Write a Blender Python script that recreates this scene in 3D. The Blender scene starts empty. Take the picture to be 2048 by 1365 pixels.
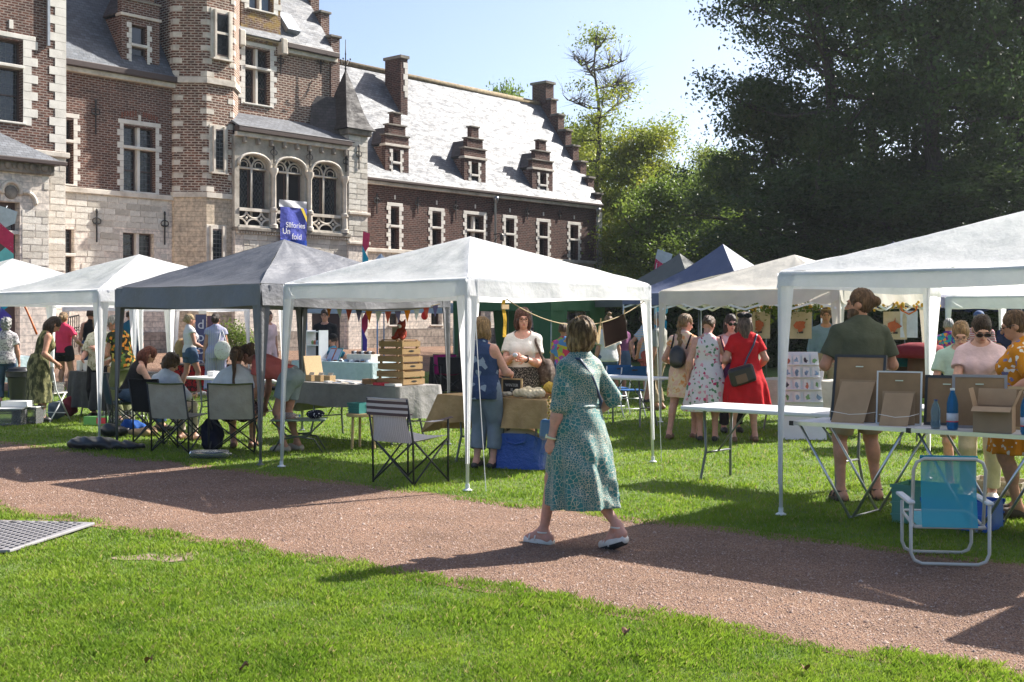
import bpy, math, random
import numpy as np
import openvdb
from mathutils import Vector, Matrix
random.seed(7); RNG = np.random.default_rng(7)
PI = math.pi; R = math.radians
SC = bpy.context.scene; COL = SC.collection

# ---------------------------------------------------------------- camera, world, sun, exposure
FPX, HY, CX, CAMH = 2420.0, 639.5, 1024.0, 1.6
cam_data = bpy.data.cameras.new('camera'); cam = bpy.data.objects.new('camera', cam_data); COL.objects.link(cam)
cam.location = (0, 0, CAMH); cam.rotation_euler = (R(90), 0, 0)
cam_data.sensor_width = 36; cam_data.lens = FPX/2048*36; cam_data.shift_y = -(682.5-HY)/2048
cam_data.clip_end = 3000; cam_data.clip_start = .1
SC.camera = cam
SUN_EL, SUN_AZ = 39.0, 55.8            # azimuth measured clockwise from the view axis (+Y)
w = bpy.data.worlds.new('World'); SC.world = w; w.use_nodes = True
nt = w.node_tree; nt.nodes.clear()
sky = nt.nodes.new('ShaderNodeTexSky'); sky.sky_type = 'NISHITA'; sky.sun_disc = False
sky.sun_elevation = R(SUN_EL); sky.sun_rotation = R(SUN_AZ); sky.altitude = 50; sky.air_density = .75; sky.dust_density = 2.2; sky.ozone_density = 1.5
bg = nt.nodes.new('ShaderNodeBackground'); bg.inputs[1].default_value = .095
out = nt.nodes.new('ShaderNodeOutputWorld'); nt.links.new(sky.outputs[0], bg.inputs[0]); nt.links.new(bg.outputs[0], out.inputs[0])
sd = bpy.data.lights.new('sun', 'SUN'); sd.energy = 5.0; sd.angle = R(.53); sd.color = (1, .95, .87)
sun = bpy.data.objects.new('sun', sd); COL.objects.link(sun)
_sv = Vector((math.sin(R(SUN_AZ))*math.cos(R(SUN_EL)), math.cos(R(SUN_AZ))*math.cos(R(SUN_EL)), math.sin(R(SUN_EL))))
sun.rotation_euler = _sv.to_track_quat('Z', 'Y').to_euler()
SC.view_settings.view_transform = 'Standard'; SC.view_settings.look = 'None'; SC.view_settings.exposure = 1.28; SC.view_settings.gamma = 1
SC.cycles.use_denoising = True; SC.cycles.max_bounces = 7; SC.cycles.diffuse_bounces = 3; SC.cycles.glossy_bounces = 3
SC.cycles.transmission_bounces = 5; SC.cycles.transparent_max_bounces = 12; SC.cycles.caustics_reflective = False; SC.cycles.caustics_refractive = False
SC.cycles.sample_clamp_indirect = 8

def ground_h(x, y):
    """gentle rise of the lawn towards the building"""
    t = np.clip(((x*-.75+y*.661)-20)/14, 0, 1)
    return .48*t*t*(3-2*t)
def G(px, py):
    """photo pixel of a foot point -> flat ground position"""
    Y = CAMH*FPX/(py-HY); return ((px-CX)/FPX*Y, Y)
def at(px, Y):
    return (px-CX)/FPX*Y
def zat(py, Y):
    return CAMH+(HY-py)/FPX*Y
DV = np.array([.661, .750]); NV = np.array([.750, -.661])     # along the facade / along the path, the grid of the whole fair

# ---------------------------------------------------------------- materials
MATS = {}
class NT:
    def __init__(s, name):
        s.m = bpy.data.materials.new(name); s.m.use_nodes = True; s.t = s.m.node_tree
        s.b = s.t.nodes['Principled BSDF']; s.o = s.t.nodes['Material Output']
    def n(s, typ, **kw):
        nd = s.t.nodes.new(typ)
        for k, v in kw.items():
            if k.startswith('_'): nd.inputs[k[1:].replace('_', ' ')].default_value = v
            else: setattr(nd, k, v)
        return nd
    def l(s, a, b): s.t.links.new(a, b)
    def coord(s, kind='Object', scale=None):
        c = s.n('ShaderNodeTexCoord'); o = c.outputs[kind]
        if scale is not None:
            m = s.n('ShaderNodeMapping'); m.inputs['Scale'].default_value = scale if hasattr(scale, '__len__') else (scale,)*3
            s.l(o, m.inputs[0]); o = m.outputs[0]
        return o
    def noise(s, co, scale, detail=3, rough=.55):
        n = s.n('ShaderNodeTexNoise'); n.inputs['Scale'].default_value = scale; n.inputs['Detail'].default_value = detail; n.inputs['Roughness'].default_value = rough
        s.l(co, n.inputs['Vector']); return n.outputs['Fac']
    def ramp(s, fac, stops, interp='LINEAR'):
        r = s.n('ShaderNodeValToRGB'); r.color_ramp.interpolation = interp; e = r.color_ramp.elements
        while len(e) < len(stops): e.new(.5)
        for q, (p, c) in zip(e, stops): q.position = p; q.color = tuple(c)+(1,) if len(c) == 3 else c
        s.l(fac, r.inputs[0]); return r.outputs[0]
    def mix(s, fac, a, b, mode='MIX'):
        m = s.n('ShaderNodeMix', data_type='RGBA', blend_type=mode)
        for sock, v in ((m.inputs[0], fac), (m.inputs[6], a), (m.inputs[7], b)):
            if hasattr(v, 'is_linked') or hasattr(v, 'links'): s.l(v, sock)
            else: sock.default_value = v if not hasattr(v, '__len__') else (tuple(v)+(1,))[:4]
        return m.outputs[2]
    def math(s, op, a, b=0.):
        m = s.n('ShaderNodeMath', operation=op)
        for i, v in enumerate((a, b)):
            if hasattr(v, 'links'): s.l(v, m.inputs[i])
            else: m.inputs[i].default_value = v
        return m.outputs[0]
    def bump(s, h, strength=.3, dist=.01, prev=None):
        b = s.n('ShaderNodeBump'); b.inputs['Strength'].default_value = strength; b.inputs['Distance'].default_value = dist
        s.l(h, b.inputs['Height'])
        if prev is not None: s.l(prev, b.inputs['Normal'])
        return b.outputs[0]
    def done(s, color=None, rough=.7, normal=None, metallic=0, spec=None, trans=0., tcol=None, sheen=0.):
        i = s.b.inputs
        if color is not None:
            if hasattr(color, 'links'): s.l(color, i['Base Color'])
            else: i['Base Color'].default_value = tuple(color)+(1,)
        if hasattr(rough, 'links'): s.l(rough, i['Roughness'])
        else: i['Roughness'].default_value = rough
        i['Metallic'].default_value = metallic
        if spec is not None: i['Specular IOR Level'].default_value = spec
        if sheen: i['Sheen Weight'].default_value = sheen
        if normal is not None: s.l(normal, i['Normal'])
        if trans > 0:
            tr = s.n('ShaderNodeBsdfTranslucent'); mx = s.n('ShaderNodeMixShader'); mx.inputs[0].default_value = trans
            c = tcol if tcol is not None else color
            if hasattr(c, 'links'): s.l(c, tr.inputs[0])
            else: tr.inputs[0].default_value = tuple(c)+(1,)
            if normal is not None: s.l(normal, tr.inputs['Normal'])
            s.l(s.b.outputs[0], mx.inputs[1]); s.l(tr.outputs[0], mx.inputs[2]); s.l(mx.outputs[0], s.o.inputs[0])
        return s.m

def plain(name, col, rough=.6, var=.12, metallic=0, bump=0., bscale=60, spec=None):
    """one paint or plastic colour with slight unevenness"""
    if name in MATS: return MATS[name]
    t = NT(name); co = t.coord(); f = t.noise(co, 7, 4)
    a = tuple(max(0, c*(1-var)) for c in col); b = tuple(min(1, c*(1+var)) for c in col)
    c = t.ramp(f, [(.3, a), (.7, b)])
    nm = t.bump(t.noise(co, bscale, 3), bump, .004) if bump else None
    MATS[name] = t.done(c, rough, nm, metallic, spec); return MATS[name]
def fabric(name, col, col2=None, trans=0., fold=.5, rough=.85, fs=5., weave=True):
    """cloth: soft folds and weave relief; col2 = faint tone change"""
    if name in MATS: return MATS[name]
    t = NT(name); co = t.coord()
    c2 = col2 or tuple(c*.86 for c in col)
    f = t.noise(co, 9, 3)
    c = t.ramp(f, [(.3, c2), (.65, col)])
    nm = t.bump(t.noise(co, fs, 4, .6), fold, .05)
    if weave: nm = t.bump(t.noise(co, 160, 1), .15, .003, nm)
    MATS[name] = t.done(c, rough, nm, trans=trans, tcol=c, spec=.15); return MATS[name]
def patterned(name, stops, scale=18, kind='voronoi', rough=.85, stretch=(1, 1, 1), fold=.4, interp='CONSTANT', metric=None):
    """printed cloth: cell, blob or stripe print"""
    if name in MATS: return MATS[name]
    t = NT(name); co = t.coord('Object', stretch)
    if kind == 'voronoi':
        v = t.n('ShaderNodeTexVoronoi'); v.inputs['Scale'].default_value = scale; t.l(co, v.inputs['Vector'])
        s = t.n('ShaderNodeSeparateColor'); t.l(v.outputs['Color'], s.inputs[0]); f = s.outputs[0]
    elif kind == 'cells':
        v = t.n('ShaderNodeTexVoronoi', feature='DISTANCE_TO_EDGE'); v.inputs['Scale'].default_value = scale; t.l(co, v.inputs['Vector']); f = v.outputs['Distance']
    elif kind == 'dots':
        v = t.n('ShaderNodeTexVoronoi'); v.inputs['Scale'].default_value = scale; t.l(co, v.inputs['Vector']); f = v.outputs['Distance']
    elif kind == 'noise': f = t.noise(co, scale, 3)
    else:
        wv = t.n('ShaderNodeTexWave'); wv.bands_direction = kind; wv.inputs['Scale'].default_value = scale; wv.inputs['Distortion'].default_value = .3; t.l(co, wv.inputs['Vector']); f = wv.outputs['Fac']
    c = t.ramp(f, stops, interp)
    nm = t.bump(t.noise(t.coord(), 7, 4, .6), fold, .04)
    MATS[name] = t.done(c, rough, nm, spec=.15); return MATS[name]

# ---------------------------------------------------------------- mesh helpers
class MB:
    def __init__(s): s.v = []; s.f = []
    def add(s, vs, fs):
        o = len(s.v); s.v.extend([tuple(map(float, p)) for p in vs]); s.f.extend([tuple(i+o for i in f) for f in fs]); return s
    def box(s, x0, x1, y0, y1, z0, z1):
        vs = [(x, y, z) for z in (z0, z1) for y in (y0, y1) for x in (x0, x1)]
        return s.add(vs, [(0, 2, 3, 1), (4, 5, 7, 6), (0, 1, 5, 4), (2, 6, 7, 3), (0, 4, 6, 2), (1, 3, 7, 5)])
    def obox(s, c, ax, ay, az):
        """box about centre c with half-axis vectors"""
        c, ax, ay, az = (np.array(q, float) for q in (c, ax, ay, az))
        vs = [c+i*ax+j*ay+k*az for k in (-1, 1) for j in (-1, 1) for i in (-1, 1)]
        return s.add(vs, [(0, 2, 3, 1), (4, 5, 7, 6), (0, 1, 5, 4), (2, 6, 7, 3), (0, 4, 6, 2), (1, 3, 7, 5)])
    def bar(s, a, b, wd, hh=None):
        """square bar between two points"""
        a, b = np.array(a, float), np.array(b, float); d = b-a; L = np.linalg.norm(d); d = d/L
        up = np.array((0, 0, 1.)) if abs(d[2]) < .95 else np.array((0, 1., 0))
        x = np.cross(d, up); x /= np.linalg.norm(x); y = np.cross(x, d); hh = wd if hh is None else hh
        return s.obox((a+b)/2, x*wd/2, d*L/2, y*hh/2)
    def tube(s, pts, r, n=8, cap=True):
        pts = [np.array(p, float) for p in pts]; m = len(pts); rs = r if hasattr(r, '__len__') else [r]*m
        t0 = pts[1]-pts[0]; t0 = t0/np.linalg.norm(t0)
        up = np.array((0, 0, 1.)) if abs(t0[2]) < .9 else np.array((1., 0, 0))
        x = np.cross(t0, up); x /= np.linalg.norm(x); vs = []
        for i in range(m):
            t = pts[min(i+1, m-1)]-pts[max(i-1, 0)]; t = t/(np.linalg.norm(t)+1e-12)
            x = x-t*np.dot(x, t); x /= np.linalg.norm(x)+1e-12; y = np.cross(t, x)
            for k in range(n):
                a = 2*PI*k/n; vs.append(pts[i]+rs[i]*(math.cos(a)*x+math.sin(a)*y))
        fs = [(i*n+k, i*n+(k+1) % n, (i+1)*n+(k+1) % n, (i+1)*n+k) for i in range(m-1) for k in range(n)]
        if cap: fs += [tuple(range(n-1, -1, -1)), tuple((m-1)*n+k for k in range(n))]
        return s.add(vs, fs)
    def lathe(s, prof, n=16, c=(0, 0, 0)):
        """prof = [(r, z)] turned about the z axis"""
        vs = [(c[0]+r*math.cos(2*PI*k/n), c[1]+r*math.sin(2*PI*k/n), c[2]+z) for r, z in prof for k in range(n)]; m = len(prof)
        fs = [(i*n+k, i*n+(k+1) % n, (i+1)*n+(k+1) % n, (i+1)*n+k) for i in range(m-1) for k in range(n)]
        fs += [tuple(range(n-1, -1, -1)), tuple((m-1)*n+k for k in range(n))]
        return s.add(vs, fs)
    def prism(s, poly, ax, o, h):
        """2D polygon in the plane of ax=(u,v), swept by vector h from origin o"""
        u, v = (np.array(q, float) for q in ax); o = np.array(o, float); h = np.array(h, float); n = len(poly)
        vs = [o+u*a+v*b for a, b in poly]+[o+u*a+v*b+h for a, b in poly]
        return s.add(vs, [tuple(range(n-1, -1, -1)), tuple(range(n, 2*n))]+[(i, (i+1) % n, n+(i+1) % n, n+i) for i in range(n)])
    def grid(s, fn, nu, nv):
        vs = [fn(i/nu, j/nv) for j in range(nv+1) for i in range(nu+1)]
        return s.add(vs, [(j*(nu+1)+i, j*(nu+1)+i+1, (j+1)*(nu+1)+i+1, (j+1)*(nu+1)+i) for j in range(nv) for i in range(nu)])
    def ball(s, c, r, n=10):
        rx, ry, rz = r if hasattr(r, '__len__') else (r, r, r)
        vs = [(c[0]+rx*math.sin(PI*(i+.5)/n)*math.cos(2*PI*k/n), c[1]+ry*math.sin(PI*(i+.5)/n)*math.sin(2*PI*k/n), c[2]-rz*math.cos(PI*(i+.5)/n)) for i in range(n) for k in range(n)]
        fs = [(i*n+k, i*n+(k+1) % n, (i+1)*n+(k+1) % n, (i+1)*n+k) for i in range(n-1) for k in range(n)]
        fs += [tuple(range(n-1, -1, -1)), tuple((n-1)*n+k for k in range(n))]
        return s.add(vs, fs)
    def build(s, name, mat, parent=None, smooth=False, uv=False, bevel=0, loc=None):
        me = bpy.data.meshes.new(name); me.from_pydata(s.v, [], s.f); return link_mesh(name, me, mat, parent, smooth, uv, bevel, loc)
def link_mesh(name, me, mat, parent=None, smooth=False, uv=False, bevel=0, loc=None):
    me.update()
    if uv: box_uv(me)
    if smooth is True: me.polygons.foreach_set('use_smooth', [True]*len(me.polygons))
    elif smooth: me.polygons.foreach_set('use_smooth', [True]*len(me.polygons)); me.set_sharp_from_angle(angle=R(smooth))
    if mat is not None: me.materials.append(mat)
    o = bpy.data.objects.new(name, me); COL.objects.link(o)
    if parent is not None: o.parent = parent
    if loc is not None: o.location = loc
    if bevel:
        b = o.modifiers.new('bevel', 'BEVEL'); b.width = bevel; b.segments = 2; b.limit_method = 'ANGLE'
    return o
def box_uv(me):
    n = len(me.loops); vi = np.empty(n, 'i'); me.loops.foreach_get('vertex_index', vi)
    co = np.empty(len(me.vertices)*3, 'f'); me.vertices.foreach_get('co', co); co = co.reshape(-1, 3)
    nf = len(me.polygons); nor = np.empty(nf*3, 'f'); me.polygons.foreach_get('normal', nor); nor = nor.reshape(-1, 3)
    tot = np.empty(nf, 'i'); me.polygons.foreach_get('loop_total', tot); nl = np.repeat(nor, tot, axis=0)
    h = np.hypot(nl[:, 0], nl[:, 1]); flat = h < .25; hs = np.where(flat, 1, h)
    tx, ty = np.where(flat, 1, -nl[:, 1]/hs), np.where(flat, 0, nl[:, 0]/hs); p = co[vi]
    u = p[:, 0]*tx+p[:, 1]*ty
    vv = np.where(flat, p[:, 1], p[:, 2]/np.maximum(h, .25))
    l = me.uv_layers.new(name='uv'); l.data.foreach_set('uv', np.stack([u, vv], 1).astype('f').ravel())
def raw_mesh(name, V, F, mat, parent=None, smooth=False):
    """big arrays: V (n,3), F (m,k)"""
    V = np.asarray(V, 'f'); F = np.asarray(F, 'i'); m, k = F.shape
    me = bpy.data.meshes.new(name); me.vertices.add(len(V)); me.vertices.foreach_set('co', V.ravel())
    me.loops.add(m*k); me.loops.foreach_set('vertex_index', F.ravel()); me.polygons.add(m)
    me.polygons.foreach_set('loop_start', np.arange(0, m*k, k, dtype='i'))
    me.update(calc_edges=True)
    return link_mesh(name, me, mat, parent, smooth)
def tag(o, label=None, cat=None, group=None, kind=None):
    if label: o['label'] = label
    if cat: o['category'] = cat
    if group: o['group'] = group
    if kind: o['kind'] = kind
    return o
def thing(name, label, cat, loc=(0, 0, 0), rz=0, group=None):
    o = bpy.data.objects.new(name, None); COL.objects.link(o); o.empty_display_size = .1
    o.location = loc; o.rotation_euler = (0, 0, rz); return tag(o, label, cat, group)
def kids(o): return [c for c in ALLKIDS.get(o.name, [])] if False else list(o.children)
def copy_tree(o, parent=None):
    c = o.copy(); COL.objects.link(c); c.parent = parent
    for ch in list(o.children): copy_tree(ch, c)
    return c
def on_ground(xy, dz=0): return (xy[0], xy[1], float(ground_h(xy[0], xy[1]))+dz)
GRID_RZ = math.atan2(DV[1], DV[0])          # local x = along the facade, local y = away along -NV
def txt(name, body, size, mat, parent, mw, align='CENTER', ext=.0015):
    """lettering as real flat letters"""
    cu = bpy.data.curves.new(name, 'FONT'); cu.body = body; cu.size = size; cu.extrude = ext; cu.align_x = align; cu.align_y = 'CENTER'
    tmp = bpy.data.objects.new(name, cu); COL.objects.link(tmp)
    dg = bpy.context.evaluated_depsgraph_get(); me = bpy.data.meshes.new_from_object(tmp.evaluated_get(dg)); bpy.data.objects.remove(tmp)
    me.materials.clear(); o = link_mesh(name, me, mat, parent); o.matrix_local = mw; return o
# ---------------------------------------------------------------- ground
def path_lo(t): return 4.92+.088*(t+10.2)
def path_hi(t): return 7.42+.049*(t+15.4)
def wob(t, k): return .03*math.sin(t*.9+k)+.025*math.sin(t*4.3+2*k)+.02*math.sin(t*9.1+k*3)
def m_lawn():
    t = NT('lawn_turf'); co = t.coord('Object')
    a = t.noise(co, 2.2, 4); b = t.noise(co, 60, 3)
    c = t.ramp(a, [(.3, (.06, .115, .012)), (.55, (.10, .165, .016)), (.75, (.14, .19, .03))])
    c = t.mix(t.math('MULTIPLY', b, .5), c, (.16, .20, .05))
    n = t.bump(b, .8, .03); n = t.bump(t.noise(co, 300, 2), .6, .01, n)
    return t.done(c, .9, n)
def m_gravel(name='gravel_path', tint=1.0):
    t = NT(name); co = t.coord('Object')
    v = t.n('ShaderNodeTexVoronoi'); v.inputs['Scale'].default_value = 120; t.l(co, v.inputs['Vector'])
    s = t.n('ShaderNodeSeparateColor'); t.l(v.outputs['Color'], s.inputs[0])
    c = t.ramp(s.outputs[0], [(0, (.19*tint, .105*tint, .077*tint)), (.35, (.27*tint, .163*tint, .112*tint)), (.8, (.34*tint, .22*tint, .155*tint)), (1, (.42, .30, .225))])
    big = t.ramp(t.noise(co, 1.3, 5), [(.3, (.74, .71, .68)), (.5, (.98, .95, .92)), (.72, (1.2, 1.14, 1.08))])
    c = t.mix(1., c, big, 'MULTIPLY')
    n = t.bump(v.outputs['Distance'], 1., .014); n = t.bump(t.noise(co, 9, 7, .7), .8, .04, n)
    return t.done(c, .92, n, spec=.25)
LAWN, GRAVEL = m_lawn(), m_gravel()
xs = np.concatenate([np.linspace(-300, -45, 8), np.linspace(-40, 40, 81), np.linspace(45, 300, 8)])
ys = np.concatenate([np.linspace(-40, 0, 9), np.linspace(1, 70, 70), np.linspace(76, 600, 9)])
XX, YY = np.meshgrid(xs, ys); nx, ny = len(xs), len(ys)
V = np.stack([XX, YY, ground_h(XX, YY)-.010], -1).reshape(-1, 3)
ii, jj = np.meshgrid(np.arange(nx-1), np.arange(ny-1)); q = (jj*nx+ii).ravel()
tag(raw_mesh('lawn', V, np.stack([q, q+1, q+nx+1, q+nx], 1), LAWN, smooth=True), 'mown green lawn', 'lawn', kind='structure')
def strip(name, t0, t1, lo, hi, mat, dz, n=240, m=6):
    b = MB()
    def fn(u, v):
        t = t0+(t1-t0)*u; a = lo(t)+(hi(t)-lo(t))*v; p = NV*t+DV*a
        # frame of NV/DV is orthonormal
        return (p[0], p[1], float(ground_h(p[0], p[1]))+dz)
    b.grid(fn, n, m); o = b.build(name, mat, smooth=True); tag(o, kind='structure'); return o
strip('gravel_path', -70, 12, lambda t: path_lo(t)+wob(t, 1)-.16, lambda t: path_hi(t)+wob(t, 5)+.16, GRAVEL, -.005)
strip('gravel_court', -37, -24.6, lambda t: -14, lambda t: 75, m_gravel('gravel_court', .85), -.003, 60, 120)

# loose stones on the path (uncountable)
def frustum_ok(x, y, m=1.06): return np.abs(x/y) < .4232*m
n = 60000
t_ = RNG.uniform(-16, 1, n); va = RNG.uniform(0, 1, n)**1.0
aa = np.array([path_lo(t)+.02 for t in t_])+va*(np.array([path_hi(t) for t in t_])-np.array([path_lo(t) for t in t_])-.04)
px_ = NV[0]*t_+DV[0]*aa; py_ = NV[1]*t_+DV[1]*aa
k = (py_ > 4.6) & frustum_ok(px_, py_); px_, py_ = px_[k], py_[k]; n = len(px_)
r = RNG.uniform(.0035, .009, n)*(1+(RNG.random(n) > .985)*1.2)
base = np.array([(1, 0, 0), (0, 1, 0), (-1, 0, 0), (0, -1, 0), (0, 0, 1)], 'f')
ang = RNG.uniform(0, 2*PI, n); ca, sa = np.cos(ang), np.sin(ang)
V = np.empty((n, 5, 3), 'f')
V[:, :, 0] = (base[:, 0]*ca[:, None]-base[:, 1]*sa[:, None]*.7)*r[:, None]+px_[:, None]+RNG.normal(0, .001, (n, 5))
V[:, :, 1] = (base[:, 0]*sa[:, None]+base[:, 1]*ca[:, None]*.7)*r[:, None]+py_[:, None]+RNG.normal(0, .001, (n, 5))
V[:, :, 2] = base[:, 2]*r[:, None]*.8-.004
F = np.array([(0, 1, 4), (1, 2, 4), (2, 3, 4), (3, 0, 4)]); F = (F[None]+5*np.arange(n)[:, None, None]).reshape(-1, 3)
def m_stone_bits():
    t = NT('gravel_stones'); g = t.n('ShaderNodeNewGeometry')
    return t.done(t.ramp(g.outputs['Random Per Island'], [(0, (.16, .095, .07)), (.5, (.27, .17, .13)), (.9, (.37, .26, .205)), (1, (.46, .37, .32))]), .85)
tag(raw_mesh('gravel_stones', V.reshape(-1, 3), F, m_stone_bits()), 'loose reddish gravel stones on the path', 'gravel', kind='stuff')

# ---------------------------------------------------------------- grass blades
def vnoise(x, y, s, seed=0):
    x = x*s; y = y*s; xi = np.floor(x).astype(int); yi = np.floor(y).astype(int); fx, fy = x-xi, y-yi
    fx = fx*fx*(3-2*fx); fy = fy*fy*(3-2*fy)
    def h(a, b): return np.modf(np.abs(np.sin(a*127.1+b*311.7+seed*74.7)*43758.5453))[0]
    return (h(xi, yi)*(1-fx)+h(xi+1, yi)*fx)*(1-fy)+(h(xi, yi+1)*(1-fx)+h(xi+1, yi+1)*fx)*fy
def m_blades():
    t = NT('grass_blades'); co = t.coord('Object'); g = t.n('ShaderNodeNewGeometry')
    a = t.ramp(t.noise(co, 2.3, 6, .65), [(.28, (.085, .18, .012)), (.45, (.165, .275, .016)), (.6, (.215, .315, .022)), (.76, (.31, .37, .045))])
    c = t.mix(t.math('MULTIPLY', g.outputs['Random Per Island'], .55), a, (.30, .42, .07))
    c = t.mix(1., c, t.ramp(t.noise(co, .8, 5, .7), [(.34, (.66, .74, .62)), (.5, (.92, .93, .9)), (.68, (1.04, 1.0, 1.0))]), 'MULTIPLY')
    dry = t.math('GREATER_THAN', g.outputs['Random Per Island'], .93)
    c = t.mix(dry, c, (.36, .31, .13))
    return t.done(c, .5, trans=.5, tcol=c, spec=.3)
BLADES = m_blades()
MAT_POLY = [G(-80, 1046), G(190, 1052), G(20, 1108), G(-150, 1112)]      # walking mat, kept free of grass
def in_poly(x, y, P):
    r = np.zeros(len(x), bool)
    for i in range(len(P)):
        (x1, y1), (x2, y2) = P[i], P[(i+1) % len(P)]
        c = ((y1 > y) != (y2 > y)) & (x < (x2-x1)*(y-y1)/(y2-y1+1e-12)+x1); r ^= c
    return r
BARE = [(G(330, 1113), .42, .07), (G(30, 1042), .6, .05)]
def blades(name, n, y0, y1, side, hmin, hmax, label, power):
    u = RNG.random(n)
    Y = (y0**(1-power)+u*(y1**(1-power)-y0**(1-power)))**(1/(1-power)) if power != 1 else y0*(y1/y0)**u
    X = RNG.uniform(-1, 1, n)*.4232*1.08*Y
    t = X*NV[0]+Y*NV[1]; a = X*DV[0]+Y*DV[1]
    wo = .03*np.sin(t*.9+(1 if side < 0 else 5))+.025*np.sin(t*4.3+(2 if side < 0 else 10))+RNG.normal(0, .03, n)+.22*(vnoise(X, Y, 2.6, 8)-.5)*(1 if side > 0 else -1)+.12*(vnoise(X, Y, 9, 2)-.5)
    k = (a < 4.92+.088*(t+10.2)+wo) if side < 0 else ((a > 7.42+.049*(t+15.4)+wo) & (-t < 24.6+RNG.normal(0, .1, n)))
    k &= ~in_poly(X, Y, MAT_POLY)
    for (bx, by), rx, ry in BARE:
        d = ((X-bx)/rx)**2+((Y-by)/(ry*3))**2+1.2*(vnoise(X, Y, 7)-.5); k &= ~((d < .8) & (RNG.random(n) < .55))
    k &= RNG.random(n) < .35+.9*vnoise(X, Y, 9, 3)
    X, Y = X[k], Y[k]; n = len(X)
    L = RNG.uniform(hmin, hmax, n)*(.55+.9*vnoise(X, Y, 3.1))*(.8+.5*vnoise(X, Y, 14, 5))
    wd = np.maximum(.0016, .00034*Y)*RNG.uniform(.7, 1.3, n)
    az = RNG.uniform(0, 2*PI, n); ln = RNG.uniform(.15, .95, n)*L; la = az+PI/2+RNG.normal(0, .5, n)
    V = np.empty((n, 4, 3), 'f'); z = ground_h(X, Y)-.010
    dx, dy = np.cos(az)*wd, np.sin(az)*wd
    V[:, 0] = np.stack([X-dx, Y-dy, z], 1); V[:, 1] = np.stack([X+dx, Y+dy, z], 1)
    mx, my = X+np.cos(la)*ln*.35, Y+np.sin(la)*ln*.35
    V[:, 2] = np.stack([mx+dx*.8, my+dy*.8, z+L*.62], 1)
    V[:, 3] = np.stack([X+np.cos(la)*ln, Y+np.sin(la)*ln, z+L], 1)
    F = (np.array([(0, 1, 2), (0, 2, 3)])[None]+4*np.arange(n)[:, None, None]).reshape(-1, 3)
    tag(raw_mesh(name, V.reshape(-1, 3), F, BLADES), label, 'grass', kind='stuff')
blades('grass_foreground', 560000, 4.7, 13, -1, .014, .036, 'sunlit grass blades in the foreground lawn', 1.6)
blades('grass_stall_lawn', 480000, 7, 34, 1, .014, .036, 'grass blades of the lawn under the stalls', 1.5)
# worn soil showing through
def m_soil():
    t = NT('bare_soil'); co = t.coord(); return t.done(t.ramp(t.noise(co, 14, 5), [(.3, (.17, .115, .085)), (.7, (.30, .215, .165))]), .95, t.bump(t.noise(co, 60, 4), .6, .01))
SOIL = m_soil()
for (bx, by), rx, ry in BARE:
    b = MB(); n = 40; b.add([(bx, by, -.005)]+[(bx+rx*.8*math.cos(a)*(.85+.25*math.sin(3*a+bx)), by+ry*2.2*math.sin(a)*(.85+.25*math.sin(5*a+by)), -.005) for a in np.linspace(0, 2*PI, n+1)[:-1]], [(0, 1+k, 1+(k+1) % n) for k in range(n)]); tag(b.build('bare_soil', SOIL), kind='structure')
# a few fallen brown leaves
LEAFB = plain('dry_leaf', (.20, .10, .05), .8)
LEAFL = ["left of centre near the bottom edge", "on the lawn below the walking woman", "at the lower right near the path", "at the very bottom edge", "in the far left lawn", "below the path, right of centre", "at the lower left edge"]
for i, (px, py) in enumerate([(297, 1336), (1252, 1278), (1610, 1352), (488, 1350)]):
    x, y = G(px, py); b = MB(); a = RNG.uniform(0, 6)
    b.grid(lambda u, v: (((u-.5)*(.04)*math.cos(a)-(v-.5)*(.05*math.sin(PI*max(.05, u)))*math.sin(a)), ((u-.5)*(.04)*math.sin(a)+(v-.5)*(.05*math.sin(PI*max(.05, u)))*math.cos(a)), .03+.03*abs(v-.5)+.012*math.sin(u*5)), 6, 4)
    o = b.build('fallen_leaf', LEAFB, smooth=True, loc=(x, y, 0)); tag(o, "curled dead leaf " + LEAFL[i], "leaf", 'fallen leaves on the lawn')
# plastic walking mat (grey, with raised ribs)
MATP = plain('grey_mat_plastic', (.25, .24, .25), .6, .1)
MATR = plain('grey_mat_rib', (.13, .125, .13), .6, .1)
mx = thing('ground_protection_mat', 'grey ribbed plastic ground mat lying on the lawn at left edge', 'mat')
P = [np.array(p) for p in MAT_POLY]
b = MB(); b.prism([tuple(p) for p in P], ((1, 0, 0), (0, 1, 0)), (0, 0, .006), (0, 0, .022)); b.build('slab', MATP, mx, bevel=.006)
b = MB(); e1 = (P[1]-P[0])/np.linalg.norm(P[1]-P[0]); e2 = np.array((-e1[1], e1[0]))
for i in range(40):
    for j in range(-22, 4):
        c = P[0]+e1*(.055+i*.052)+e2*(j*.075+.02+(i % 2)*.037)
        if in_poly(np.array([c[0]]), np.array([c[1]]), [P[0]+(e1-e2)*.03, P[1]-e1*.06-e2*.02, P[2]+e2*.03, P[3]])[0]:
            b.obox((c[0], c[1], .031), (*e1*.014, 0), (*e2*.019, 0), (0, 0, .004))
tag(b.build('ribs', MATR, mx), kind='stuff')
for px in (30, 130):
    x, y = G(px, 1050.5); b = MB(); b.prism([((.04)*math.cos(k*PI/8), .028*math.sin(k*PI/8)) for k in range(16)], ((*e1, 0), (*e2, 0)), (x, y-.03, .0285), (0, 0, .003)); b.build('handle_slot', plain('slot_dark', (.02, .02, .015), .9), mx)
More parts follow.
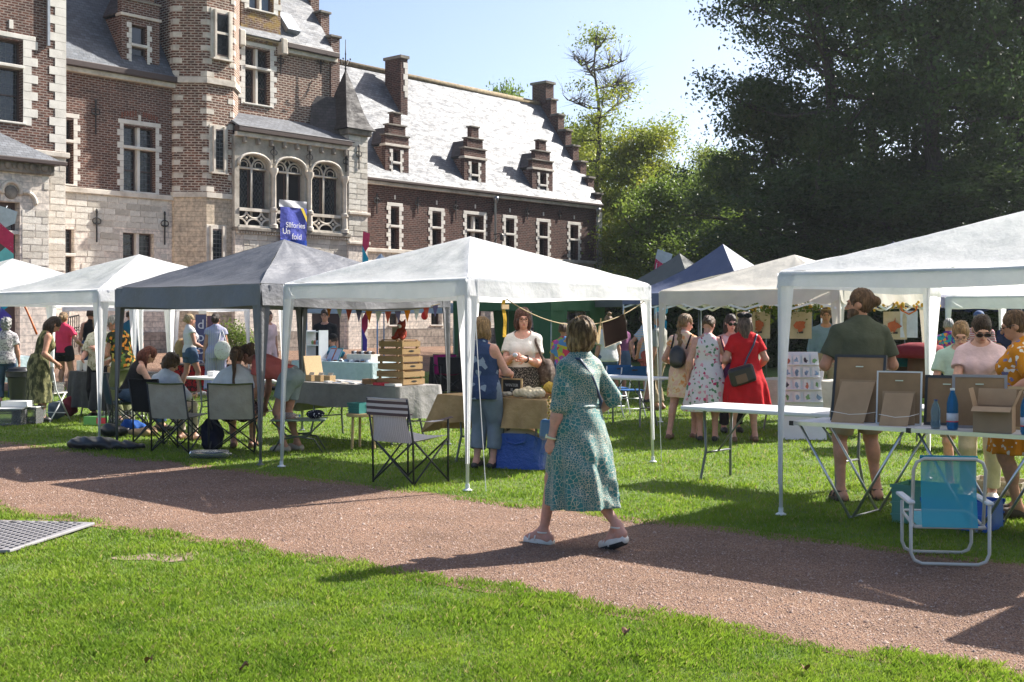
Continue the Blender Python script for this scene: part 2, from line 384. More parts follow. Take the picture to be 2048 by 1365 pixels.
# ---------------------------------------------------------------- castle
OY = 42.0; OX = (400-CX)/FPX*OY; BZ = zat(704, OY)        # plane w=0 of the main facade
def bp(px, py, w=0.):
    k = (px-CX)/FPX; s = (k*(OY-.661*w)-OX-.75*w)/(.661-.75*k)
    return s, CAMH+(HY-py)*(OY+.75*s-.661*w)/FPX
def bs(px, w=0.): return bp(px, 0, w)[0]
def bz(px, py, w=0.): return bp(px, py, w)[1]
CA = thing('castle', 'brick and white stone castle with stair tower, slate roofs and stepped gables', 'castle', (OX, OY, 0), GRID_RZ)
def m_brick(name, c1, c2, mortar, msize=.016, rough=.9, w=.22, h=.078, dirt=.5, lich=None):
    t = NT(name); uv = t.coord('UV'); co = t.coord('Object')
    b = t.n('ShaderNodeTexBrick'); b.offset = .5; i = b.inputs
    i['Scale'].default_value = 1; i['Brick Width'].default_value = w; i['Row Height'].default_value = h; i['Mortar Size'].default_value = msize; i['Mortar Smooth'].default_value = .2; i['Bias'].default_value = -.1
    i['Color1'].default_value = (*c1, 1); i['Color2'].default_value = (*c2, 1); i['Mortar'].default_value = (*mortar, 1)
    t.l(uv, i['Vector'])
    f = t.ramp(t.noise(co, 1.1, 6, .65), [(.3, (1-dirt*.55,)*3), (.62, (1.08, 1.05, 1.02))])
    c = t.mix(1., b.outputs['Color'], f, 'MULTIPLY')
    f2 = t.ramp(t.noise(co, 9, 3), [(.35, (.7, .68, .68)), (.65, (1.18, 1.12, 1.08))]); c = t.mix(1., c, f2, 'MULTIPLY')
    if lich: c = t.mix(t.ramp(t.noise(co, 3.5, 5), [(.45, (0, 0, 0)), (.62, (.7, .7, .7))]), c, lich)
    n = t.bump(b.outputs['Fac'], -.7, .012); n = t.bump(t.noise(co, 40, 3), .35, .01, n)
    return t.done(c, rough, n, spec=.2)
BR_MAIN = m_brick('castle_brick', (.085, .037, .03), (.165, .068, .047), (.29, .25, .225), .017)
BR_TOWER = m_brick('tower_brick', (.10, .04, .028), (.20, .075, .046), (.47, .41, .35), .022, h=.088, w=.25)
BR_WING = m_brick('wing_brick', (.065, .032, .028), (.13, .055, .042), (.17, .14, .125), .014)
BR_LICH = m_brick('lichen_brick', (.12, .06, .045), (.2, .10, .06), (.36, .31, .26), .017, lich=(.36, .24, .06))
STONE_W = m_brick('white_stone_wall', (.70, .665, .61), (.78, .745, .69), (.46, .43, .40), .009, w=.62, h=.19, dirt=.5)
STONE_C = m_brick('cream_stone_wall', (.54, .47, .37), (.62, .55, .44), (.40, .34, .27), .01, w=.5, h=.17, dirt=.5)
STONE_G = m_brick('grey_plinth_stone', (.34, .31, .28), (.48, .44, .39), (.2, .18, .17), .012, w=.8, h=.30, dirt=.9)
def m_ashlar(name, a, b2, s=2.5):
    t = NT(name); co = t.coord(); c = t.ramp(t.noise(co, s, 6, .65), [(.28, a), (.6, b2)])
    return t.done(c, .9, t.bump(t.noise(co, 30, 4), .4, .012), spec=.2)
ASH = m_ashlar('carved_stone', (.42, .37, .31), (.70, .64, .56)); ASHW = m_ashlar('quoin_stone', (.58, .54, .49), (.76, .72, .66)); ASHL = m_ashlar('loggia_stone', (.26, .23, .19), (.50, .455, .39)); ASHD = m_ashlar('weathered_stone', (.10, .09, .08), (.30, .27, .23))
def m_slate(name, col, rough, sc=1., moss=0):
    t = NT(name); uv = t.coord('UV'); co = t.coord()
    b = t.n('ShaderNodeTexBrick'); i = b.inputs; i['Scale'].default_value = 1; i['Brick Width'].default_value = .2*sc; i['Row Height'].default_value = .12*sc; i['Mortar Size'].default_value = .008; i['Bias'].default_value = 0
    i['Color1'].default_value = (*[c*.75 for c in col], 1); i['Color2'].default_value = (*[c*1.25 for c in col], 1); i['Mortar'].default_value = (*[c*.4 for c in col], 1); t.l(uv, i['Vector'])
    c = t.mix(1., b.outputs['Color'], t.ramp(t.noise(co, 1.4, 6, .7), [(.3, (.6, .6, .62)), (.65, (1.2, 1.18, 1.15))]), 'MULTIPLY')
    rn = t.ramp(t.noise(t.coord('UV', (1.1, 3.2, 1)), 1.5, 9, .85), [(.38, (min(.98, rough*1.75),)*3), (.6, (rough*1.08,)*3)])
    # every slate lies at a slightly different tilt
    vz = t.n('ShaderNodeTexVoronoi'); vz.inputs['Scale'].default_value = 6/sc; t.l(uv, vz.inputs['Vector'])
    s = t.n('ShaderNodeSeparateColor'); t.l(vz.outputs['Color'], s.inputs[0])
    n = t.bump(b.outputs['Fac'], -1., .02); n = t.bump(t.noise(co, 9, 6, .8), .28, .05, n); n = t.bump(s.outputs[0], .3, .03, n)
    return t.done(c, rn, n, spec=.5)
SLATE = m_slate('roof_slate', (.13, .14, .16), .46); SLATE_D = m_slate('roof_slate_blue', (.075, .09, .115), .42); SLATE_S = m_slate('spire_slate', (.045, .04, .04), .55); SLATE_B = m_slate('roof_slate_brown', (.07, .058, .055), .5)
FASCIA = plain('brown_gutter_board', (.055, .033, .028), .5); LEAD = plain('lead_flashing', (.30, .33, .37), .45, metallic=.6)
IRON = plain('wrought_iron', (.025, .024, .025), .5, metallic=.5); PIPE = plain('zinc_pipe', (.32, .34, .36), .4, metallic=.7)
WOOD_F = plain('window_wood', (.075, .045, .04), .5)
RIDGE = plain('ridge_tile', (.22, .17, .10), .9, .4)
def m_leaded(name, kind, tint=(.012, .016, .02)):
    t = NT(name); uv = t.coord('UV', (1, 1, 1)); sp = t.n('ShaderNodeSeparateXYZ'); t.l(uv, sp.inputs[0])
    u, v = sp.outputs[0], sp.outputs[1]
    if kind == 'diamond': u, v = t.math('ADD', t.math('MULTIPLY', u, 1.6), v), t.math('SUBTRACT', t.math('MULTIPLY', u, 1.6), v)
    P = .22 if kind == 'diamond' else .15
    def line(x): return t.math('LESS_THAN', t.math('PINGPONG', x, P/2), .007)
    ln = t.math('MAXIMUM', line(u), line(v))
    c = t.mix(ln, t.ramp(t.noise(uv, 4, 2), [(.4, tint), (.62, tuple(q*1.5 for q in tint)), (.8, (.05, .07, .05))]), (.10, .105, .11))
    return t.done(c, t.math('ADD', t.math('MULTIPLY', ln, .5), .06), t.bump(t.noise(uv, 5, 2), .25, .02), spec=.6)
GL_SQ, GL_DI = m_leaded('leaded_glass', 'square'), m_leaded('diamond_glass', 'diamond')
GL_PL = plain('window_glass', (.012, .015, .018), .04, .2, spec=.7)
GL_BL = plain('blind_glass', (.16, .22, .32), .15)
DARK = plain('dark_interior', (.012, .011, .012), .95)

def cbox(name, mat, s0, s1, y0, y1, z0, z1, parent=CA, uv=True, bevel=0):
    return MB().box(s0, s1, y0, y1, z0, z1).build(name, mat, parent, uv=uv, bevel=bevel)
def panel(name, mat, s0, s1, z0, z1, y, holes=(), depth=.28, parent=CA, thick=.45):
    """wall sheet facing -y with real openings, reveals and thickness"""
    S = sorted({s0, s1, *[h[0] for h in holes], *[h[1] for h in holes]}); Z = sorted({z0, z1, *[h[2] for h in holes], *[h[3] for h in holes]})
    S = [q for q in S if s0 <= q <= s1]; Z = [q for q in Z if z0 <= q <= z1]; b = MB()
    for i in range(len(S)-1):
        for j in range(len(Z)-1):
            cs, cz = (S[i]+S[i+1])/2, (Z[j]+Z[j+1])/2
            if any(h[0] < cs < h[1] and h[2] < cz < h[3] for h in holes): continue
            b.add([(S[i], y, Z[j]), (S[i+1], y, Z[j]), (S[i+1], y, Z[j+1]), (S[i], y, Z[j+1])], [(0, 1, 2, 3)])
    for a, c, d, e in holes:
        a, c, d, e = max(a, s0), min(c, s1), max(d, z0), min(e, z1)
        b.add([(a, y, d), (a, y+depth, d), (a, y+depth, e), (a, y, e)], [(0, 3, 2, 1)]); b.add([(c, y, d), (c, y+depth, d), (c, y+depth, e), (c, y, e)], [(0, 1, 2, 3)])
        b.add([(a, y, e), (a, y+depth, e), (c, y+depth, e), (c, y, e)], [(0, 3, 2, 1)]); b.add([(a, y, d), (a, y+depth, d), (c, y+depth, d), (c, y, d)], [(0, 1, 2, 3)])
    for (x0, x1) in ((s0, s0), (s1, s1)):
        b.add([(x0, y, z0), (x0, y+thick, z0), (x0, y+thick, z1), (x0, y, z1)], [(0, 1, 2, 3) if x0 == s1 else (3, 2, 1, 0)])
    b.add([(s0, y, z1), (s1, y, z1), (s1, y+thick, z1), (s0, y+thick, z1)], [(0, 1, 2, 3)])
    return b.build(name, mat, parent, uv=True)
def xf_box(s0, s1, y0, y1, z0, z1, M=None):
    b = MB().box(s0, s1, y0, y1, z0, z1)
    if M is not None: b.v = [tuple(M @ Vector(p)) for p in b.v]
    return b
def window(s0, s1, z0, z1, y=0., lights=1, transom=None, glass=None, quoin=.13, qh=.2, depth=.26, M=None, lintel=True, open_=False, stone=None, sill=True):
    """opening s0..s1 x z0..z1 in a wall at y: wood frame > panes, stone mullion, transom, sill, quoins"""
    glass = glass or GL_SQ; stone = stone or ASHW
    def bx(name, mat, a, parent, uv=True, bevel=0): return xf_box(*a, M).build(name, mat, parent, uv=uv, bevel=bevel)
    yd = y+depth; fw = .045
    mw_ = .11; W = (s1-s0-(lights-1)*mw_)/lights
    rows = [(z0, z1)] if transom is None else [(z0, transom-.05), (transom+.05, z1)]
    fr = MB(); cells = []
    for i in range(lights):
        a = s0+i*(W+mw_); c = a+W
        for (d, e) in rows:
            fr.box(a, a+fw, yd-.05, yd+.03, d, e); fr.box(c-fw, c, yd-.05, yd+.03, d, e)
            fr.box(a+fw, c-fw, yd-.05, yd+.03, d, d+fw); fr.box(a+fw, c-fw, yd-.05, yd+.03, e-fw, e); cells.append((a+fw, c-fw, d+fw, e-fw))
            if e-d > 1.1: fr.box(a+fw, c-fw, yd-.045, yd+.02, (d+e)/2-.018, (d+e)/2+.018)
    if M is not None: fr.v = [tuple(M @ Vector(p)) for p in fr.v]
    wo = fr.build('window', WOOD_F, CA)
    for (a, c, d, e) in cells: bx('pane', DARK if open_ else glass, (a, c, yd, yd+.01, d, e), wo)
    for i in range(1, lights):
        a = s0+i*(W+mw_)-mw_; bx('mullion', stone, (a, a+mw_, y+.06, yd-.002, z0, z1), wo, bevel=.015)
    if transom is not None: bx('transom', stone, (s0-.03, s1+.03, y-.045, yd-.004, transom-.048, transom+.048), wo, bevel=.015)
    if quoin:
        n = max(3, round((z1-z0+.12)/qh)); h = (z1-z0+.12)/n
        for sd_ in (0, 1):
            for k in range(n):
                L = quoin*(1.75 if k % 2 else 1.); p = .014+.004*((k*7) % 3)
                a = (s0-L, s0-.002) if sd_ == 0 else (s1+.002, s1+L)
                bx('quoin', stone, (a[0], a[1], y-p, y+.10, z0-.06+k*h+.006, z0-.06+(k+1)*h-.004), wo)
        if lintel: bx('lintel', stone, (s0-quoin*1.5, s1+quoin*1.5, y-.018, y+.1, z1+.062, z1+.062+.14), wo, bevel=.01)
    if sill: bx('sill', stone, (s0-.08, s1+.08, y-.07, yd-.06, z0-.055, z0-.001), wo, bevel=.01)
    return wo
def keystone(s, z, y=0., w_=.09, h=.2): cbox('keystone', ASHW, s-w_/2, s+w_/2, y-.025, y+.05, z, z+h, bevel=.006)
def anchor(s, z0, z1, y=0.):
    b = MB(); yy = y-.05; c = s
    b.bar((c, yy, z0), (c, yy, z1), .035)
    zt = z1-(z1-z0)*.35
    for sg in (-1, 1):
        pts = [(c+sg*.16*math.sin(a)*.9, yy, zt+.13*(1-math.cos(a))*.8-.05) for a in np.linspace(0, 3.9, 9)]; b.tube(pts, .017, 5)
    b.ball((c, yy, z1+.03), (.045, .03, .09), 6); b.bar((c-.13, yy, zt-.02), (c+.13, yy, zt-.02), .03)
    b.bar((c, yy, zt), (c, y+.03, zt), .03)
    b.build('wall_anchor', IRON, CA)
def roof_quad(name, mat, pts, parent=CA, th=.06):
    """slate plane (3 or 4 corners, outward order) with thickness"""
    p = [np.array(q, float) for q in pts]; nr = np.cross(p[1]-p[0], p[2]-p[0]); nr /= np.linalg.norm(nr); n = len(p)
    vs = p+[q-nr*th for q in p]; b = MB().add(vs, [tuple(range(n)), tuple(range(2*n-1, n-1, -1))]+[(i, n+i, n+(i+1) % n, (i+1) % n) for i in range(n)])
    return b.build(name, mat, parent, uv=True)
def gutter(s0, s1, y, z, h=.2, d=.3, name='gutter'):
    cbox(name, FASCIA, s0, s1, y-d, y+.05, z-h, z, bevel=.02); cbox('cornice', ASH, s0, s1, y-d*.55, y+.04, z-h-.16, z-h-.001, bevel=.02)
def stepped_gable(name, s0, s1, ye, yr, ze, zr, n, mat=None, cap=.09, base=None, back=True):
    """end gable in the plane s: steps climb from the eaves to the ridge (and down the far side)"""
    mat = mat or BR_WING; g = None; dy = (yr-ye)/n; dz = (zr-ze)/n
    b = MB(); caps = []
    cols = [(ye+i*dy, ye+(i+1)*dy, ze+(i+1.05)*dz) for i in range(n)]
    if back: cols += [(2*yr-c[1], 2*yr-c[0], c[2]) for c in cols[::-1]]
    for (a, c, z) in cols: b.box(s0, s1, a, c, base if base is not None else ze-1, z); caps.append((a, c, z))
    g = b.build(name, mat, CA, uv=True)
    for (a, c, z) in caps: cbox('coping', ASHD, s0-.06, s1+.06, a-.07, c+.02, z+.001, z+cap, parent=g, bevel=.01)
    return g

# --- wall left of the tower
zE = bz(240, 147)                                     # eaves
zB = bz(240, 385)                                     # string course
sL, sT = bs(90), bs(345)
hA = (*[bs(247), bs(311)], bz(279, 384), bz(279, 255)); hB = (bs(131), bs(147), bz(140, 369), bz(140, 240))
hC = (bs(246), bs(308), bz(277, 560), bz(277, 467)); hD = (bs(131), bs(149), bz(140, 560), bz(140, 459))
panel('main_wall', BR_MAIN, sL, sT, zB, zE, 0, [hA, hB]); panel('stone_base_wall', STONE_W, sL, sT, BZ-.6, zB-.001, 0, [hC, hD])
cbox('string_course', ASH, sL, sT, -.10, .04, zB-.14, zB+.03, bevel=.02)
gutter(sL, sT+.2, 0, zE+.14)
window(*hA, lights=2, transom=bz(279, 297)); window(*hB, transom=bz(140, 283)); window(*hC, lights=2, quoin=0, glass=GL_SQ); window(*hD, transom=bz(140, 510), quoin=0)
keystone(bs(279), bz(279, 243)); b = MB()
for i in range(14):                                   # flat brick arch over the window
    x = hA[0]-.05+(hA[1]-hA[0]+.1)*i/13; zz = hA[3]+.26+.10*(1-((i-6.5)/6.5)**2)
    if abs(i-6.5) > 1: b.box(x-.028, x+.028, -.012, .02, zz, zz+.17)
b.build('brick_arch', plain('arch_brick', (.20, .07, .045), .9, .25), CA)
anchor(bs(192), bz(192, 485), bz(192, 425)); anchor(bs(328), bz(328, 490), bz(328, 430)); anchor(bs(190), bz(190, 270), bz(190, 205))
# roof over it with its brick dormer
yr = 4.2; zr = zE+6.6
roof_quad('main_roof', SLATE_D, [(sL-4, -.25, zE+.12), (sT+1.2, -.25, zE+.12), (sT+1.2, yr, zr), (sL-4, yr, zr)])
roof_quad('main_roof', SLATE_D, [(sT+1.2, 2*yr+.25, zE+.12), (sL-4, 2*yr+.25, zE+.12), (sL-4, yr, zr), (sT+1.2, yr, zr)])
def slope_y(z, ze, b_, zr_): return -.25+(z-ze)*(b_+.25)/(zr_-ze)
def dormer(s0, s1, zb, zc, zt, win, ze, b_, zr_, mat, y0=.0, transom=None, steps=True, glass=None, side_mat=None):
    """brick dormer: front with stone window, side cheeks, stepped gable, little slate roof"""
    d = None; yc = slope_y(zc, ze, b_, zr_); c = (s0+s1)/2
    fr = MB()
    f = panel('dormer', mat, s0, s1, zb, zc, y0, [win], depth=.2, thick=.2)
    for sx in (s0, s1):                               # cheeks
        q = .06 if sx == s0 else -.06
        MB().add([(sx, y0+.2, zb), (sx, yc, zc), (sx, y0+.2, zc), (sx+q, y0+.2, zb), (sx+q, yc, zc), (sx+q, y0+.2, zc)], [(0, 2, 1) if sx == s0 else (0, 1, 2), (3, 4, 5) if sx == s0 else (3, 5, 4), (0, 1, 4, 3), (1, 2, 5, 4), (2, 0, 3, 5)]).build('dormer_cheek', side_mat or mat, f, uv=True)
    window(*win, y=y0, transom=transom, quoin=.10, qh=.17, depth=.18, glass=glass or GL_PL, lintel=False)
    cbox('dormer_cornice', ASH, s0-.05, s1+.05, y0-.06, y0+.3, zc, zc+.10, parent=f, bevel=.01)
    W = s1-s0; zc2 = zc+.102; H = zt-zc2
    if steps:
        b = MB(); lv = [(.5, .30), (.36, .62), (.17, 1.)]; z_ = zc2
        for hw, fz in lv:
            b.box(c-hw*W, c+hw*W, y0, y0+.24, z_, zc2+H*fz-.07); z_ = zc2+H*fz-.07
        b.build('dormer_gable', mat, f, uv=True)
        for hw, fz in lv: cbox('gable_coping', ASHD, c-hw*W-.05, c+hw*W+.05, y0-.05, y0+.29, zc2+H*fz-.07, zc2+H*fz-.01, parent=f, bevel=.008)
        zk = zc2+H*.55
    else: zk = zc+.7; MB().prism([(s0, zc2), (s1, zc2), (c, zk)], ((1, 0, 0), (0, 0, 1)), (0, y0, 0), (0, .22, 0)).build('dormer_gable', mat, f, uv=True)
    yk = slope_y(zk, ze, b_, zr_)
    for sx in (s0-.04, s1+.04):
        p = [(sx, y0+.25, zc2-.04), (c, y0+.25, zk), (c, yk, zk), (sx, yc, zc2-.04)]
        roof_quad('dormer_roof', SLATE_B, p if sx > c else p[::-1], parent=f, th=.05)
    return f
ws = (bs(263, .0), bs(294), bz(278, 150), bz(278, 52))
dormer(bs(243), bs(319), bz(280, 158), bz(280, 38), bz(280, -70), ws, zE, yr, zr, BR_MAIN, transom=bz(278, 92), glass=GL_PL)

# --- left pavilion and porch
wp = 1.5; yP = -wp
sPr = bs(131, wp); sPl = sPr-7
hE = (bs(-30, wp), bs(46, wp), bz(20, 243, wp), bz(20, 79, wp))
zPb = bz(110, 308, wp)
panel('pavilion_wall', BR_MAIN, sPl, sPr, zPb, zPb+9, yP, [hE], thick=wp+1); panel('pavilion_stone_wall', STONE_W, sPl, sPr, BZ-.6, zPb-.001, yP, thick=wp+1)
window(*hE, y=yP, transom=bz(20, 131, wp), lights=1, quoin=.26, qh=.24, depth=.3)
keystone(bs(22, wp), bz(22, 58, wp), yP, .13, .26)
cbox('string_course', ASH, sPl, sPr+.1, yP-.1, yP+.03, zPb-.1, zPb+.06, bevel=.02)
for k in range(34):                                   # corner quoins
    z = zPb+.08+k*.255; L = .52 if k % 2 else .34
    cbox('quoin', ASHW, sPr-L, sPr+.015, yP-.016, yP+.3, z+.005, z+.25)
cbox('downpipe', PIPE, sPr-.62, sPr-.54, yP-.1, yP-.02, zPb+3.2, zPb+9, uv=False)
roof_quad('pavilion_roof', SLATE_D, [(sPl, yP-.3, zPb+9), (sPr+.3, yP-.3, zPb+9), (sPr-2.5, 2, zPb+14), (sPl, 2, zPb+14)])
roof_quad('pavilion_roof', SLATE_D, [(sPr+.3, yP-.3, zPb+9), (sPr+.3, 5, zPb+9), (sPr-2.5, 5, zPb+14), (sPr-2.5, 2, zPb+14)])
wq = 2.7; yQ = -wq
sQr = bs(98, wq); zQt = bz(98, 352, wq); hQ = (bs(-60, wq), bs(40, wq), BZ, bz(20, 404, wq))
panel('porch_wall', STONE_W, sQr-3.6, sQr, BZ-.6, zQt, yQ, [hQ], depth=.4, thick=wq-wp)
cbox('porch_frieze', ASHD, sQr-3.7, sQr+.12, yQ-.12, yP, zQt, zQt+.36, bevel=.03)
for k in range(9):                                    # carved heads in the frieze
    x = sQr-.2-k*.36; b = MB(); b.ball((x, yQ-.13, zQt+.19), (.11, .05, .12), 8); b.ball((x+.17, yQ-.12, zQt+.17), (.05, .04, .09), 6); b.build('carved_boss', ASHD, CA, smooth=True)
za = zQt+.36; zb_ = bz(0, 262, wp)
roof_quad('porch_roof', SLATE, [(sQr-3.8, yQ-.3, za), (sQr+.35, yQ-.3, za), (sQr-1.9, yP, zb_+.3), (sQr-3.8, yP, zb_+.3)])
roof_quad('porch_roof', SLATE, [(sQr+.35, yQ-.3, za), (sQr+.35, yP, za), (sQr-1.9, yP, zb_+.3)])
cbox('porch_gutter', FASCIA, sQr-3.8, sQr+.38, yQ-.36, yQ-.24, za-.08, za+.05, bevel=.02)
d = MB(); d.box(hQ[0], hQ[1], yQ+.3, yQ+.36, BZ, hQ[3]); do = d.build('porch_door', WOOD_F, CA); cbox('transom', ASHW, hQ[0], hQ[1]+.05, yQ+.05, yQ+.3, bz(20, 468, wq), bz(20, 468, wq)+.1, parent=do)
for k in range(3): cbox('pane', GL_SQ, hQ[1]-.5-k*.5, hQ[1]-.1-k*.5, yQ+.285, yQ+.3, bz(20, 462, wq), hQ[3]-.15, parent=do)
b = MB(); cxs = bs(22, wq)                             # trefoil hood mould over the door
for sg, (ox, oz, rr, a0, a1) in ((1, (0, .18, .27, -.35, PI+.35)), (1, (.42, -.12, .3, -.1, PI*.62)), (-1, (.42, -.12, .3, -.1, PI*.62))):
    pts = [(cxs+sg*ox+sg*rr*math.cos(a), yQ-.03, hQ[3]+.12+oz+rr*math.sin(a)) for a in np.linspace(a0, a1, 14)]; b.tube(pts, .06, 6)
b.build('hood_mould', ASH, CA, smooth=True)
b = MB(); b.ball((cxs, yQ-.0, hQ[3]+.27), (.2, .06, .2), 10); b.build('carved_medallion', ASHD, CA, smooth=True)

# --- stair tower
aF = bs(466, .9)-bs(413, .9)                          # facet width
apo = aF*.5*(1+math.sqrt(2)); cs_ = (bs(466, .9)+bs(413, .9))/2; cy_ = -.9+apo
def octa(name, mat, z0, z1, grow=0., parent=CA):
    Rr = (apo+grow)/math.cos(PI/8); P8 = [(cs_+Rr*math.cos(PI/8+k*PI/4), cy_+Rr*math.sin(PI/8+k*PI/4)) for k in range(8)]
    return MB().prism(P8, ((1, 0, 0), (0, 1, 0)), (0, 0, z0), (0, 0, z1-z0)).build(name, mat, parent, uv=True)
zT1, zT2 = bz(440, 393, .9), bz(440, 168, .9)
octa('tower_base', STONE_C, BZ-.6, zT1-.08); octa('tower_band', ASH, zT1-.079, zT1+.10, .07); octa('tower_shaft', BR_TOWER, zT1+.101, zT2-.06)
octa('tower_band', ASH, zT2-.059, zT2+.14, .10); octa('tower_shaft', BR_TOWER, zT2+.141, zT2+9.5, .05); octa('tower_band', ASH, zT2+9.501, zT2+9.8, .2)
Rr = (apo+.3)/math.cos(PI/8); P8 = [(cs_+Rr*math.cos(PI/8+k*PI/4), cy_+Rr*math.sin(PI/8+k*PI/4), zT2+9.8) for k in range(8)]
MB().add(P8+[(cs_, cy_, zT2+15)], [(k, (k+1) % 8, 8) for k in range(8)]).build('tower_roof', SLATE_D, CA, uv=True)
yT = cy_-apo
for (a, c, y0_, y1_, trn) in ((427, 455, 113, 28, 68), (426, 447, 340, 260, None), (420, 444, 545, 459, None)):
    g_ = .05 if y1_ < 100 else 0
    hole = (bs(a, .9), bs(c, .9), bz(440, y0_, .9), bz(440, y1_, .9))
    b = MB().box(hole[0]-.16, hole[1]+.16, yT-g_-.035, yT-g_+.1, hole[2]-.14, hole[3]+.14); b.build('window_surround', ASH, CA, bevel=.012)
    b = MB().box(hole[0], hole[1], yT-g_-.045, yT-g_+.05, hole[2], hole[3]); wo = b.build('window', WOOD_F, CA)
    cbox('pane', GL_SQ if trn is None else GL_PL, hole[0]+.05, hole[1]-.05, yT-g_-.05, yT-g_-.044, hole[2]+.05, hole[3]-.05, parent=wo)
    if trn: cbox('transom', ASH, hole[0]-.02, hole[1]+.02, yT-g_-.085, yT-g_-.05, bz(440, trn, .9)-.04, bz(440, trn, .9)+.04, parent=wo)
    for sx in (hole[0], hole[1]): cbox('jamb', ASH, sx-.04, sx+.03, yT-g_-.12, yT-g_-.036, hole[2]-.1, hole[3]+.1, parent=wo)
    cbox('sill', ASH, hole[0]-.12, hole[1]+.12, yT-g_-.14, yT-g_-.036, hole[2]-.16, hole[2]-.1, parent=wo)
for e in (4, 5, 6):                                   # alternating stones on the tower edges
    for zone, (z0, z1, gr) in enumerate(((zT1+.12, zT2-.1, 0), (zT2+.16, zT2+5.6, .05))):
        Rr = (apo+gr)/math.cos(PI/8)+.012; a = PI/8+e*PI/4; p = np.array((cs_+Rr*math.cos(a), cy_+Rr*math.sin(a)))
        for k in range(int((z1-z0)/.44)):
            L = .30 if (k+e) % 2 else .2; b = MB()
            pts = [p]
            for sg in (1, -1):
                an = a+sg*PI/2+sg*PI/8; pts.append(p+L*(1 if sg == 1 else .7)*np.array((math.cos(an), math.sin(an))))
            ctr = p-.25*np.array((math.cos(a), math.sin(a)))
            poly = [tuple(pts[0]), tuple(pts[1]), tuple(ctr), tuple(pts[2])]
            b.prism(poly, ((1, 0, 0), (0, 1, 0)), (0, 0, z0+k*.44+.01), (0, 0, .17)); b.build('quoin', ASH, CA)

# --- upper wall, big dormer and crow-stepped gable right of the tower
sU0, sU1 = bs(474), bs(660)
hI = (bs(490), bs(540), bz(515, 209), bz(515, 98)); zE2 = bz(610, 103); zr2 = zE2+6.6
roof_quad('upper_roof', SLATE, [(sU0-.8, -.25, zE2+.12), (sU1, -.25, zE2+.12), (sU1, yr, zr2), (sU0-.8, yr, zr2)])
roof_quad('upper_roof', SLATE, [(sU1, 2*yr+.25, zE2+.12), (sU0-.8, 2*yr+.25, zE2+.12), (sU0-.8, yr, zr2), (sU1, yr, zr2)])
panel('upper_wall', BR_TOWER, sU0, sU1, zB-1, zE2, 0, [hI])
window(*hI, lights=2, transom=bz(515, 137), glass=GL_DI, quoin=.17)
sd0, sd1 = bs(480), bs(559)
hJ = (bs(496), bs(545), bz(520, 22), bz(520, -75)); dz0 = zE2-.05
dd = panel('wall_dormer', BR_LICH, sd0, sd1, dz0, bz(520, -95), -.06, [hJ], thick=.3)
window(*hJ, y=-.06, lights=2, glass=GL_BL, quoin=.2)
cbox('string_course', ASH, sd0, sd1, -.14, .03, bz(520, 78)-.05, bz(520, 78)+.07, bevel=.02)
for x in (sd0-.1, sd1+.02): cbox('dormer_bracket', ASH, x-.12, x+.16, -.3, .1, zE2-.35, zE2+.25, bevel=.05)
MB().prism([(sd0, bz(520, -95)), (sd1, bz(520, -95)), ((sd0+sd1)/2, bz(520, -95)+1.6)], ((1, 0, 0), (0, 0, 1)), (0, -.06, 0), (0, .3, 0)).build('dormer_gable', BR_MAIN, CA, uv=True)
gutter(sd1+.16, sU1+.25, 0, zE2+.14)
sk = bs(585); b = MB()
def on_roof(s, z, off=0.):
    f = (z-(zE2+.12))/(zr2-zE2-.12); n_ = np.array((0, -(zr2-zE2), yr+.25)); n_ /= np.linalg.norm(n_); return np.array((s, -.25+f*(yr+.25), z))+off*n_
zz0, zz1 = zE2+.55, zE2+1.35; b.add([on_roof(sk-.3, zz0, .02), on_roof(sk+.3, zz0, .02), on_roof(sk+.3, zz1, .02), on_roof(sk-.3, zz1, .02), on_roof(sk-.3, zz0, .22), on_roof(sk+.3, zz0, .22), on_roof(sk+.3, zz1, .12), on_roof(sk-.3, zz1, .12)], [(4, 5, 6, 7), (0, 1, 5, 4), (1, 2, 6, 5), (2, 3, 7, 6), (3, 0, 4, 7)]); b.build('skylight', LEAD, CA)
stepped_gable('main_gable', sU1-.02, sU1+.4, -.1, yr, zE2-.35, zr2+.3, 7, BR_MAIN, base=BZ)
for x in (560, 640): anchor(bs(x), bz(x, 150), bz(x, 112))
# --- loggia bay
wb = 1.1; yB = -wb
sB0, sB1 = bs(470, wb), bs(697, wb)
zBe = bz(600, 274, wb); zF0, zF1 = bz(600, 470, wb), bz(600, 425, wb)
zSill = zF1; zSp = bz(580, 345, wb)
panel('bay_wall', STONE_W, sB0, sB1, BZ-.6, zF0, yB, [(bs(600, wb)+.55, bs(600, wb)+2.1, BZ, BZ+2.35)], thick=wb)
cbox('bay_floor_band', ASHD, sB0, sB1, yB-.16, yB+.4, zF0, zF0+.14, bevel=.03)
for k in range(46): cbox('dentil', ASH, sB0+.06+k*(sB1-sB0)/46, sB0+.06+k*(sB1-sB0)/46+.05, yB-.11, yB, zF0-.09, zF0-.005)
roof_quad('bay_roof', SLATE, [(sB0, yB-.25, zBe+.06), (sB1+.1, yB-.25, zBe+.06), (sB1+.1, -.02, zBe+.75), (sB0, -.02, zBe+.75)])
gutter(sB0, sB1, yB, zBe+.08, .2, .24)
zTop = zBe-.28
arc = [(478, 540), (551, 611), (623, 683)]
AS = [(bs(a, wb)+.03, bs(c, wb)-.03) for a, c in arc]
def arch_pts(s0, s1, zs, n=12, rise=.62):
    c = (s0+s1)/2; hw = (s1-s0)/2
    return [(c-hw*math.cos(PI*i/n), zs+rise*hw*1.15*math.sin(PI*i/n)**.8) for i in range(n+1)]
b = MB()                                               # arcade wall with pointed openings
edge = [sB0]
for (a, c) in AS: edge += [a, c]
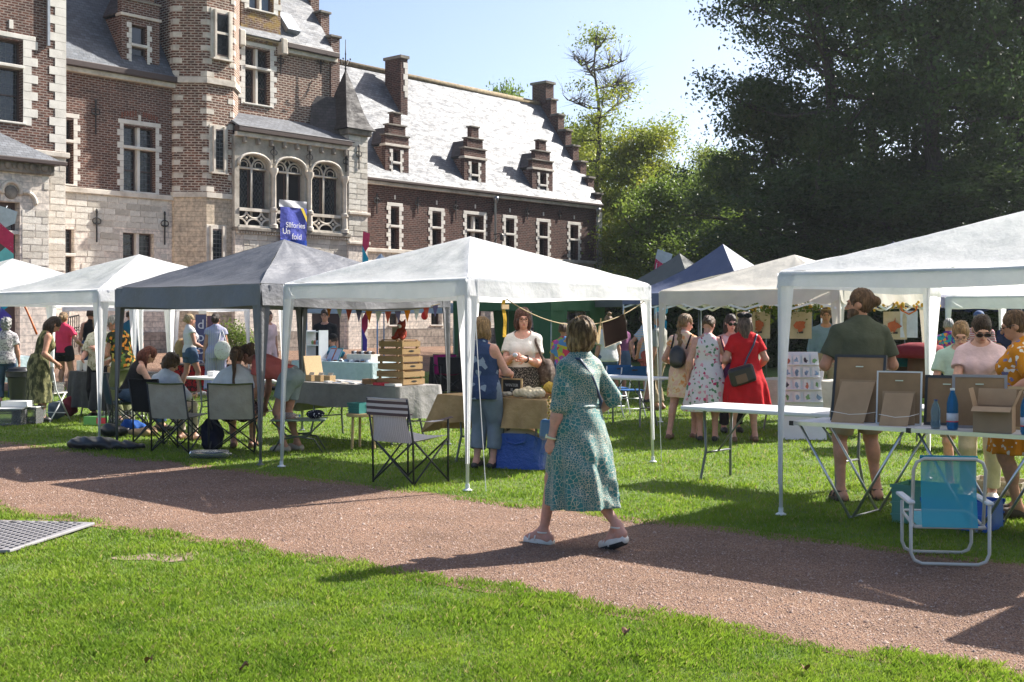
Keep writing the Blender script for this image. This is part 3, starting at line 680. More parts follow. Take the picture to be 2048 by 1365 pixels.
edge.append(sB1); zs = zSp
for i in range(0, len(edge), 2): b.box(edge[i], edge[i+1], yB+.02, yB+.4, zF0+.14, zTop)
for (a, c) in AS:
    P = arch_pts(a, c, zs)
    for (p, q) in zip(P[:-1], P[1:]):
        b.add([(p[0], yB+.02, p[1]), (q[0], yB+.02, q[1]), (q[0], yB+.02, zTop), (p[0], yB+.02, zTop), (p[0], yB+.4, p[1]), (q[0], yB+.4, q[1])], [(0, 1, 2, 3), (0, 4, 5, 1)])
b.build('arcade_wall', ASHL, CA, uv=True)
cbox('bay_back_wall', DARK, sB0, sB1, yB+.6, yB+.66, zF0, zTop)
cbox('bay_soffit', ASH, sB0, sB1, yB+.02, .0, zTop, zTop+.05)
for i, (a, c) in enumerate(AS):
    P = arch_pts(a, c, zs); m = (a+c)/2
    hm = MB(); hm.tube([(p[0]+(p[0]-m)*.09, yB-.015, p[1]+.06) for p in P], .05, 6); hm.build('hood_mould', ASH, CA, smooth=True)
    fr = MB(); y2 = yB+.3
    for (l, r) in ((a+.02, m-.05), (m+.05, c-.02)):
        fr.box(l, l+.05, y2-.03, y2+.04, zSill, zs); fr.box(r-.05, r, y2-.03, y2+.04, zSill, zs); fr.box(l+.05, r-.05, y2-.03, y2+.04, zs-.07, zs)
    wo = fr.build('loggia_window', WOOD_F, CA)
    for (l, r) in ((a+.07, m-.1), (m+.1, c-.07)): cbox('pane', DARK if i == 1 else GL_DI, l, r, y2, y2+.015, zSill, zs-.07, parent=wo)
    gp = MB().prism([(p[0], p[1]) for p in P], ((1, 0, 0), (0, 0, 1)), (0, y2+.02, 0), (0, .02, 0)); gp.build('pane', GL_DI, wo, uv=True)
    t = MB(); yt = yB+.2; hw = (c-a)/2
    t.tube([(m, yt, zSill-.3), (m, yt, zs+.02)], .045, 6); t.tube([(a, yt, zs), (c, yt, zs)], .045, 6)
    for sg in (-1, 1):                                 # two cusped heads and the vesica between
        cc = m+sg*hw/2; t.tube([(cc-hw*.47*math.cos(u), yt, zs+hw*.55*math.sin(u)) for u in np.linspace(0, PI, 12)], .035, 6)
        t.tube([(cc-hw*.25*math.cos(u), yt, zs+.12+hw*.2*math.sin(u)) for u in np.linspace(-.5, PI+.5, 10)], .022, 5)
        t.tube([(m+sg*hw*.02, yt, zs+hw*.02), (m+sg*hw*.2, yt, zs+hw*.48), (m, yt, zs+hw*.78)], .03, 5)
    t.build('tracery', ASH, wo, smooth=True)
    cn = MB(); r_ = .105; x = c+(AS[i+1][0]-c)/2 if i < 2 else c+.14; z0c = zF0+.16
    cn.lathe([(.15, 0), (.15, .12), (.11, .16), (.10, zSill-z0c-.1), (.14, zSill-z0c-.04), (.14, zSill-z0c+.05), (.085, zSill-z0c+.1), (.08, zs-z0c-.2), (.12, zs-z0c-.12), (.16, zs-z0c-.02), (.16, zs-z0c+.07)], 12, (x, yB-.06, z0c)); cn.build('column', ASH, CA, smooth=30)
    # pierced balustrade
    bl = MB(); H = zSill-zF0-.14; bw = c-a
    bl.box(a-.02, c+.02, yB-.02, yB+.14, zSill-.11, zSill); bl.box(a-.02, c+.02, yB-.02, yB+.14, zF0+.14, zF0+.22)
    zc_ = zF0+.22+(H-.19)/2; rr = (H-.19)/2
    for sgx in (-1, 1):
        ox = m+sgx*bw/4
        for u0 in (0, PI/2, PI, 3*PI/2):
            ex, ez = bw/4*math.copysign(1, math.cos(u0+PI/4)), rr*math.copysign(1, math.sin(u0+PI/4))
            bl.tube([(ox+ex*(1-math.cos(v)*.96), yB+.05, zc_+ez*(1-math.sin(v)*.96)) for v in np.linspace(0, PI/2, 8)], .035, 5)
        bl.ball((ox, yB+.05, zc_), (.06, .05, .06), 6)
    bl.build('balustrade', ASH, CA, smooth=40)
    anchor((x if i < 2 else x+.05), zs+.25, zs+.75, yB-.02)
for k in range(9): cbox('corbel', ASHD, sB0+.3+k*(sB1-sB0)/9, sB0+.42+k*(sB1-sB0)/9, yB-.14, yB+.02, zTop-.22, zTop, bevel=.03)
# door under the loggia
dr = MB(); ds = bs(600, wb)+.55; dr.box(ds, ds+1.55, yB+.26, yB+.32, BZ, BZ+2.35); do = dr.build('castle_door', plain('door_wood', (.03, .024, .03), .5), CA)
for i in range(5):
    for j in range(3): cbox('pane', plain('door_pane', (.5, .52, .55), .3), ds+.12+i*.27, ds+.34+i*.27, yB+.245, yB+.26, BZ+1.4+j*.3, BZ+1.66+j*.3, parent=do)
# corner pier with spire
wq2 = wb+.12; sp0, sp1 = bs(697, wq2), bs(735, wq2); zP = bz(718, 272, wq2)
cbox('corner_pier', STONE_W, sp0, sp1, -wq2, .3, BZ-.6, zP)
for z in (bz(716, 428, wq2), bz(716, 487, wq2)): cbox('pier_band', ASH, sp0-.03, sp1+.08, -wq2-.09, .32, z-.05, z+.06, bevel=.02)
anchor((sp0+sp1)/2, bz(718, 340, wq2), bz(718, 296, wq2), -wq2)
cbox('pier_cornice', ASHD, sp0-.1, sp1+.12, -wq2-.13, .4, zP, zP+.22, bevel=.04)
S_ = (sp1-sp0)+.5; c1 = (sp0+sp1)/2; c2 = -wq2+.72; zA = bz(700, 132, wb)
prof = [(.5, zP+.22), (.40, zP+.45), (.30, zP+.9), (.17, zP+.5*(zA-zP)+.4), (.0, zA)]; b = MB()
for (f0, z0), (f1, z1) in zip(prof[:-1], prof[1:]):
    for k in range(4):
        a0, a1 = PI/4+k*PI/2, PI/4+(k+1)*PI/2; q = S_*math.sqrt(2)
        pts = [(c1+f0*q*math.cos(a0), c2+f0*q*1.3*math.sin(a0), z0), (c1+f0*q*math.cos(a1), c2+f0*q*1.3*math.sin(a1), z0), (c1+f1*q*math.cos(a1), c2+f1*q*1.3*math.sin(a1), z1), (c1+f1*q*math.cos(a0), c2+f1*q*1.3*math.sin(a0), z1)]
        b.add(pts, [(0, 1, 2, 3)])
b.build('spire', SLATE_S, CA, uv=True)
zf = bz(700, 72, wb); f = MB(); f.tube([(c1, c2, zA-.1), (c1, c2, zf)], [.03, .012], 6); f.ball((c1, c2, zA+.02), .05, 6); f.ball((c1, c2, zf-.55), .035, 6)
for k in range(4):
    a = k*PI/2+.4; f.tube([(c1, c2, zA+.12), (c1+.14*math.cos(a), c2+.14*math.sin(a), zA+.16), (c1+.2*math.cos(a), c2+.2*math.sin(a), zA+.34)], .014, 5); f.ball((c1+.2*math.cos(a), c2+.2*math.sin(a), zA+.37), .035, 5)
f.build('finial', IRON, CA, smooth=True)
zl = bz(650, 195, .0); sl0 = sp0-1.1                   # small hipped roof joining spire and wall
b = MB().add([(sl0, -wb*.2, zBe+.35), (sp0+.1, -wb*.9, zBe+.35), (sp0+.35, -wb*.3, zl), (sl0+.45, .05, zl), (sp0+.5, .3, zBe+.3)], [(0, 1, 2, 3), (1, 4, 2)]); b.build('link_roof', SLATE_B, CA, uv=True)

# --- long right wing
sW0, sW1 = bs(705), bs(1197); zWe = bz(960, 386); zWr = zWe+5.35; bW = 3.45; zWs = bz(770, 499)
wins = [(781, 798, 416, 500, 453, 1), (864, 882, 426, 512, 456, 1), (933, 967, 433, 520, 462, 2), (1011, 1028, 440, 525, 469, 1), (1078, 1095, 447, 530, 475, 1), (1140, 1156, 453, 535, 480, 1)]
H_ = [(bs(a), bs(c), bz((a+c)/2, y1_), bz((a+c)/2, y0_)) for a, c, y0_, y1_, tr, l in wins]
zw0 = min(h[2] for h in H_); H_ = [(h[0], h[1], zw0, h[3]) for h in H_]
lowh = [(h[0]-.05, h[1]+.05, BZ+.9, BZ+2.0) for h in H_]
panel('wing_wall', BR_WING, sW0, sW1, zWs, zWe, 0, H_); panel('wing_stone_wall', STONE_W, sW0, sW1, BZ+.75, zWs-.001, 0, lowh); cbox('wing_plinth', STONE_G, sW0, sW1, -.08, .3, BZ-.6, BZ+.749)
cbox('string_course', ASH, sW0, sW1+.05, -.1, .03, zWs-.14, zWs+.02, bevel=.02)
cbox('plinth', STONE_G, sL, sB0, -.08, .1, BZ-.6, BZ+.7); cbox('bay_plinth', STONE_G, sB0, ds-.1, yB-.08, yB+.1, BZ-.6, BZ+.7)
for h, (a, c, y0_, y1_, tr, l) in zip(H_, wins):
    window(*h, transom=bz((a+c)/2, tr), lights=l, glass=GL_PL if l == 1 else GL_SQ, quoin=.13, qh=.175); keystone((h[0]+h[1])/2, h[3]+.34, 0, .07, .17)
for h in lowh: window(*h, quoin=0, glass=GL_PL)
cbox('gutter', FASCIA, sW0, sW1+.1, -.26, .04, zWe-.02, zWe+.1, bevel=.02); cbox('cornice', ASH, sW0, sW1+.05, -.16, .03, zWe-.16, zWe-.021, bevel=.02)
for px in (752, 834, 910, 988, 1053, 1118): anchor(bs(px), bz(px, 428 if px < 900 else 440), bz(px, 392+(px-752)*.09))
roof_quad('wing_roof', SLATE, [(sW0-2, -.25, zWe+.08), (sW1, -.25, zWe+.08), (sW1, bW, zWr), (sW0-2, bW, zWr)])
roof_quad('wing_roof', SLATE, [(sW1, 2*bW+.25, zWe+.08), (sW0-2, 2*bW+.25, zWe+.08), (sW0-2, bW, zWr), (sW1, bW, zWr)])
MB().tube([(sW0-2, bW, zWr+.02), (sW1, bW, zWr+.02)], .13, 8).build('ridge_tiles', RIDGE, CA, smooth=True)
stepped_gable('wing_gable', sW1-.35, sW1+.12, -.1, bW-.25, zWe-.3, zWr+.1, 7, BR_WING, base=BZ)
cbox('gable_stack', BR_WING, sW1-.42, sW1+.2, bW-.45, bW+.45, zWr, zWr+1.0); cbox('coping', ASHD, sW1-.5, sW1+.28, bW-.53, bW+.53, zWr+1.001, zWr+1.12)
for k in range(26):
    z = BZ+.9+k*.26; L = .42 if k % 2 else .26
    if z < zWe-.3: cbox('quoin', ASHW, sW1+.12-L, sW1+.135, -.118, .1, z+.005, z+.25)
def dz_(px, py): return bz(px, py, 0)
for (a, c, yb_, yc_, yt_, w0, w1, wt, wb_, tr) in ((770, 816, 366, 294, 224, 786, 801, 302, 361, 326), (928, 970, 390, 319, 252, 943, 957, 327, 384, 351), (1064, 1104, 408, 341, 279, 1080, 1093, 348, 402, 371)):
    m = (a+c)/2
    dormer(bs(a+1), bs(c+2), dz_(m, yb_), dz_(m, yc_), dz_(m, yt_), (bs(w0), bs(w1), dz_(m, wb_), dz_(m, wt)), zWe, bW, zWr, BR_WING, y0=.02, transom=dz_(m, tr), side_mat=BR_MAIN)
sc_ = bs(818, -1.6); zc0 = zWr-2.3                      # chimney on the roof slope
cbox('chimney', BR_WING, sc_-.1, sc_+.30, 2.0, 3.0, zc0, bz(811, 118, -2.0)); cbox('chimney_cap', ASHD, sc_-.16, sc_+.36, 1.94, 3.06, bz(811, 118, -2.0)+.001, bz(811, 113, -2.0)+.02)
for k in range(6): cbox('quoin', ASHW, sc_+.303-(.26 if k % 2 else .18), sc_+.305, 1.985, 2.2, zc0+1.0+k*.25, zc0+1.24+k*.25)
for px, z1_ in ((987, zWe-.1), (1191, zWe-.1)):
    s = bs(px); p = MB(); p.tube([(s, -.1, BZ), (s, -.1, z1_-.3), (s, -.18, z1_)], .05, 8); p.lathe([(.06, 0), (.12, .2), (.12, .28)], 8, (s, -.15, z1_-.3)); p.build('downpipe', PIPE, CA, smooth=True)
lp = MB(); s = bs(985); zz = bz(985, 470); lp.tube([(s, -.05, zz), (s, -.5, zz+.05)], .02, 6); lp.tube([(s, -.05, zz-.35), (s, -.3, zz-.1), (s, -.5, zz+.05)], .015, 6); lp.lathe([(.05, 0), (.1, .05), (.08, .25), (.02, .32)], 6, (s, -.55, zz-.28)); lp.build('wall_lantern', IRON, CA)
# single stone blocks standing proud of the pale walls
def m_block():
    t = NT('stone_block'); oi = t.n('ShaderNodeObjectInfo'); co = t.coord()
    a = t.ramp(oi.outputs['Random'], [(0, (.50, .465, .415)), (.35, (.64, .605, .55)), (1, (.76, .73, .68))])
    f = t.ramp(t.noise(co, 2.2, 6, .7), [(.3, (.72, .70, .67)), (.6, (1.04, 1.03, 1.0))]); return t.done(t.mix(1., a, f, 'MULTIPLY'), .9, t.bump(t.noise(co, 9, 5, .7), .5, .03), spec=.2)
BLOCK = m_block(); _bm = {}
def block(parent, a, c, d, e, y, pr):
    k = (round(c-a, 2), round(e-d, 2), round(pr, 3))
    if k not in _bm:
        me = bpy.data.meshes.new('stone_block'); q = MB().box(0, k[0]-.012, 0, .06, 0, k[1]-.012); bv = .008
        q.v = [(x+(bv if yy < .01 and x < .01 else -bv if yy < .01 else 0), yy, z+(bv if yy < .01 and z < .01 else -bv if yy < .01 else 0)) for x, yy, z in q.v]
        me.from_pydata(q.v, [], q.f); me.materials.append(BLOCK); _bm[k] = me
    o = bpy.data.objects.new('stone_block', _bm[k]); COL.objects.link(o); o.parent = parent; o.location = (a+.006, y-pr, d+.006)
def masonry(parent, s0, s1, z0, z1, y, holes=(), h=.2, w_=.6, seed=0):
    rg = np.random.default_rng(seed); z = z1
    while z-h >= z0:
        x = s0; first = True
        while x < s1-.02:
            ww = round(float(rg.choice([.4, .5, .6, .7])) if not first else float(rg.choice([.25, .4, .6])), 2); first = False; e = min(x+ww, s1)
            if s1-e < .15: e = s1
            if not any(x < q[1]+.02 and e > q[0]-.02 and z-h < q[3]+.02 and z > q[2]-.02 for q in holes): block(parent, x, e, z-h, z, y, float(rg.choice([.006, .010, .014, .018])))
            x = e
        z -= h
byname = {o.name: o for o in CA.children}
masonry(byname['stone_base_wall'], sPr+.05, bs(335), BZ+2.5, zB-.16, 0, [hC, hD], seed=1)
masonry(byname['pavilion_stone_wall'], sQr+.05, sPr, BZ+2.4, zPb-.12, yP, seed=2)
masonry(byname['porch_wall'], hQ[1]+.05, sQr, BZ+2.4, zQt-.02, yQ, [(cxs-.8, cxs+.8, hQ[3], hQ[3]+.8)], seed=3)
masonry(byname['corner_pier'], sp0, sp1, bz(716, 487, wq2)+.08, zP-.02, -wq2, [(sp0, sp1, bz(716, 428, wq2)-.06, bz(716, 428, wq2)+.07)], seed=4)
masonry(byname['bay_wall'], sB0+.35, sB1, BZ+2.4, zF0-.1, yB, seed=5)
# banner over the balustrade
bnw = wb+.22; bn0, bn1 = bs(561, bnw), bs(613, bnw); zb1, zb0 = bz(588, 402, bnw), bz(588, 500, bnw)-.6
BN = thing('balcony_banner', 'long blue printed banner hanging over the castle balcony railing', 'banner', (OX, OY, 0), GRID_RZ)
def sheet(name, mat, s0, s1, z0, z1, y, parent, amp=.02, n=16):
    b = MB(); fn = lambda u, v, o=0: (s0+(s1-s0)*u, y+amp*math.sin(u*9+v*3)+o, z0+(z1-z0)*v)
    b.grid(lambda u, v: fn(u, v), n, n); b.grid(lambda u, v: fn(1-u, v, .004), n, n); return b.build(name, mat, parent, smooth=True)
zh = zb1-.25; zm = zb0+(zh-zb0)*.45
sheet('hem', fabric('banner_white', (.75, .75, .78)), bn0-.05, bn1, zh, zb1, -bnw, BN); sheet('upper_field', fabric('banner_violet', (.10, .12, .48)), bn0, bn1, zm, zh, -bnw, BN); sheet('lower_field', fabric('banner_blue', (.02, .07, .42)), bn0, bn1, zb0, zm, -bnw, BN)
BWH = plain('print_white', (.8, .8, .8), .7); BYE = plain('print_yellow', (.75, .55, .03), .7); BRE = plain('print_red', (.7, .05, .08), .7)
Mt = lambda s, z: Matrix.Translation((s, -bnw-.035, z)) @ Matrix.Rotation(R(90), 4, 'X')
W_ = bn1-bn0; mB = (bn0+bn1)/2
txt('lettering', 'Sllfories', W_*.235, BWH, BN, Mt(mB+.05*W_, zh-.55*(zh-zm))); txt('lettering', 'Un', W_*.25, BWH, BN, Mt(bn0+.2*W_, zh-.75*(zh-zm))); txt('lettering', 'fold', W_*.25, BWH, BN, Mt(mB+.1*W_, zh-.9*(zh-zm)))
for (x, z, hw, m_, fl) in ((mB, zm-.3, .13, BWH, -1), (mB-.22, zm-.52, .13, BYE, 1), (mB+.2, zm-.55, .15, BRE, 1)):
    MB().prism([(x-hw, z), (x+hw, z), (x, z+fl*hw*1.1)], ((1, 0, 0), (0, 0, 1)), (0, -bnw-.037, 0), (0, .003, 0)).build('printed_triangle', m_, BN)
MB().prism([(bn1-.3, zh), (bn1-.16, zh), (bn1-.01, zh-.3), (bn1-.01, zh-.5)], ((1, 0, 0), (0, 0, 1)), (0, -bnw-.034, 0), (0, .003, 0)).build('printed_stripe', BYE, BN)
# outdoor stair railing and bush at the wall
st = thing('stair_railing', 'black wrought iron stair railing against the castle wall at left', 'railing', (OX, OY, 0), GRID_RZ)
s0 = bs(133, 2.0); s1 = bs(158, 2.0); b = MB()
zr0, zr1 = bz(150, 690, 2.), bz(135, 636, 2.)
for k in range(7):
    x = s0+(s1-s0)*k/6; zt = zr1-(zr1-zr0-.9)*k/6*.9; b.bar((x, -2.0, zt-.95), (x, -2.0, zt), .022)
    b.tube([(x+.06*math.cos(a), -2.0, zt-.4+.06*math.sin(a)) for a in np.linspace(0, 6.28, 9)], .008, 4)
b.tube([(s0, -2, zr1), (s1, -2, zr1-(zr1-zr0-.9)*.9)], .025, 6); b.build('rail', IRON, st)
# ---------------------------------------------------------------- trees
def m_leaf(name, c1, c2, c3, trans=.55):
    t = NT(name); g = t.n('ShaderNodeNewGeometry'); co = t.coord()
    a = t.ramp(t.noise(co, .55, 4), [(.32, c1), (.52, c2), (.72, c3)])
    c = t.mix(t.math('MULTIPLY', g.outputs['Random Per Island'], .5), a, tuple(q*1.5 for q in c2))
    return t.done(c, .45, trans=trans, tcol=c, spec=.35)
BARK = NT('bark'); _c = BARK.coord('Object', (6, 6, 1.2)); _n = BARK.noise(_c, 3, 5)
BARK = BARK.done(BARK.ramp(_n, [(.3, (.035, .028, .022)), (.7, (.10, .085, .07))]), .9, BARK.bump(_n, .8, .05))
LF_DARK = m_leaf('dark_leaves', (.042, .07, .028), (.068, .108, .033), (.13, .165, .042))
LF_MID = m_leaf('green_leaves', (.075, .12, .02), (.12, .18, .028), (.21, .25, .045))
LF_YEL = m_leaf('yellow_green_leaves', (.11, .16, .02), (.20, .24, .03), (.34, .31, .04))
def leaf_cloud(centres, sig, per, size, rng, flat=.55):
    """rhombic leaves scattered about clump centres"""
    n = len(centres)*per; C = np.repeat(np.asarray(centres), per, 0); S = np.repeat(np.asarray(sig), per)[:, None]
    P = C+rng.normal(0, 1, (n, 3))*S*np.array((1, 1, flat))
    nr = rng.normal(0, 1, (n, 3))+np.array((0, 0, .7)); nr /= np.linalg.norm(nr, axis=1)[:, None]
    a = np.cross(nr, rng.normal(0, 1, (n, 3))); a /= np.linalg.norm(a, axis=1)[:, None]+1e-9; b = np.cross(nr, a)
    L = size*rng.uniform(.6, 1.35, n)[:, None]
    V = np.stack([P-a*L, P-b*L*.55+nr*L*.12, P+a*L, P+b*L*.55+nr*L*.12], 1).reshape(-1, 3)
    return V, np.arange(4*n).reshape(n, 4)
def tree(name, label, xy, H, r, seed, leaf, leafsize=.1, clumps=260, per=120, base=.18, lean=0., bare=0., group='trees around the castle lawn', squash=1., sig=.42, stem=None):
    rng = np.random.default_rng(seed); T = thing(name, label, 'tree', on_ground(xy), 0, group)
    wood = MB(); tr = stem or .018*H
    top = np.array((lean*H, 0, H*.93)); pts = [np.array((0, 0, -.2))]
    for i in range(1, 9): f = i/8; pts.append(np.array((lean*H*f*f+rng.normal(0, .01*H)*(f < .95), rng.normal(0, .01*H), H*.93*f)))
    wood.tube(pts, [tr*(1-.98*(i/8)**.8)+.014 for i in range(9)], 9)
    C = []; sg = []
    nl = max(9, int(26*(clumps/260)**.5))
    for k in range(nl):
        f = base+(.97-base)*((k+.5)/nl)**.85; az = k*2.4+rng.normal(0, .35)
        prof = math.sin(PI*min(1, ((f-base)/(1-base)*.86+.14)))**.75
        L = r*prof*rng.uniform(.7, 1.12); i0 = min(7, int(f*8)); p0 = pts[i0]+(pts[i0+1]-pts[i0])*(f*8-i0) if i0 < 8 else pts[8]
        up = rng.uniform(.15, .6)*L*(.4+.8*f); e = p0+np.array((math.cos(az)*L, math.sin(az)*L*squash, up))
        mid = (p0+e)/2+np.array((0, 0, -.08*L))+rng.normal(0, .06*L, 3); br = [p0, mid, e]
        wood.tube(br, [tr*.30*(1-f*.6), tr*.17, .012], 6, False)
        is_bare = f > 1-bare
        for s in range(5 if not is_bare else 11):
            u = rng.uniform(.3, 1.); q = p0*(1-u)**2+2*u*(1-u)*mid+u*u*e
            d = rng.normal(0, 1, 3); d[2] = abs(d[2])*.5+(.6 if is_bare else 0); d /= np.linalg.norm(d); q2 = q+d*L*rng.uniform(.25, .5)
            wood.tube([q, (q+q2)/2+rng.normal(0, .05*L, 3), q2], [.035+.001*H, .02, .006], 4, False)
            if is_bare:
                for _ in range(5): d2 = d+rng.normal(0, .5, 3); wood.tube([(q+q2)/2, (q+q2)/2+d2*L*.33], [.011, .004], 3, False)
            if is_bare and rng.random() < .96: continue
            m = max(1, round(clumps/(nl*5)*rng.uniform(.6, 1.5)))
            for _ in range(m):
                v = rng.uniform(.1, 1.1); C.append(q+(q2-q)*v+rng.normal(0, .16*L, 3)*np.array((1, squash, .7))); sg.append(sig*rng.uniform(.6, 1.35))
    wood.build('trunk', BARK, T, smooth=True)
    V, F = leaf_cloud(C, sg, per, leafsize, rng); tag(raw_mesh('crown', V, F, leaf, T), kind='stuff'); return T
def again(src, xy, rz, sc, label, mat=None):
    t = copy_tree(src); t.location = on_ground(xy); t.rotation_euler.z = rz; t.scale = sc if hasattr(sc, '__len__') else (sc,)*3; t['label'] = label
    if mat is not None:
        for c in t.children:
            if c.name.startswith('crown'): c.material_slots[0].link = 'OBJECT'; c.material_slots[0].material = mat
    return t
def X(px, Y): return (at(px, Y), Y)
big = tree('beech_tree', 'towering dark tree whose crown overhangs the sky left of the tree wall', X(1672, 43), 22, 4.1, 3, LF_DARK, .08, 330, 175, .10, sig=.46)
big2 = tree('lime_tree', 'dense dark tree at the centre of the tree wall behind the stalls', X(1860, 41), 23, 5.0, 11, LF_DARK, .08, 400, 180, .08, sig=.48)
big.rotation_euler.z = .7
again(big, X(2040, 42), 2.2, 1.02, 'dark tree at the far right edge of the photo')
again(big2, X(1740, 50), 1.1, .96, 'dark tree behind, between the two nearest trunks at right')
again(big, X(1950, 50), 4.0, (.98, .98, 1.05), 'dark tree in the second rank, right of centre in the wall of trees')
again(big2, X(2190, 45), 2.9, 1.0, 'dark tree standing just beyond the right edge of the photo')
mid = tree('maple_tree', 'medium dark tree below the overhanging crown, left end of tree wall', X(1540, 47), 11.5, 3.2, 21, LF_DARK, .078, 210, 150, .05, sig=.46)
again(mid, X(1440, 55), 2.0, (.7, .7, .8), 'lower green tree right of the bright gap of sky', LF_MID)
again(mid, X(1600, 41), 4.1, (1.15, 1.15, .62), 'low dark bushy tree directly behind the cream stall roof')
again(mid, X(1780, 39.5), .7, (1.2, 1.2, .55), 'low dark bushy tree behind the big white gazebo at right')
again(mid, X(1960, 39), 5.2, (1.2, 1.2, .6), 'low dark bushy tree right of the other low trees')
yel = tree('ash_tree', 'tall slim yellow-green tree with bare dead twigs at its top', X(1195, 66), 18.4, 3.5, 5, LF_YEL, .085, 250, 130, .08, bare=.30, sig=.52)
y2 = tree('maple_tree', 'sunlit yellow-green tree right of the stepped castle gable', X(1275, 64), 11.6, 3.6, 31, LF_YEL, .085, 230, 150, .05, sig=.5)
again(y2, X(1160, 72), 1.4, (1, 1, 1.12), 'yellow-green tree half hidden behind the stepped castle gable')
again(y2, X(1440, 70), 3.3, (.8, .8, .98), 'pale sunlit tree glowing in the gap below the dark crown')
g2 = tree('hornbeam_tree', 'small round mid green tree at the foot of the yellow-green trees', X(1350, 58), 8.2, 3.0, 41, LF_MID, .08, 220, 150, .03, sig=.45)
again(g2, X(1255, 60), 2.1, (.95, .95, .72), 'bright bush beside the castle corner downpipe', LF_YEL)
again(g2, X(1310, 60), 1.7, (.9, .9, .8), 'yellowish round bush right of the castle corner', LF_YEL); again(g2, X(1020, 78), .9, (1.0, 1.0, 2.0), 'green treetop showing above the castle roof ridge')
again(g2, X(1430, 52), 4.4, (.9, .9, .7), 'mid green bush left of the blue stall peak')
again(g2, X(1230, 56), 5.4, (.7, .7, .45), 'low leafy bush below the castle gable', LF_YEL)
# clipped dark hedge behind the stalls
rng = np.random.default_rng(9); Hh = thing('clipped_hedge', 'long dark clipped hedge behind the stalls at right', 'hedge', (0, 0, 0))
a, b_ = np.array(X(1190, 43)), np.array(X(2230, 37)); n = 900; u = rng.random(n)
hp = a+(b_-a)*u[:, None]; C = np.stack([hp[:, 0]+rng.normal(0, .3, n), hp[:, 1]+rng.normal(0, .4, n), rng.uniform(.1, 2.9, n)], 1)
V, F = leaf_cloud(C, np.full(n, .3), 75, .075, rng, .8); tag(raw_mesh('foliage', V, F, LF_DARK, Hh), kind='stuff')
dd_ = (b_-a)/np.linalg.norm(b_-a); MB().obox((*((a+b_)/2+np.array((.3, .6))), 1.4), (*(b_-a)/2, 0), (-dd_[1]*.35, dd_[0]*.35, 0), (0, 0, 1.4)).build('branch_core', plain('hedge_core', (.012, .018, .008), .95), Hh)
# lavender-like bush at the castle foot
sb = thing('wall_shrub', 'small grey-green shrub growing at the castle wall', 'shrub', (*X(472, 39.5), .45)); V, F = leaf_cloud(rng.normal(0, .28, (40, 3))*np.array((1.2, 1, .7))+np.array((0, 0, .45)), np.full(40, .14), 60, .04, rng, 1); tag(raw_mesh('foliage', V, F, LF_MID, sb), kind='stuff')
MB().tube([(0, 0, -.1), (0, 0, .5)], .03, 5).build('stem', BARK, sb)
# ---------------------------------------------------------------- stall tents
def m_tarp(name, col, trans, rough=.5, wr=.6, spec=.4):
    t = NT(name); co = t.coord()
    f = t.noise(co, 3, 5, .6); c = t.ramp(f, [(.3, tuple(q*.9 for q in col)), (.65, col)])
    n1 = t.noise(t.coord('Object', (1, 1.7, 1)), 3.6, 4, .6)
    v = t.n('ShaderNodeTexVoronoi', feature='DISTANCE_TO_EDGE'); v.inputs['Scale'].default_value = 2.2
    mp = t.n('ShaderNodeMix', data_type='VECTOR'); mp.inputs[0].default_value = .25; t.l(co, mp.inputs[4])
    nz = t.n('ShaderNodeTexNoise'); nz.inputs['Scale'].default_value = 2; t.l(co, nz.inputs['Vector']); t.l(nz.outputs['Color'], mp.inputs[5]); t.l(mp.outputs[1], v.inputs['Vector'])
    n = t.bump(n1, wr, .045); n = t.bump(v.outputs['Distance'], wr*.35, .03, n)
    return t.done(c, rough, n, trans=trans, tcol=c, spec=spec)
TW = m_tarp('white_tarpaulin', (.86, .86, .87), .5, wr=.45); TC = m_tarp('cream_canvas', (.66, .61, .53), .22, .7, .35); TN = m_tarp('navy_canvas', (.10, .12, .20), .08, .6, .4); TG = m_tarp('charcoal_canvas', (.165, .168, .182), .05, .56, .5, 1.)
TGN = m_tarp('green_canvas', (.045, .15, .062), .25, .7, .35); TOL = m_tarp('olive_grey_canvas', (.13, .135, .12), .1, .7, .3); TB = m_tarp('pale_blue_canvas', (.45, .55, .66), .3); TST = m_tarp('deep_navy_canvas', (.02, .03, .09), .05, .7, .3)
TG.node_tree.nodes['Principled BSDF'].inputs['Metallic'].default_value = .55
POLE = plain('white_steel_pole', (.68, .70, .72), .35, .05); POLEG = plain('grey_steel_pole', (.20, .21, .22), .35, .05, metallic=.4); GUY = plain('white_guy_rope', (.7, .7, .68), .8)
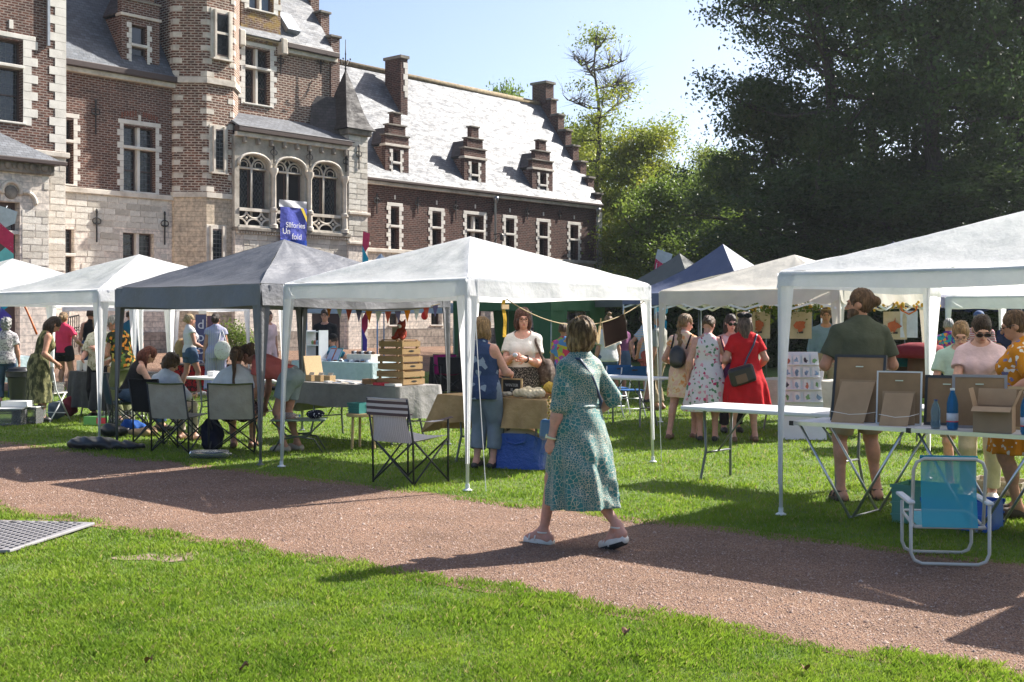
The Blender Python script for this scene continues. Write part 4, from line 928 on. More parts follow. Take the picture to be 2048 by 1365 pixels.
def gazebo(label, N, a, b, ze, zp, mat, val=.24, concave=1., sleeve=.16, legs=(1, 1, 1, 1), scallop=0, pole=None, seed=0, sag=.05, splay=.0, vmat=None, legmat=None, cat='tent', group='stall tents on the lawn', truss=False, name='gazebo'):
    """N = near corner; local x along the facade (b), local y along the row (a)"""
    T = thing(name, label, cat, on_ground(N), GRID_RZ, group); pole = pole or POLE; rg = np.random.default_rng(seed); ph = rg.uniform(0, 6, 8)
    cs = [(0, 0), (b, 0), (b, a), (0, a)]; pk = (b/2, a/2, zp)
    for i in range(4):
        A, B = np.array((*cs[i], ze)), np.array((*cs[(i+1) % 4], ze)); Pk = np.array(pk); g = MB()
        def fn(u, v, A=A, B=B, off=0.):
            e = A+(B-A)*u; p = e+(Pk-e)*v; f = 1-v
            z = ze+(zp-ze)*(v**concave) if concave != 1 else p[2]
            z -= sag*math.sin(PI*u)*math.sin(PI*min(1, v*1.15+.02))**.8*f*1.6          # cloth hangs between the hip poles
            z += (.012*math.sin(u*17+ph[i]+v*5)+.008*math.sin(u*31+ph[i+4]-v*9)+.006*math.sin(v*26+u*8+ph[i]))*f*min(1, v*4+.15)
            return (p[0], p[1], z-off)
        g.grid(lambda u, v: fn(u, v), 26, 16); g.build('roof_panel', mat, T, smooth=True)
        g = MB(); d = (B-A)/np.linalg.norm(B-A); nrm = np.array((d[1], -d[0], 0)); L = np.linalg.norm(B-A)
        def fv(u, v):
            drop = val*(1-v)
            if scallop: drop *= 1+.28*abs(math.sin(PI*u*scallop))-.1
            q = A+(B-A)*u+nrm*(.012+.012*math.sin(u*23+ph[i])*(1-v)+.02*(1-v)); return (q[0], q[1], ze-.004-drop+.012*math.sin(u*7+ph[i])*(1-v)-sag*.25*math.sin(PI*u))
        g.grid(fv, 40, 3); g.build('valance', vmat or mat, T, smooth=True)
        MB().tube([A-(0, 0, .03), B-(0, 0, .03)], .013, 6).build('eave_pole', pole, T, smooth=True)
        MB().tube([A-(0, 0, .035), Pk-(0, 0, .05)], .013, 6).build('hip_pole', pole, T, smooth=True) if concave == 1 else None
        if legs[i]:
            c = np.array(cs[i]); o = c-np.array((b/2, a/2)); o = o/np.linalg.norm(o); f = c+o*splay
            MB().tube([(*f, 0), (*c, ze-.03)], .016, 8).build('leg_pole', pole, T, smooth=True)
            MB().lathe([(.045, 0), (.045, .008), (.02, .02), (.02, .06)], 8, (*f, 0)).build('foot_plate', pole, T)
            if sleeve:
                g = MB(); sx, sy = (1 if c[0] < b/2 else -1), (1 if c[1] < a/2 else -1); z1, z0 = ze-.02, .25
                for (ax, ay) in ((sx, 0), (0, sy)):
                    ox, oy = (-sy*0 if ax else -sx*.014), (-sy*.014 if ax else 0)
                    def fs(u, v, ax=ax, ay=ay, ox=ox, oy=oy):
                        z = z0+(z1-z0)*v; wd = (.035+(sleeve-.035)*v**(1.5 if sleeve < .5 else .35)); cc = f+(c-f)*(z/ze)
                        rip = .010*math.sin(u*8+z*2)*v
                        return (cc[0]+ax*(u*wd-.02)+ox+(rip if ay else 0), cc[1]+ay*(u*wd-.02)+oy+(rip if ax else 0), z)
                    g.grid(fs, 6, 14)
                g.build('leg_sleeve', legmat or vmat or mat, T, smooth=True)
    if truss:
        g = MB()
        for (A, B) in (((0, 0), (0, a)), ((0, 0), (b, 0)), ((b, 0), (b, a)), ((0, a), (b, a))):
            A, B = np.array(A), np.array(B)
            for k in range(4):
                p, q = A+(B-A)*k/4, A+(B-A)*(k+1)/4; g.bar((*p, ze-.1 if k % 2 else ze-.3), (*q, ze-.3 if k % 2 else ze-.1), .02, .03); g.bar((*p, ze-.3 if k % 2 else ze-.1), (*q, ze-.1 if k % 2 else ze-.3), .02, .03)
        g.build('scissor_truss', pole, T)
    return T
def guy(label, p0, p1, r=.004):
    m = [(np.array(p0)+(np.array(p1)-np.array(p0))*u)-np.array((0, 0, .05*math.sin(PI*u))) for u in np.linspace(0, 1, 8)]
    o = MB().tube([q-np.array(p1) for q in m], r, 5).build('guy_rope', GUY, loc=p1); return tag(o, label, 'rope', 'guy ropes of the gazebos')
NC = np.array(G(935, 980)); N3 = NC-NV*2.98-DV*.05+np.array((-.08, 0)); N2 = N3-NV*3.25+np.array((-.1, .1)); N1 = np.array((-8.07, 17.78))
ND = np.array(G(1562, 1030))+NV*3.0
gazebo('white gazebo at the centre of the photo, over the bunting and wool table', NC, 2.72, 2.95, 2.0, 2.52, TW, seed=1, val=.17, splay=.05)
gazebo('dark grey gazebo over the seated group of people', N3, 2.95, 2.95, 2.0, 2.62, TG, seed=2, pole=POLEG, val=.25)
gazebo('white gazebo left of the dark grey one, nearest at left edge', N2, 2.95, 2.95, 2.0, 2.55, TW, seed=3, val=.17)
gazebo('white gazebo at the left edge, behind the other white one', N1, 2.95, 2.95, 2.0, 2.6, TW, seed=4, val=.17)
gazebo('large white gazebo at the right edge over the picture-frame table', ND, 3.0, 3.0, 2.0, 2.52, TW, seed=5, val=.135)
NE = ND+NV*3.15-DV*.55
gazebo('white gazebo just outside the photo at right, casting a shadow on the path', NE, 3, 3, 2.0, 2.52, TW, seed=15)
gazebo('cream gazebo with scalloped edge behind the women in dresses', np.array((4.57, 16.9)), 3., 3., 2.05, 2.62, TC, seed=6, scallop=7, val=.2, pole=POLE, truss=True)
gazebo('pointed navy blue pop-up tent behind the cream gazebo', np.array((4.6, 23.5)), 3., 3., 2.15, 3.2, TN, seed=7, concave=1.45, sleeve=0, truss=True, legs=(1, 1, 1, 1))
gazebo('olive grey pointed tent left of the navy one', np.array((4.18, 27.1)), 3., 3., 2.15, 3.2, TOL, seed=8, concave=1.4, sleeve=0, pole=POLEG)
gazebo('green gazebo behind the woman with glasses', np.array((.9, 27.8)), 3.1, 2.0, 2.12, 2.5, TGN, seed=9, val=.3, sleeve=.62)
NF = np.array((at(1893, 24.0), 24.0))+NV*3
gazebo('white gazebo seen under the roof of the right-hand gazebo', NF, 3, 3, 2.07, 2.6, TW, seed=10)
gazebo('navy scalloped tent far behind at the right', np.array((at(2010, 31), 30.)), 3, 3, 2.1, 3.0, TST, seed=12, concave=1.3, sleeve=0, scallop=8, pole=POLEG)
gazebo('dark pointed tent whose tip shows above the right-hand gazebo', np.array((at(1800, 31), 29.)), 3, 3, 2.15, 3.62, TST, seed=16, concave=1.5, sleeve=0, pole=POLEG)
gazebo('pale blue tent whose tip shows right of the dark grey roof', np.array((at(768, 30), 28.5)), 2.6, 2.6, 2.0, 3.25, TB, seed=13, concave=1.7, sleeve=0, pole=plain('blue_pole', (.10, .26, .5), .4))
gazebo('white gazebo in the second row behind the seated group', np.array((at(318, 27), 25.2)), 2.9, 2.9, 2.0, 2.4, TW, seed=14, sleeve=.2)
guy('thin white guy rope at the centre gazebo front corner', (*(NC+DV*.1), 1.75), (*G(972, 985), .01)); guy('thin white guy rope beside the left leg of the centre gazebo', (*(NC-NV*2.68), 1.78), (*G(566, 927), .01)); guy('white guy rope at the right leg of the centre gazebo', (*(NC+DV*2.95+NV*.1), 1.75), (*G(1323, 925), .01))
# ---------------------------------------------------------------- people: distance-field bodies
def nrm(v): v = np.asarray(v, float); return v/(np.linalg.norm(v)+1e-12)
def rotx(a): c, s = math.cos(a), math.sin(a); return np.array(((1, 0, 0), (0, c, -s), (0, s, c)))
def rotz(a): c, s = math.cos(a), math.sin(a); return np.array(((c, -s, 0), (s, c, 0), (0, 0, 1)))
def frame(d, up):
    d = nrm(d); s = nrm(np.cross(d, up)); return np.stack([d, s, np.cross(s, d)], 1)       # columns d, side, normal
class Cap:
    def __init__(s, a, b, ra, rb=None, k=.02, flat=False): s.a, s.b, s.ra, s.rb, s.k, s.flat = np.asarray(a, float), np.asarray(b, float), ra, ra if rb is None else rb, k, flat
    def bb(s): r = max(s.ra, s.rb); return np.minimum(s.a, s.b)-r, np.maximum(s.a, s.b)+r
    def d(s, P):
        ab = s.b-s.a; t = np.clip(((P-s.a) @ ab)/(ab @ ab+1e-12), 0, 1); q = P-s.a-t[..., None]*ab
        r = np.sqrt((q*q).sum(-1))-(s.ra+(s.rb-s.ra)*t)
        return np.maximum(r, (P-s.b) @ nrm(ab)) if s.flat else r
    def off(s, o, t0=0., t1=1., flat=False, o1=None):
        return Cap(s.a+(s.b-s.a)*t0, s.a+(s.b-s.a)*t1, s.ra+(s.rb-s.ra)*t0+o, s.ra+(s.rb-s.ra)*t1+(o if o1 is None else o1), s.k, flat)
class Ell:
    def __init__(s, c, r, M=None, k=.02): s.c, s.r, s.M, s.k = np.asarray(c, float), np.asarray(r, float), np.eye(3) if M is None else M, k
    def bb(s): m = np.abs(s.M) @ s.r; return s.c-m, s.c+m
    def d(s, P):
        q = (P-s.c) @ s.M; k0 = np.sqrt(((q/s.r)**2).sum(-1)); k1 = np.sqrt(((q/(s.r**2))**2).sum(-1))+1e-9; return k0*(k0-1)/k1
    def off(s, o): return Ell(s.c, s.r+o, s.M, s.k)
class Loft:
    """stack of elliptic sections (z, rx, ry, cx, cy) in a frame M about pivot"""
    def __init__(s, sec, M=None, pv=(0, 0, 0), k=.02, folds=0, famp=0., fz=0, ph=0.): s.sec = np.asarray(sec, float); s.M = np.eye(3) if M is None else M; s.pv = np.asarray(pv, float); s.k = k; s.folds, s.famp, s.fz, s.ph = folds, famp, fz, ph
    def bb(s):
        c = []
        for z, rx, ry, cx, cy in s.sec:
            for i in (-1, 1):
                for j in (-1, 1): c.append(s.M @ (np.array((cx+i*rx*1.2, cy+j*ry*1.2, z))-s.pv)+s.pv)
        c = np.array(c); return c.min(0), c.max(0)
    def d(s, P):
        q = (P-s.pv) @ s.M+s.pv; z = q[..., 2]; S = s.sec; f = lambda i: np.interp(z, S[:, 0], S[:, i]); rx, ry = f(1), f(2); x, y = q[..., 0]-f(3), q[..., 1]-f(4)
        r = np.sqrt((x/rx)**2+(y/ry)**2)
        if s.folds:
            th = np.arctan2(y/ry, x/rx); w = np.clip((s.fz-z)/max(1e-3, s.fz-S[0, 0]), 0, 1); r = r*(1+s.famp*w*(np.cos(s.folds*th+s.ph+2*z)+.5*np.cos((2*s.folds-3)*th+1.7*s.ph-z)))
        return np.maximum(np.maximum((r-1)*np.minimum(rx, ry), S[0, 0]-z), z-S[-1, 0])
    def off(s, o, z0=None, z1=None):
        S = s.sec.copy(); z0 = S[0, 0] if z0 is None else z0; z1 = S[-1, 0] if z1 is None else z1
        zz = sorted({z0, z1, *[z for z in S[:, 0] if z0 < z < z1]}); T = np.array([[z]+[np.interp(z, S[:, 0], S[:, i]) for i in range(1, 5)] for z in zz]); T[:, 1:3] += o
        return Loft(T, s.M, s.pv, s.k, s.folds, s.famp, s.fz, s.ph)
def sdf_mesh(name, prims, vox, mat, parent=None, cuts=(), ripple=0., rs=14., dense=None):
    lo = np.min([p.bb()[0] for p in prims], 0)-.04; hi = np.max([p.bb()[1] for p in prims], 0)+.04
    n = np.ceil((hi-lo)/vox).astype(int)+1; A = np.full(n, .06, 'f'); ax = [lo[i]+vox*np.arange(n[i]) for i in range(3)]
    for p in prims:
        a, b = p.bb(); m = p.k*2+.03
        i0 = np.maximum(0, ((a-m-lo)/vox).astype(int)); i1 = np.minimum(n, ((b+m-lo)/vox).astype(int)+2); sl = tuple(slice(u, v) for u, v in zip(i0, i1))
        P = np.stack(np.meshgrid(*[ax[i][sl[i]] for i in range(3)], indexing='ij'), -1); d = p.d(P); c = A[sl]; k = p.k
        h = np.clip(.5+.5*(c-d)/k, 0, 1); A[sl] = np.minimum(.06, c+(d-c)*h-k*h*(1-h))
    if cuts or ripple:
        P = np.stack(np.meshgrid(*ax, indexing='ij'), -1)
        if callable(ripple): A = A+ripple(P).astype('f')
        elif ripple:
            x, y, z = P[..., 0], P[..., 1], P[..., 2]; A = A+ripple*(np.sin(rs*x*1.7+rs*z+2*np.sin(rs*.6*y))*np.sin(rs*.8*z-rs*y*1.3+1)+.9*(1-2*np.abs(np.sin(rs*.55*z+rs*.8*x+1.6*np.sin(rs*.5*y+rs*.3*z)+1.2)))*np.sin(rs*.37*x-rs*.5*z+.4)).astype('f')
        for c in cuts: A = np.maximum(A, c(P).astype('f'))
    g = openvdb.FloatGrid(.06); g.copyFromArray(np.ascontiguousarray(A, 'f')); pts, quads = g.convertToQuads(0.)
    if len(quads) == 0: return None
    return raw_mesh(name, pts*vox+lo, quads[:, ::-1], mat, parent, smooth=True)
def ik(a, c, l1, l2, pole):
    a, c = np.asarray(a, float), np.asarray(c, float); d = c-a; L = np.linalg.norm(d); mx = (l1+l2)*.995
    if L > mx: c = a+d/L*mx; d = c-a; L = mx
    u = d/L; x = (l1*l1-l2*l2+L*L)/(2*L); h = math.sqrt(max(0, l1*l1-x*x)); p = np.asarray(pole, float); p = p-u*(p @ u); return a+u*x+nrm(p)*h, c
def m_skin(name, c):
    t = NT(name); co = t.coord(); f = t.noise(co, 22, 5); col = t.ramp(f, [(.3, tuple(q*.8 for q in c)), (.7, (c[0]*1.08, c[1], c[2]))])
    t.b.inputs['Subsurface Weight'].default_value = .06; t.b.inputs['Subsurface Radius'].default_value = (.02, .008, .004); t.b.inputs['Subsurface Scale'].default_value = .5
    return t.done(col, .5, t.bump(t.noise(co, 120, 2), .15, .002), spec=.2)
SK = {'fair': m_skin('fair_skin', (.60, .36, .27)), 'tan': m_skin('tanned_skin', (.47, .255, .175)), 'pink': m_skin('pinkish_skin', (.58, .32, .25))}
def m_hair(name, c, c2):
    if name in MATS: return MATS[name]
    t = NT(name); co = t.coord('Object', (1, 1, .22)); f = t.noise(co, 75, 4, .6); g = t.noise(t.coord(), 12, 3)
    g = t.ramp(t.noise(t.coord('Object', (1, 1, .3)), 38, 3), [(.42, (0, 0, 0)), (.62, (1, 1, 1))])
    col = t.mix(g, t.ramp(f, [(.38, tuple(q*.45 for q in c)), (.62, c)]), t.ramp(f, [(.38, tuple(q*.6 for q in c2)), (.62, c2)]))
    MATS[name] = t.done(col, .5, t.bump(f, 1., .02), spec=.28); return MATS[name]
HAIR = {'brown': m_hair('brown_hair', (.10, .055, .03), (.16, .09, .045)), 'dark': m_hair('dark_hair', (.03, .018, .013), (.06, .035, .022)), 'blond': m_hair('blond_hair', (.42, .29, .14), (.5, .36, .2)), 'light': m_hair('light_brown_hair', (.24, .145, .07), (.34, .21, .10)), 'red': m_hair('auburn_hair', (.12, .03, .018), (.18, .05, .025)), 'grey': m_hair('grey_hair', (.30, .29, .28), (.45, .44, .42)), 'black': m_hair('black_hair', (.015, .012, .012), (.03, .025, .022))}
EYE = plain('eye_dark', (.03, .02, .018), .2); LIP = plain('lips', (.42, .13, .11), .5); FRAME = plain('glasses_frame', (.02, .02, .022), .3); LENS = plain('dark_lens', (.012, .012, .014), .08)
def hand(w, d, nm, side, curl=.5, sz=1.):
    """palm, four unequal bent fingers and a thumb leaving the side of the palm"""
    F = frame(d, nm); d, n = F[:, 0], F[:, 2]; s = F[:, 1]*side; pr = [Ell(w+d*.048*sz, np.array((.052, .040, .0165))*sz, np.stack([d, s, n], 1), .012), Cap(w-d*.02, w+d*.03*sz, .024*sz, .022*sz, .014)]
    for i, (L, o) in enumerate(((.070, .030), (.079, .0105), (.074, -.0095), (.058, -.028))):
        r0 = w+d*(.088-.004*abs(i-1))*sz+s*o*sz; c1 = curl*(.8+.12*i); d1 = nrm(d*math.cos(c1)-n*math.sin(c1)+s*(.06-.05*i)); m = r0+d1*L*.5*sz; c2 = c1+curl*1.0; d2 = nrm(d*math.cos(c2)-n*math.sin(c2)); e = m+d2*L*.5*sz
        pr += [Cap(r0-d*.012, m, .0088*sz, .0082*sz, .004), Cap(m, e, .0082*sz, .007*sz, .003)]
    t0 = w+d*.028*sz+s*.030*sz; t1 = t0+nrm(d*.75+s*.65-n*.25)*.042*sz; t2 = t1+nrm(d*.95+s*.15-n*(.2+.4*curl))*.032*sz
    return pr+[Cap(t0-s*.012, t1, .0125*sz, .0100*sz, .008), Cap(t1, t2, .0098*sz, .008*sz, .003)]

def person(label, xy, rz, H=1.68, skin='fair', hair=('short', 'brown'), top=None, bottom=None, shoes=None, pose=None, vox=.0105, female=True, face=True, glasses=None, z0=None, fat=1., seat=False, beard=None, group='visitors and stallholders at the fair'):
    q = H/1.7; ps = dict(lean=0., yaw=0., pitch=0., pelvis=.935, L=(-.24, .03, .80), R=(.24, .03, .80), fL=(-.10, 0, 0), fR=(.10, 0, 0), fyL=.12, fyR=-.12, heelL=0., heelR=0., curl=.5, twist=0., poleL=None, poleR=None, pn=None); ps.update(pose or {})
    pv = np.array((0, 0, ps['pelvis'])); U = rotz(ps['twist']) @ rotx(-ps['lean']); dz = ps['pelvis']-.95
    up = lambda p: U @ (np.array(p, float)+np.array((0, 0, dz))-pv)+pv
    hw = (.150 if female else .178); f = fat
    S = [(.80, .155*f, .115*f, 0, -.01), (.90, .172*f, .125*f, 0, -.012), (.97, .165*f, .118*f, 0, -.008), (1.07, (.137 if female else .150)*f, .102*f, 0, .0), (1.20, (.148 if female else .166)*f, .112*f, 0, .0), (1.31, .160*f+.012*(not female), .108*f, 0, -.005), (1.385, .135+.02*(not female), .082, 0, -.012), (1.44, .065, .058, 0, -.012)]
    if seat: S = [(.84, .165*f, .13*f, 0, 0)]+S[2:]
    if ps['lean'] > .5: S = [(.94, .160*f, .118*f, 0, 0)]+S[3:]
    torso = Loft([(z+dz, *r) for z, *r in S], U, pv, .03)
    pr = {'torso': torso}; J = {}
    J['neck'] = up((0, -.012, 1.43)); hM = U @ rotz(ps['yaw']) @ rotx(-ps['pitch']) if True else U
    hM = rotz(ps['yaw']+ps['twist']) @ rotx(-(ps['lean']+ps['pitch'])); hb = up((0, 0, 1.475)); hp = lambda p: hb+hM @ np.array(p, float); J['hp'] = hp; J['hM'] = hM
    head = [Cap(J['neck'], hp((0, -.005, .03)), .053, .050, .02), Ell(hp((0, -.012, .135)), (.074, .092, .098), hM, .02), Ell(hp((0, .022, .085)), (.058, .066, .082), hM, .025), Ell(hp((0, .055, .035)), (.034, .032, .026), hM, .02)]
    if face: head += [Cap(hp((0, .093, .115)), hp((0, .108, .078)), .009, .0145, .012), Ell(hp((0, .085, .132)), (.055, .012, .014), hM, .014), Ell(hp((0, .082, .048)), (.024, .012, .011), hM, .01)]
    head += [Ell(hp((sg*.075, -.008, .10)), (.012, .022, .032), hM, .006) for sg in (-1, 1)]
    body = [torso]+head+([Ell((0, -.012, ps['pelvis']-.02), (.160*f, .125*f, .11), None, .03)] if ps['lean'] > .5 else [])
    if female: body += [Ell(up((sg*.066, .088*f, 1.235)), (.058*f, .05*f, .058*f), U, .03) for sg in (-1, 1)]
    for nm_, sg in (('L', -1), ('R', 1)):
        sh = up((sg*hw, -.008, 1.362)); tgt = np.array(ps[nm_], float); pole = ps['pole'+nm_] or (sg*.5, -.8, -.35); el, wr = ik(sh, tgt, .292, .25, pole)
        J['sh'+nm_], J['el'+nm_], J['wr'+nm_] = sh, el, wr; ua = Cap(sh, el, .0475*f, .039*f, .03); tz_ = Cap(up((sg*.03, -.015, 1.425)), sh+(up((0, 0, 0))-up((0, 0, .012))), .042, .043, .03); pr['tz'+nm_] = tz_; body.append(tz_); fa = Cap(el, wr, .040*f, .026, .02); pr['ua'+nm_], pr['fa'+nm_] = ua, fa
        fb = el+(wr-el)*.3; dd = nrm(wr-el); pn = ps['pn'] if ps['pn'] is not None else (-sg*1., .15, 0.)
        body += [ua, fa, Ell(fb, (.075, .043*f, .043*f), frame(dd, (0.3, .2, 1)), .02)]+hand(wr, nrm(dd*1.+np.array((0, 0, -.15))), -np.array(pn), sg if True else 1, ps['curl'])
        hj = np.array((sg*.088, 0, ps['pelvis']-.035)); fp = np.array(ps['f'+nm_], float); heel = ps['heel'+nm_]; fy = ps['fy'+nm_]; fd = rotz(fy) @ np.array((0, 1, 0))
        an = np.array((fp[0], fp[1], .085+fp[2]+heel))-fd*0.; kn, an = ik(hj, an, .425, .415, (sg*.12, 1, .05)); J['hip'+nm_], J['kn'+nm_], J['an'+nm_] = hj, kn, an
        th = Cap(hj, kn, .088*f, .056*f, .03); sh_ = Cap(kn, an, .050*f, .034, .02); pr['th'+nm_], pr['sn'+nm_] = th, sh_
        dn = nrm(an-kn); bk = nrm(np.cross(np.cross(dn, (0, 1., 0)), dn)) if abs(dn[1]) < .9 else np.array((0, 0, 1.))
        toe = np.array((fp[0], fp[1], fp[2]+.028))+fd*.15; hl = an-np.array((0, 0, .055))-fd*.045
        J['toe'+nm_], J['heel'+nm_], J['fd'+nm_] = toe, hl, fd; ball = toe-fd*.045+np.array((0, 0, .006))
        body += [th, sh_, Ell(kn+(an-kn)*.27-bk*.022, np.array((.11, .050*f, .052*f)), frame(dn, (1, 0, 0)), .02), Cap(an, hl, .036, .036, .02), Cap(hl, ball, .034, .032, .02), Cap(an+fd*.02, ball, .03, .026, .02), Cap(ball, toe, .033, .022, .015)]
        pr['foot'+nm_] = [Cap(hl, ball, .043, .041, .02), Cap(ball, toe, .042, .032, .02), Cap(an-np.array((0, 0, .02)), ball, .036, .034, .02)]
    root = sdf_mesh('person', body, vox, SK[skin]); root.location = (*xy, float(ground_h(*xy)) if z0 is None else z0); root.rotation_euler = (0, 0, rz); root.scale = (q, q, q); tag(root, label, 'person', group)
    # ---- clothes
    hem = lambda z: (lambda P: (z+dz)-((P-pv) @ U+pv)[..., 2])
    def neck_cut(r, drop=0., fwd=.02):
        c = Ell(up((0, fwd, 1.455-drop)), (r, r*.9, r*.8+drop), U); return lambda P: -c.d(P)
    tz = None
    if top:
        k = top.get('kind', 'tee'); o = top.get('ease', .014); P_ = []; cuts = [neck_cut(top.get('neck', .085), top.get('drop', 0.))]
        zl = top.get('hem', .88)
        P_.append(torso.off(o, max(torso.sec[0, 0], zl+dz), 1.415+dz))
        P_.append(Cap(up((0, -.018, 1.33)), up((0, -.022, 1.425)), .085, .066+o*.6, .03))
        if female: P_ += [Ell(up((sg*.066, .088*f, 1.235)), np.array((.058, .05, .058))*f+o, U, .03) for sg in (-1, 1)]
        sl = top.get('sleeve', .55)
        for n_ in 'LR':
            if sl > 0: P_.append(pr['ua'+n_].off(o*.55, 0, min(1, sl), sl <= 1, o+.008)); P_.append(pr['tz'+n_].off(o+.002))
            if sl > 1: P_.append(pr['fa'+n_].off(o+.003, 0, sl-1, True))
            if sl <= 0: c = Ell(J['sh'+n_]+np.array(((-.035 if n_ == 'L' else .035), 0, .0)), (.062, .13, .11), U); cuts.append(lambda P, c=c: -c.d(P))
        if k == 'dress':
            z1 = ps['pelvis']+.13; hz = top['hem']; fl = top.get('flare', .26); cy = top.get('sway', 0.); cx = top.get('swayx', 0.)
            w0 = .14*f+o
            P_.append(Loft([(hz, fl, fl*.85, cx, cy), (hz+(z1-hz)*.5, (fl+w0)*.56, (fl+w0)*.46, cx*.5, cy*.5), (ps['pelvis']-.02, .182*f+o, .138*f+o, 0, -.01), (z1, w0, .105*f+o, 0, 0)], k=.03, folds=top.get('folds', 9), famp=top.get('famp', .06), fz=ps['pelvis'], ph=1.3))
            for n_ in 'LR':
                h = pr['th'+n_]; P_.append(h.off(.02, 0, .8))
            cuts.append(lambda P: hz-P[..., 2])
        elif zl < .97 and not seat: cuts.append(hem(zl))
        sdf_mesh('dress' if k == 'dress' else top.get('name', 'shirt'), P_, vox, top['mat'], root, cuts, top.get('ripple', .0048))
    if bottom:
        o = bottom.get('ease', .02); ln = bottom.get('len', .5); wz = bottom.get('waist', 1.03); P_ = [torso.off(.006+o*.4, None, wz+dz)]+([Ell((0, -.012, ps['pelvis']-.02), (.178*f+o*.5, .142*f+o*.5, .13), None, .03)] if ps['lean'] > .5 else []); cuts = []
        if bottom.get('kind') == 'skirt':
            hz = bottom['hem']; fl = bottom.get('flare', .2); P_.append(Loft([(hz, fl, fl*.85, 0, 0), (ps['pelvis']-.02, .19*f, .145*f, 0, -.01), (ps['pelvis']+.09, .15*f, .115*f, 0, 0)], k=.03, folds=8, famp=.05, fz=ps['pelvis'], ph=.4)); cuts.append(lambda P: hz-P[..., 2])
        else:
            for n_ in 'LR':
                P_.append(pr['th'+n_].off(o, 0, min(1, ln*2), ln <= .5))
                if ln > .5: P_.append(Cap(J['kn'+n_], J['kn'+n_]+(J['an'+n_]-J['kn'+n_])*(ln-.5)*2, .056*f+o, bottom.get('cuff', .05)+o, .02, True))
        sdf_mesh(bottom.get('name', 'trousers'), P_, vox, bottom['mat'], root, cuts, .0045)
    if shoes:
        for n_ in 'LR': sdf_mesh('shoe', pr['foot'+n_], max(.008, vox*.9), shoes, root, [lambda P, z=J['an'+n_][2]+.015: P[..., 2]-z])
    # ---- hair
    st, hc = hair; hm = HAIR[hc] if isinstance(hc, str) else hc
    fc = Ell(hp((0, .098, .062)), (.068, .075, .088), hM); ear = [Ell(hp((sg*.085, .01, .09)), (.03, .03, .04), hM) for sg in (-1, 1)]
    nk = lambda P: (hp((0, 0, .065))-P) @ (hM @ np.array((0, .25, 1.)))                    # hair ends at the nape
    cap_ = [Ell(hp((0, -.018, .140)), (.085, .103, .105), hM, .02), Ell(hp((0, -.055, .10)), (.078, .065, .085), hM, .02)]
    cf = [lambda P: -fc.d(P)]; ad = []
    if st in ('short', 'bald'): cf += [nk]+[lambda P, e=e: -e.d(P) for e in ear]
    if st == 'bald': cf.append(lambda P: (P-hp((0, 0, .155))) @ (hM @ np.array((0, .35, 1.))))
    if st == 'curly': cap_ = [Ell(hp((0, -.02, .15)), (.105, .12, .115), hM, .02), Ell(hp((0, -.06, .08)), (.095, .075, .09), hM, .02)]
    if st == 'bob': ad = [Ell(hp((0, -.035, .085)), (.100, .092, .105), hM, .03), Ell(hp((0, -.03, .165)), (.092, .104, .092), hM, .03), Ell(hp((.07, .0, .06)), (.03, .06, .075), hM, .03), Ell(hp((-.07, .0, .06)), (.03, .06, .075), hM, .03)]
    if st == 'long': ad = [Ell(hp((0, -.05, .06)), (.092, .07, .12), hM, .03), Cap(hp((0, -.06, .05)), hp((0, -.075, .02))+np.array((0, 0, -.22)), .074, .05, .04), Cap(hp((.07, -.01, .05)), hp((.08, -.02, .02))+np.array((0, 0, -.17)), .032, .02, .03), Cap(hp((-.07, -.01, .05)), hp((-.08, -.02, .02))+np.array((0, 0, -.17)), .032, .02, .03)]
    if st in ('pony', 'braid'): cf += [lambda P, e=e: -e.d(P) for e in ear]; b0 = hp((0, -.115, .16 if st == 'pony' else .09)); b1 = hp((0, -.16, .10)); e_ = up((.0, -.15, 1.24)); ad = [Cap(b0, b1, .03, .036, .02), Cap(b1, e_, .036, .018, .03)] if st == 'pony' else [Ell(b0+(e_-b0)*u+np.array((.008*(-1)**i, 0, 0)), (.032, .03, .032), None, .008) for i, u in enumerate(np.linspace(0, 1, 9))]
    if st in ('bun', 'topbun', 'lowbun'): cf += [lambda P, e=e: -e.d(P) for e in ear]; ad = [Ell(hp({'bun': (0, -.125, .13), 'topbun': (0, -.06, .265), 'lowbun': (0, -.118, .105)}[st]), (.042, .04, .042), hM, .015)]
    if st in ('pony', 'bun', 'topbun', 'lowbun', 'braid'): cf.append(nk) if not ad or st in ('topbun',) else None
    hv = min(vox, .009)
    def strands(P):
        q_ = (P-hb) @ hM; th = np.arctan2(q_[..., 0], -q_[..., 1]+.02); z_ = q_[..., 2]; return .0032*np.sin(th*19+9*z_+2*np.sin(z_*22))+.0022*np.sin(th*37-14*z_)+.003*np.sin(z_*30+th*3)
    if st != 'none':
        if st in ('pony', 'bun', 'lowbun', 'braid'): cap_[1] = Ell(hp((0, -.045, .115)), (.078, .062, .075), hM, .02)
        sdf_mesh('hair', cap_+ad, hv, hm, root, cf, strands if st != 'curly' else .012, 45)
    if beard: sdf_mesh('beard', [Ell(hp((0, .03, .045)), (.064, .064, .062), hM, .02), Ell(hp((0, .06, .01)), (.04, .035, .04), hM, .02)], hv, HAIR[beard], root, [lambda P: -Ell(hp((0, .12, .115)), (.06, .07, .06), hM).d(P)], .004, 40)
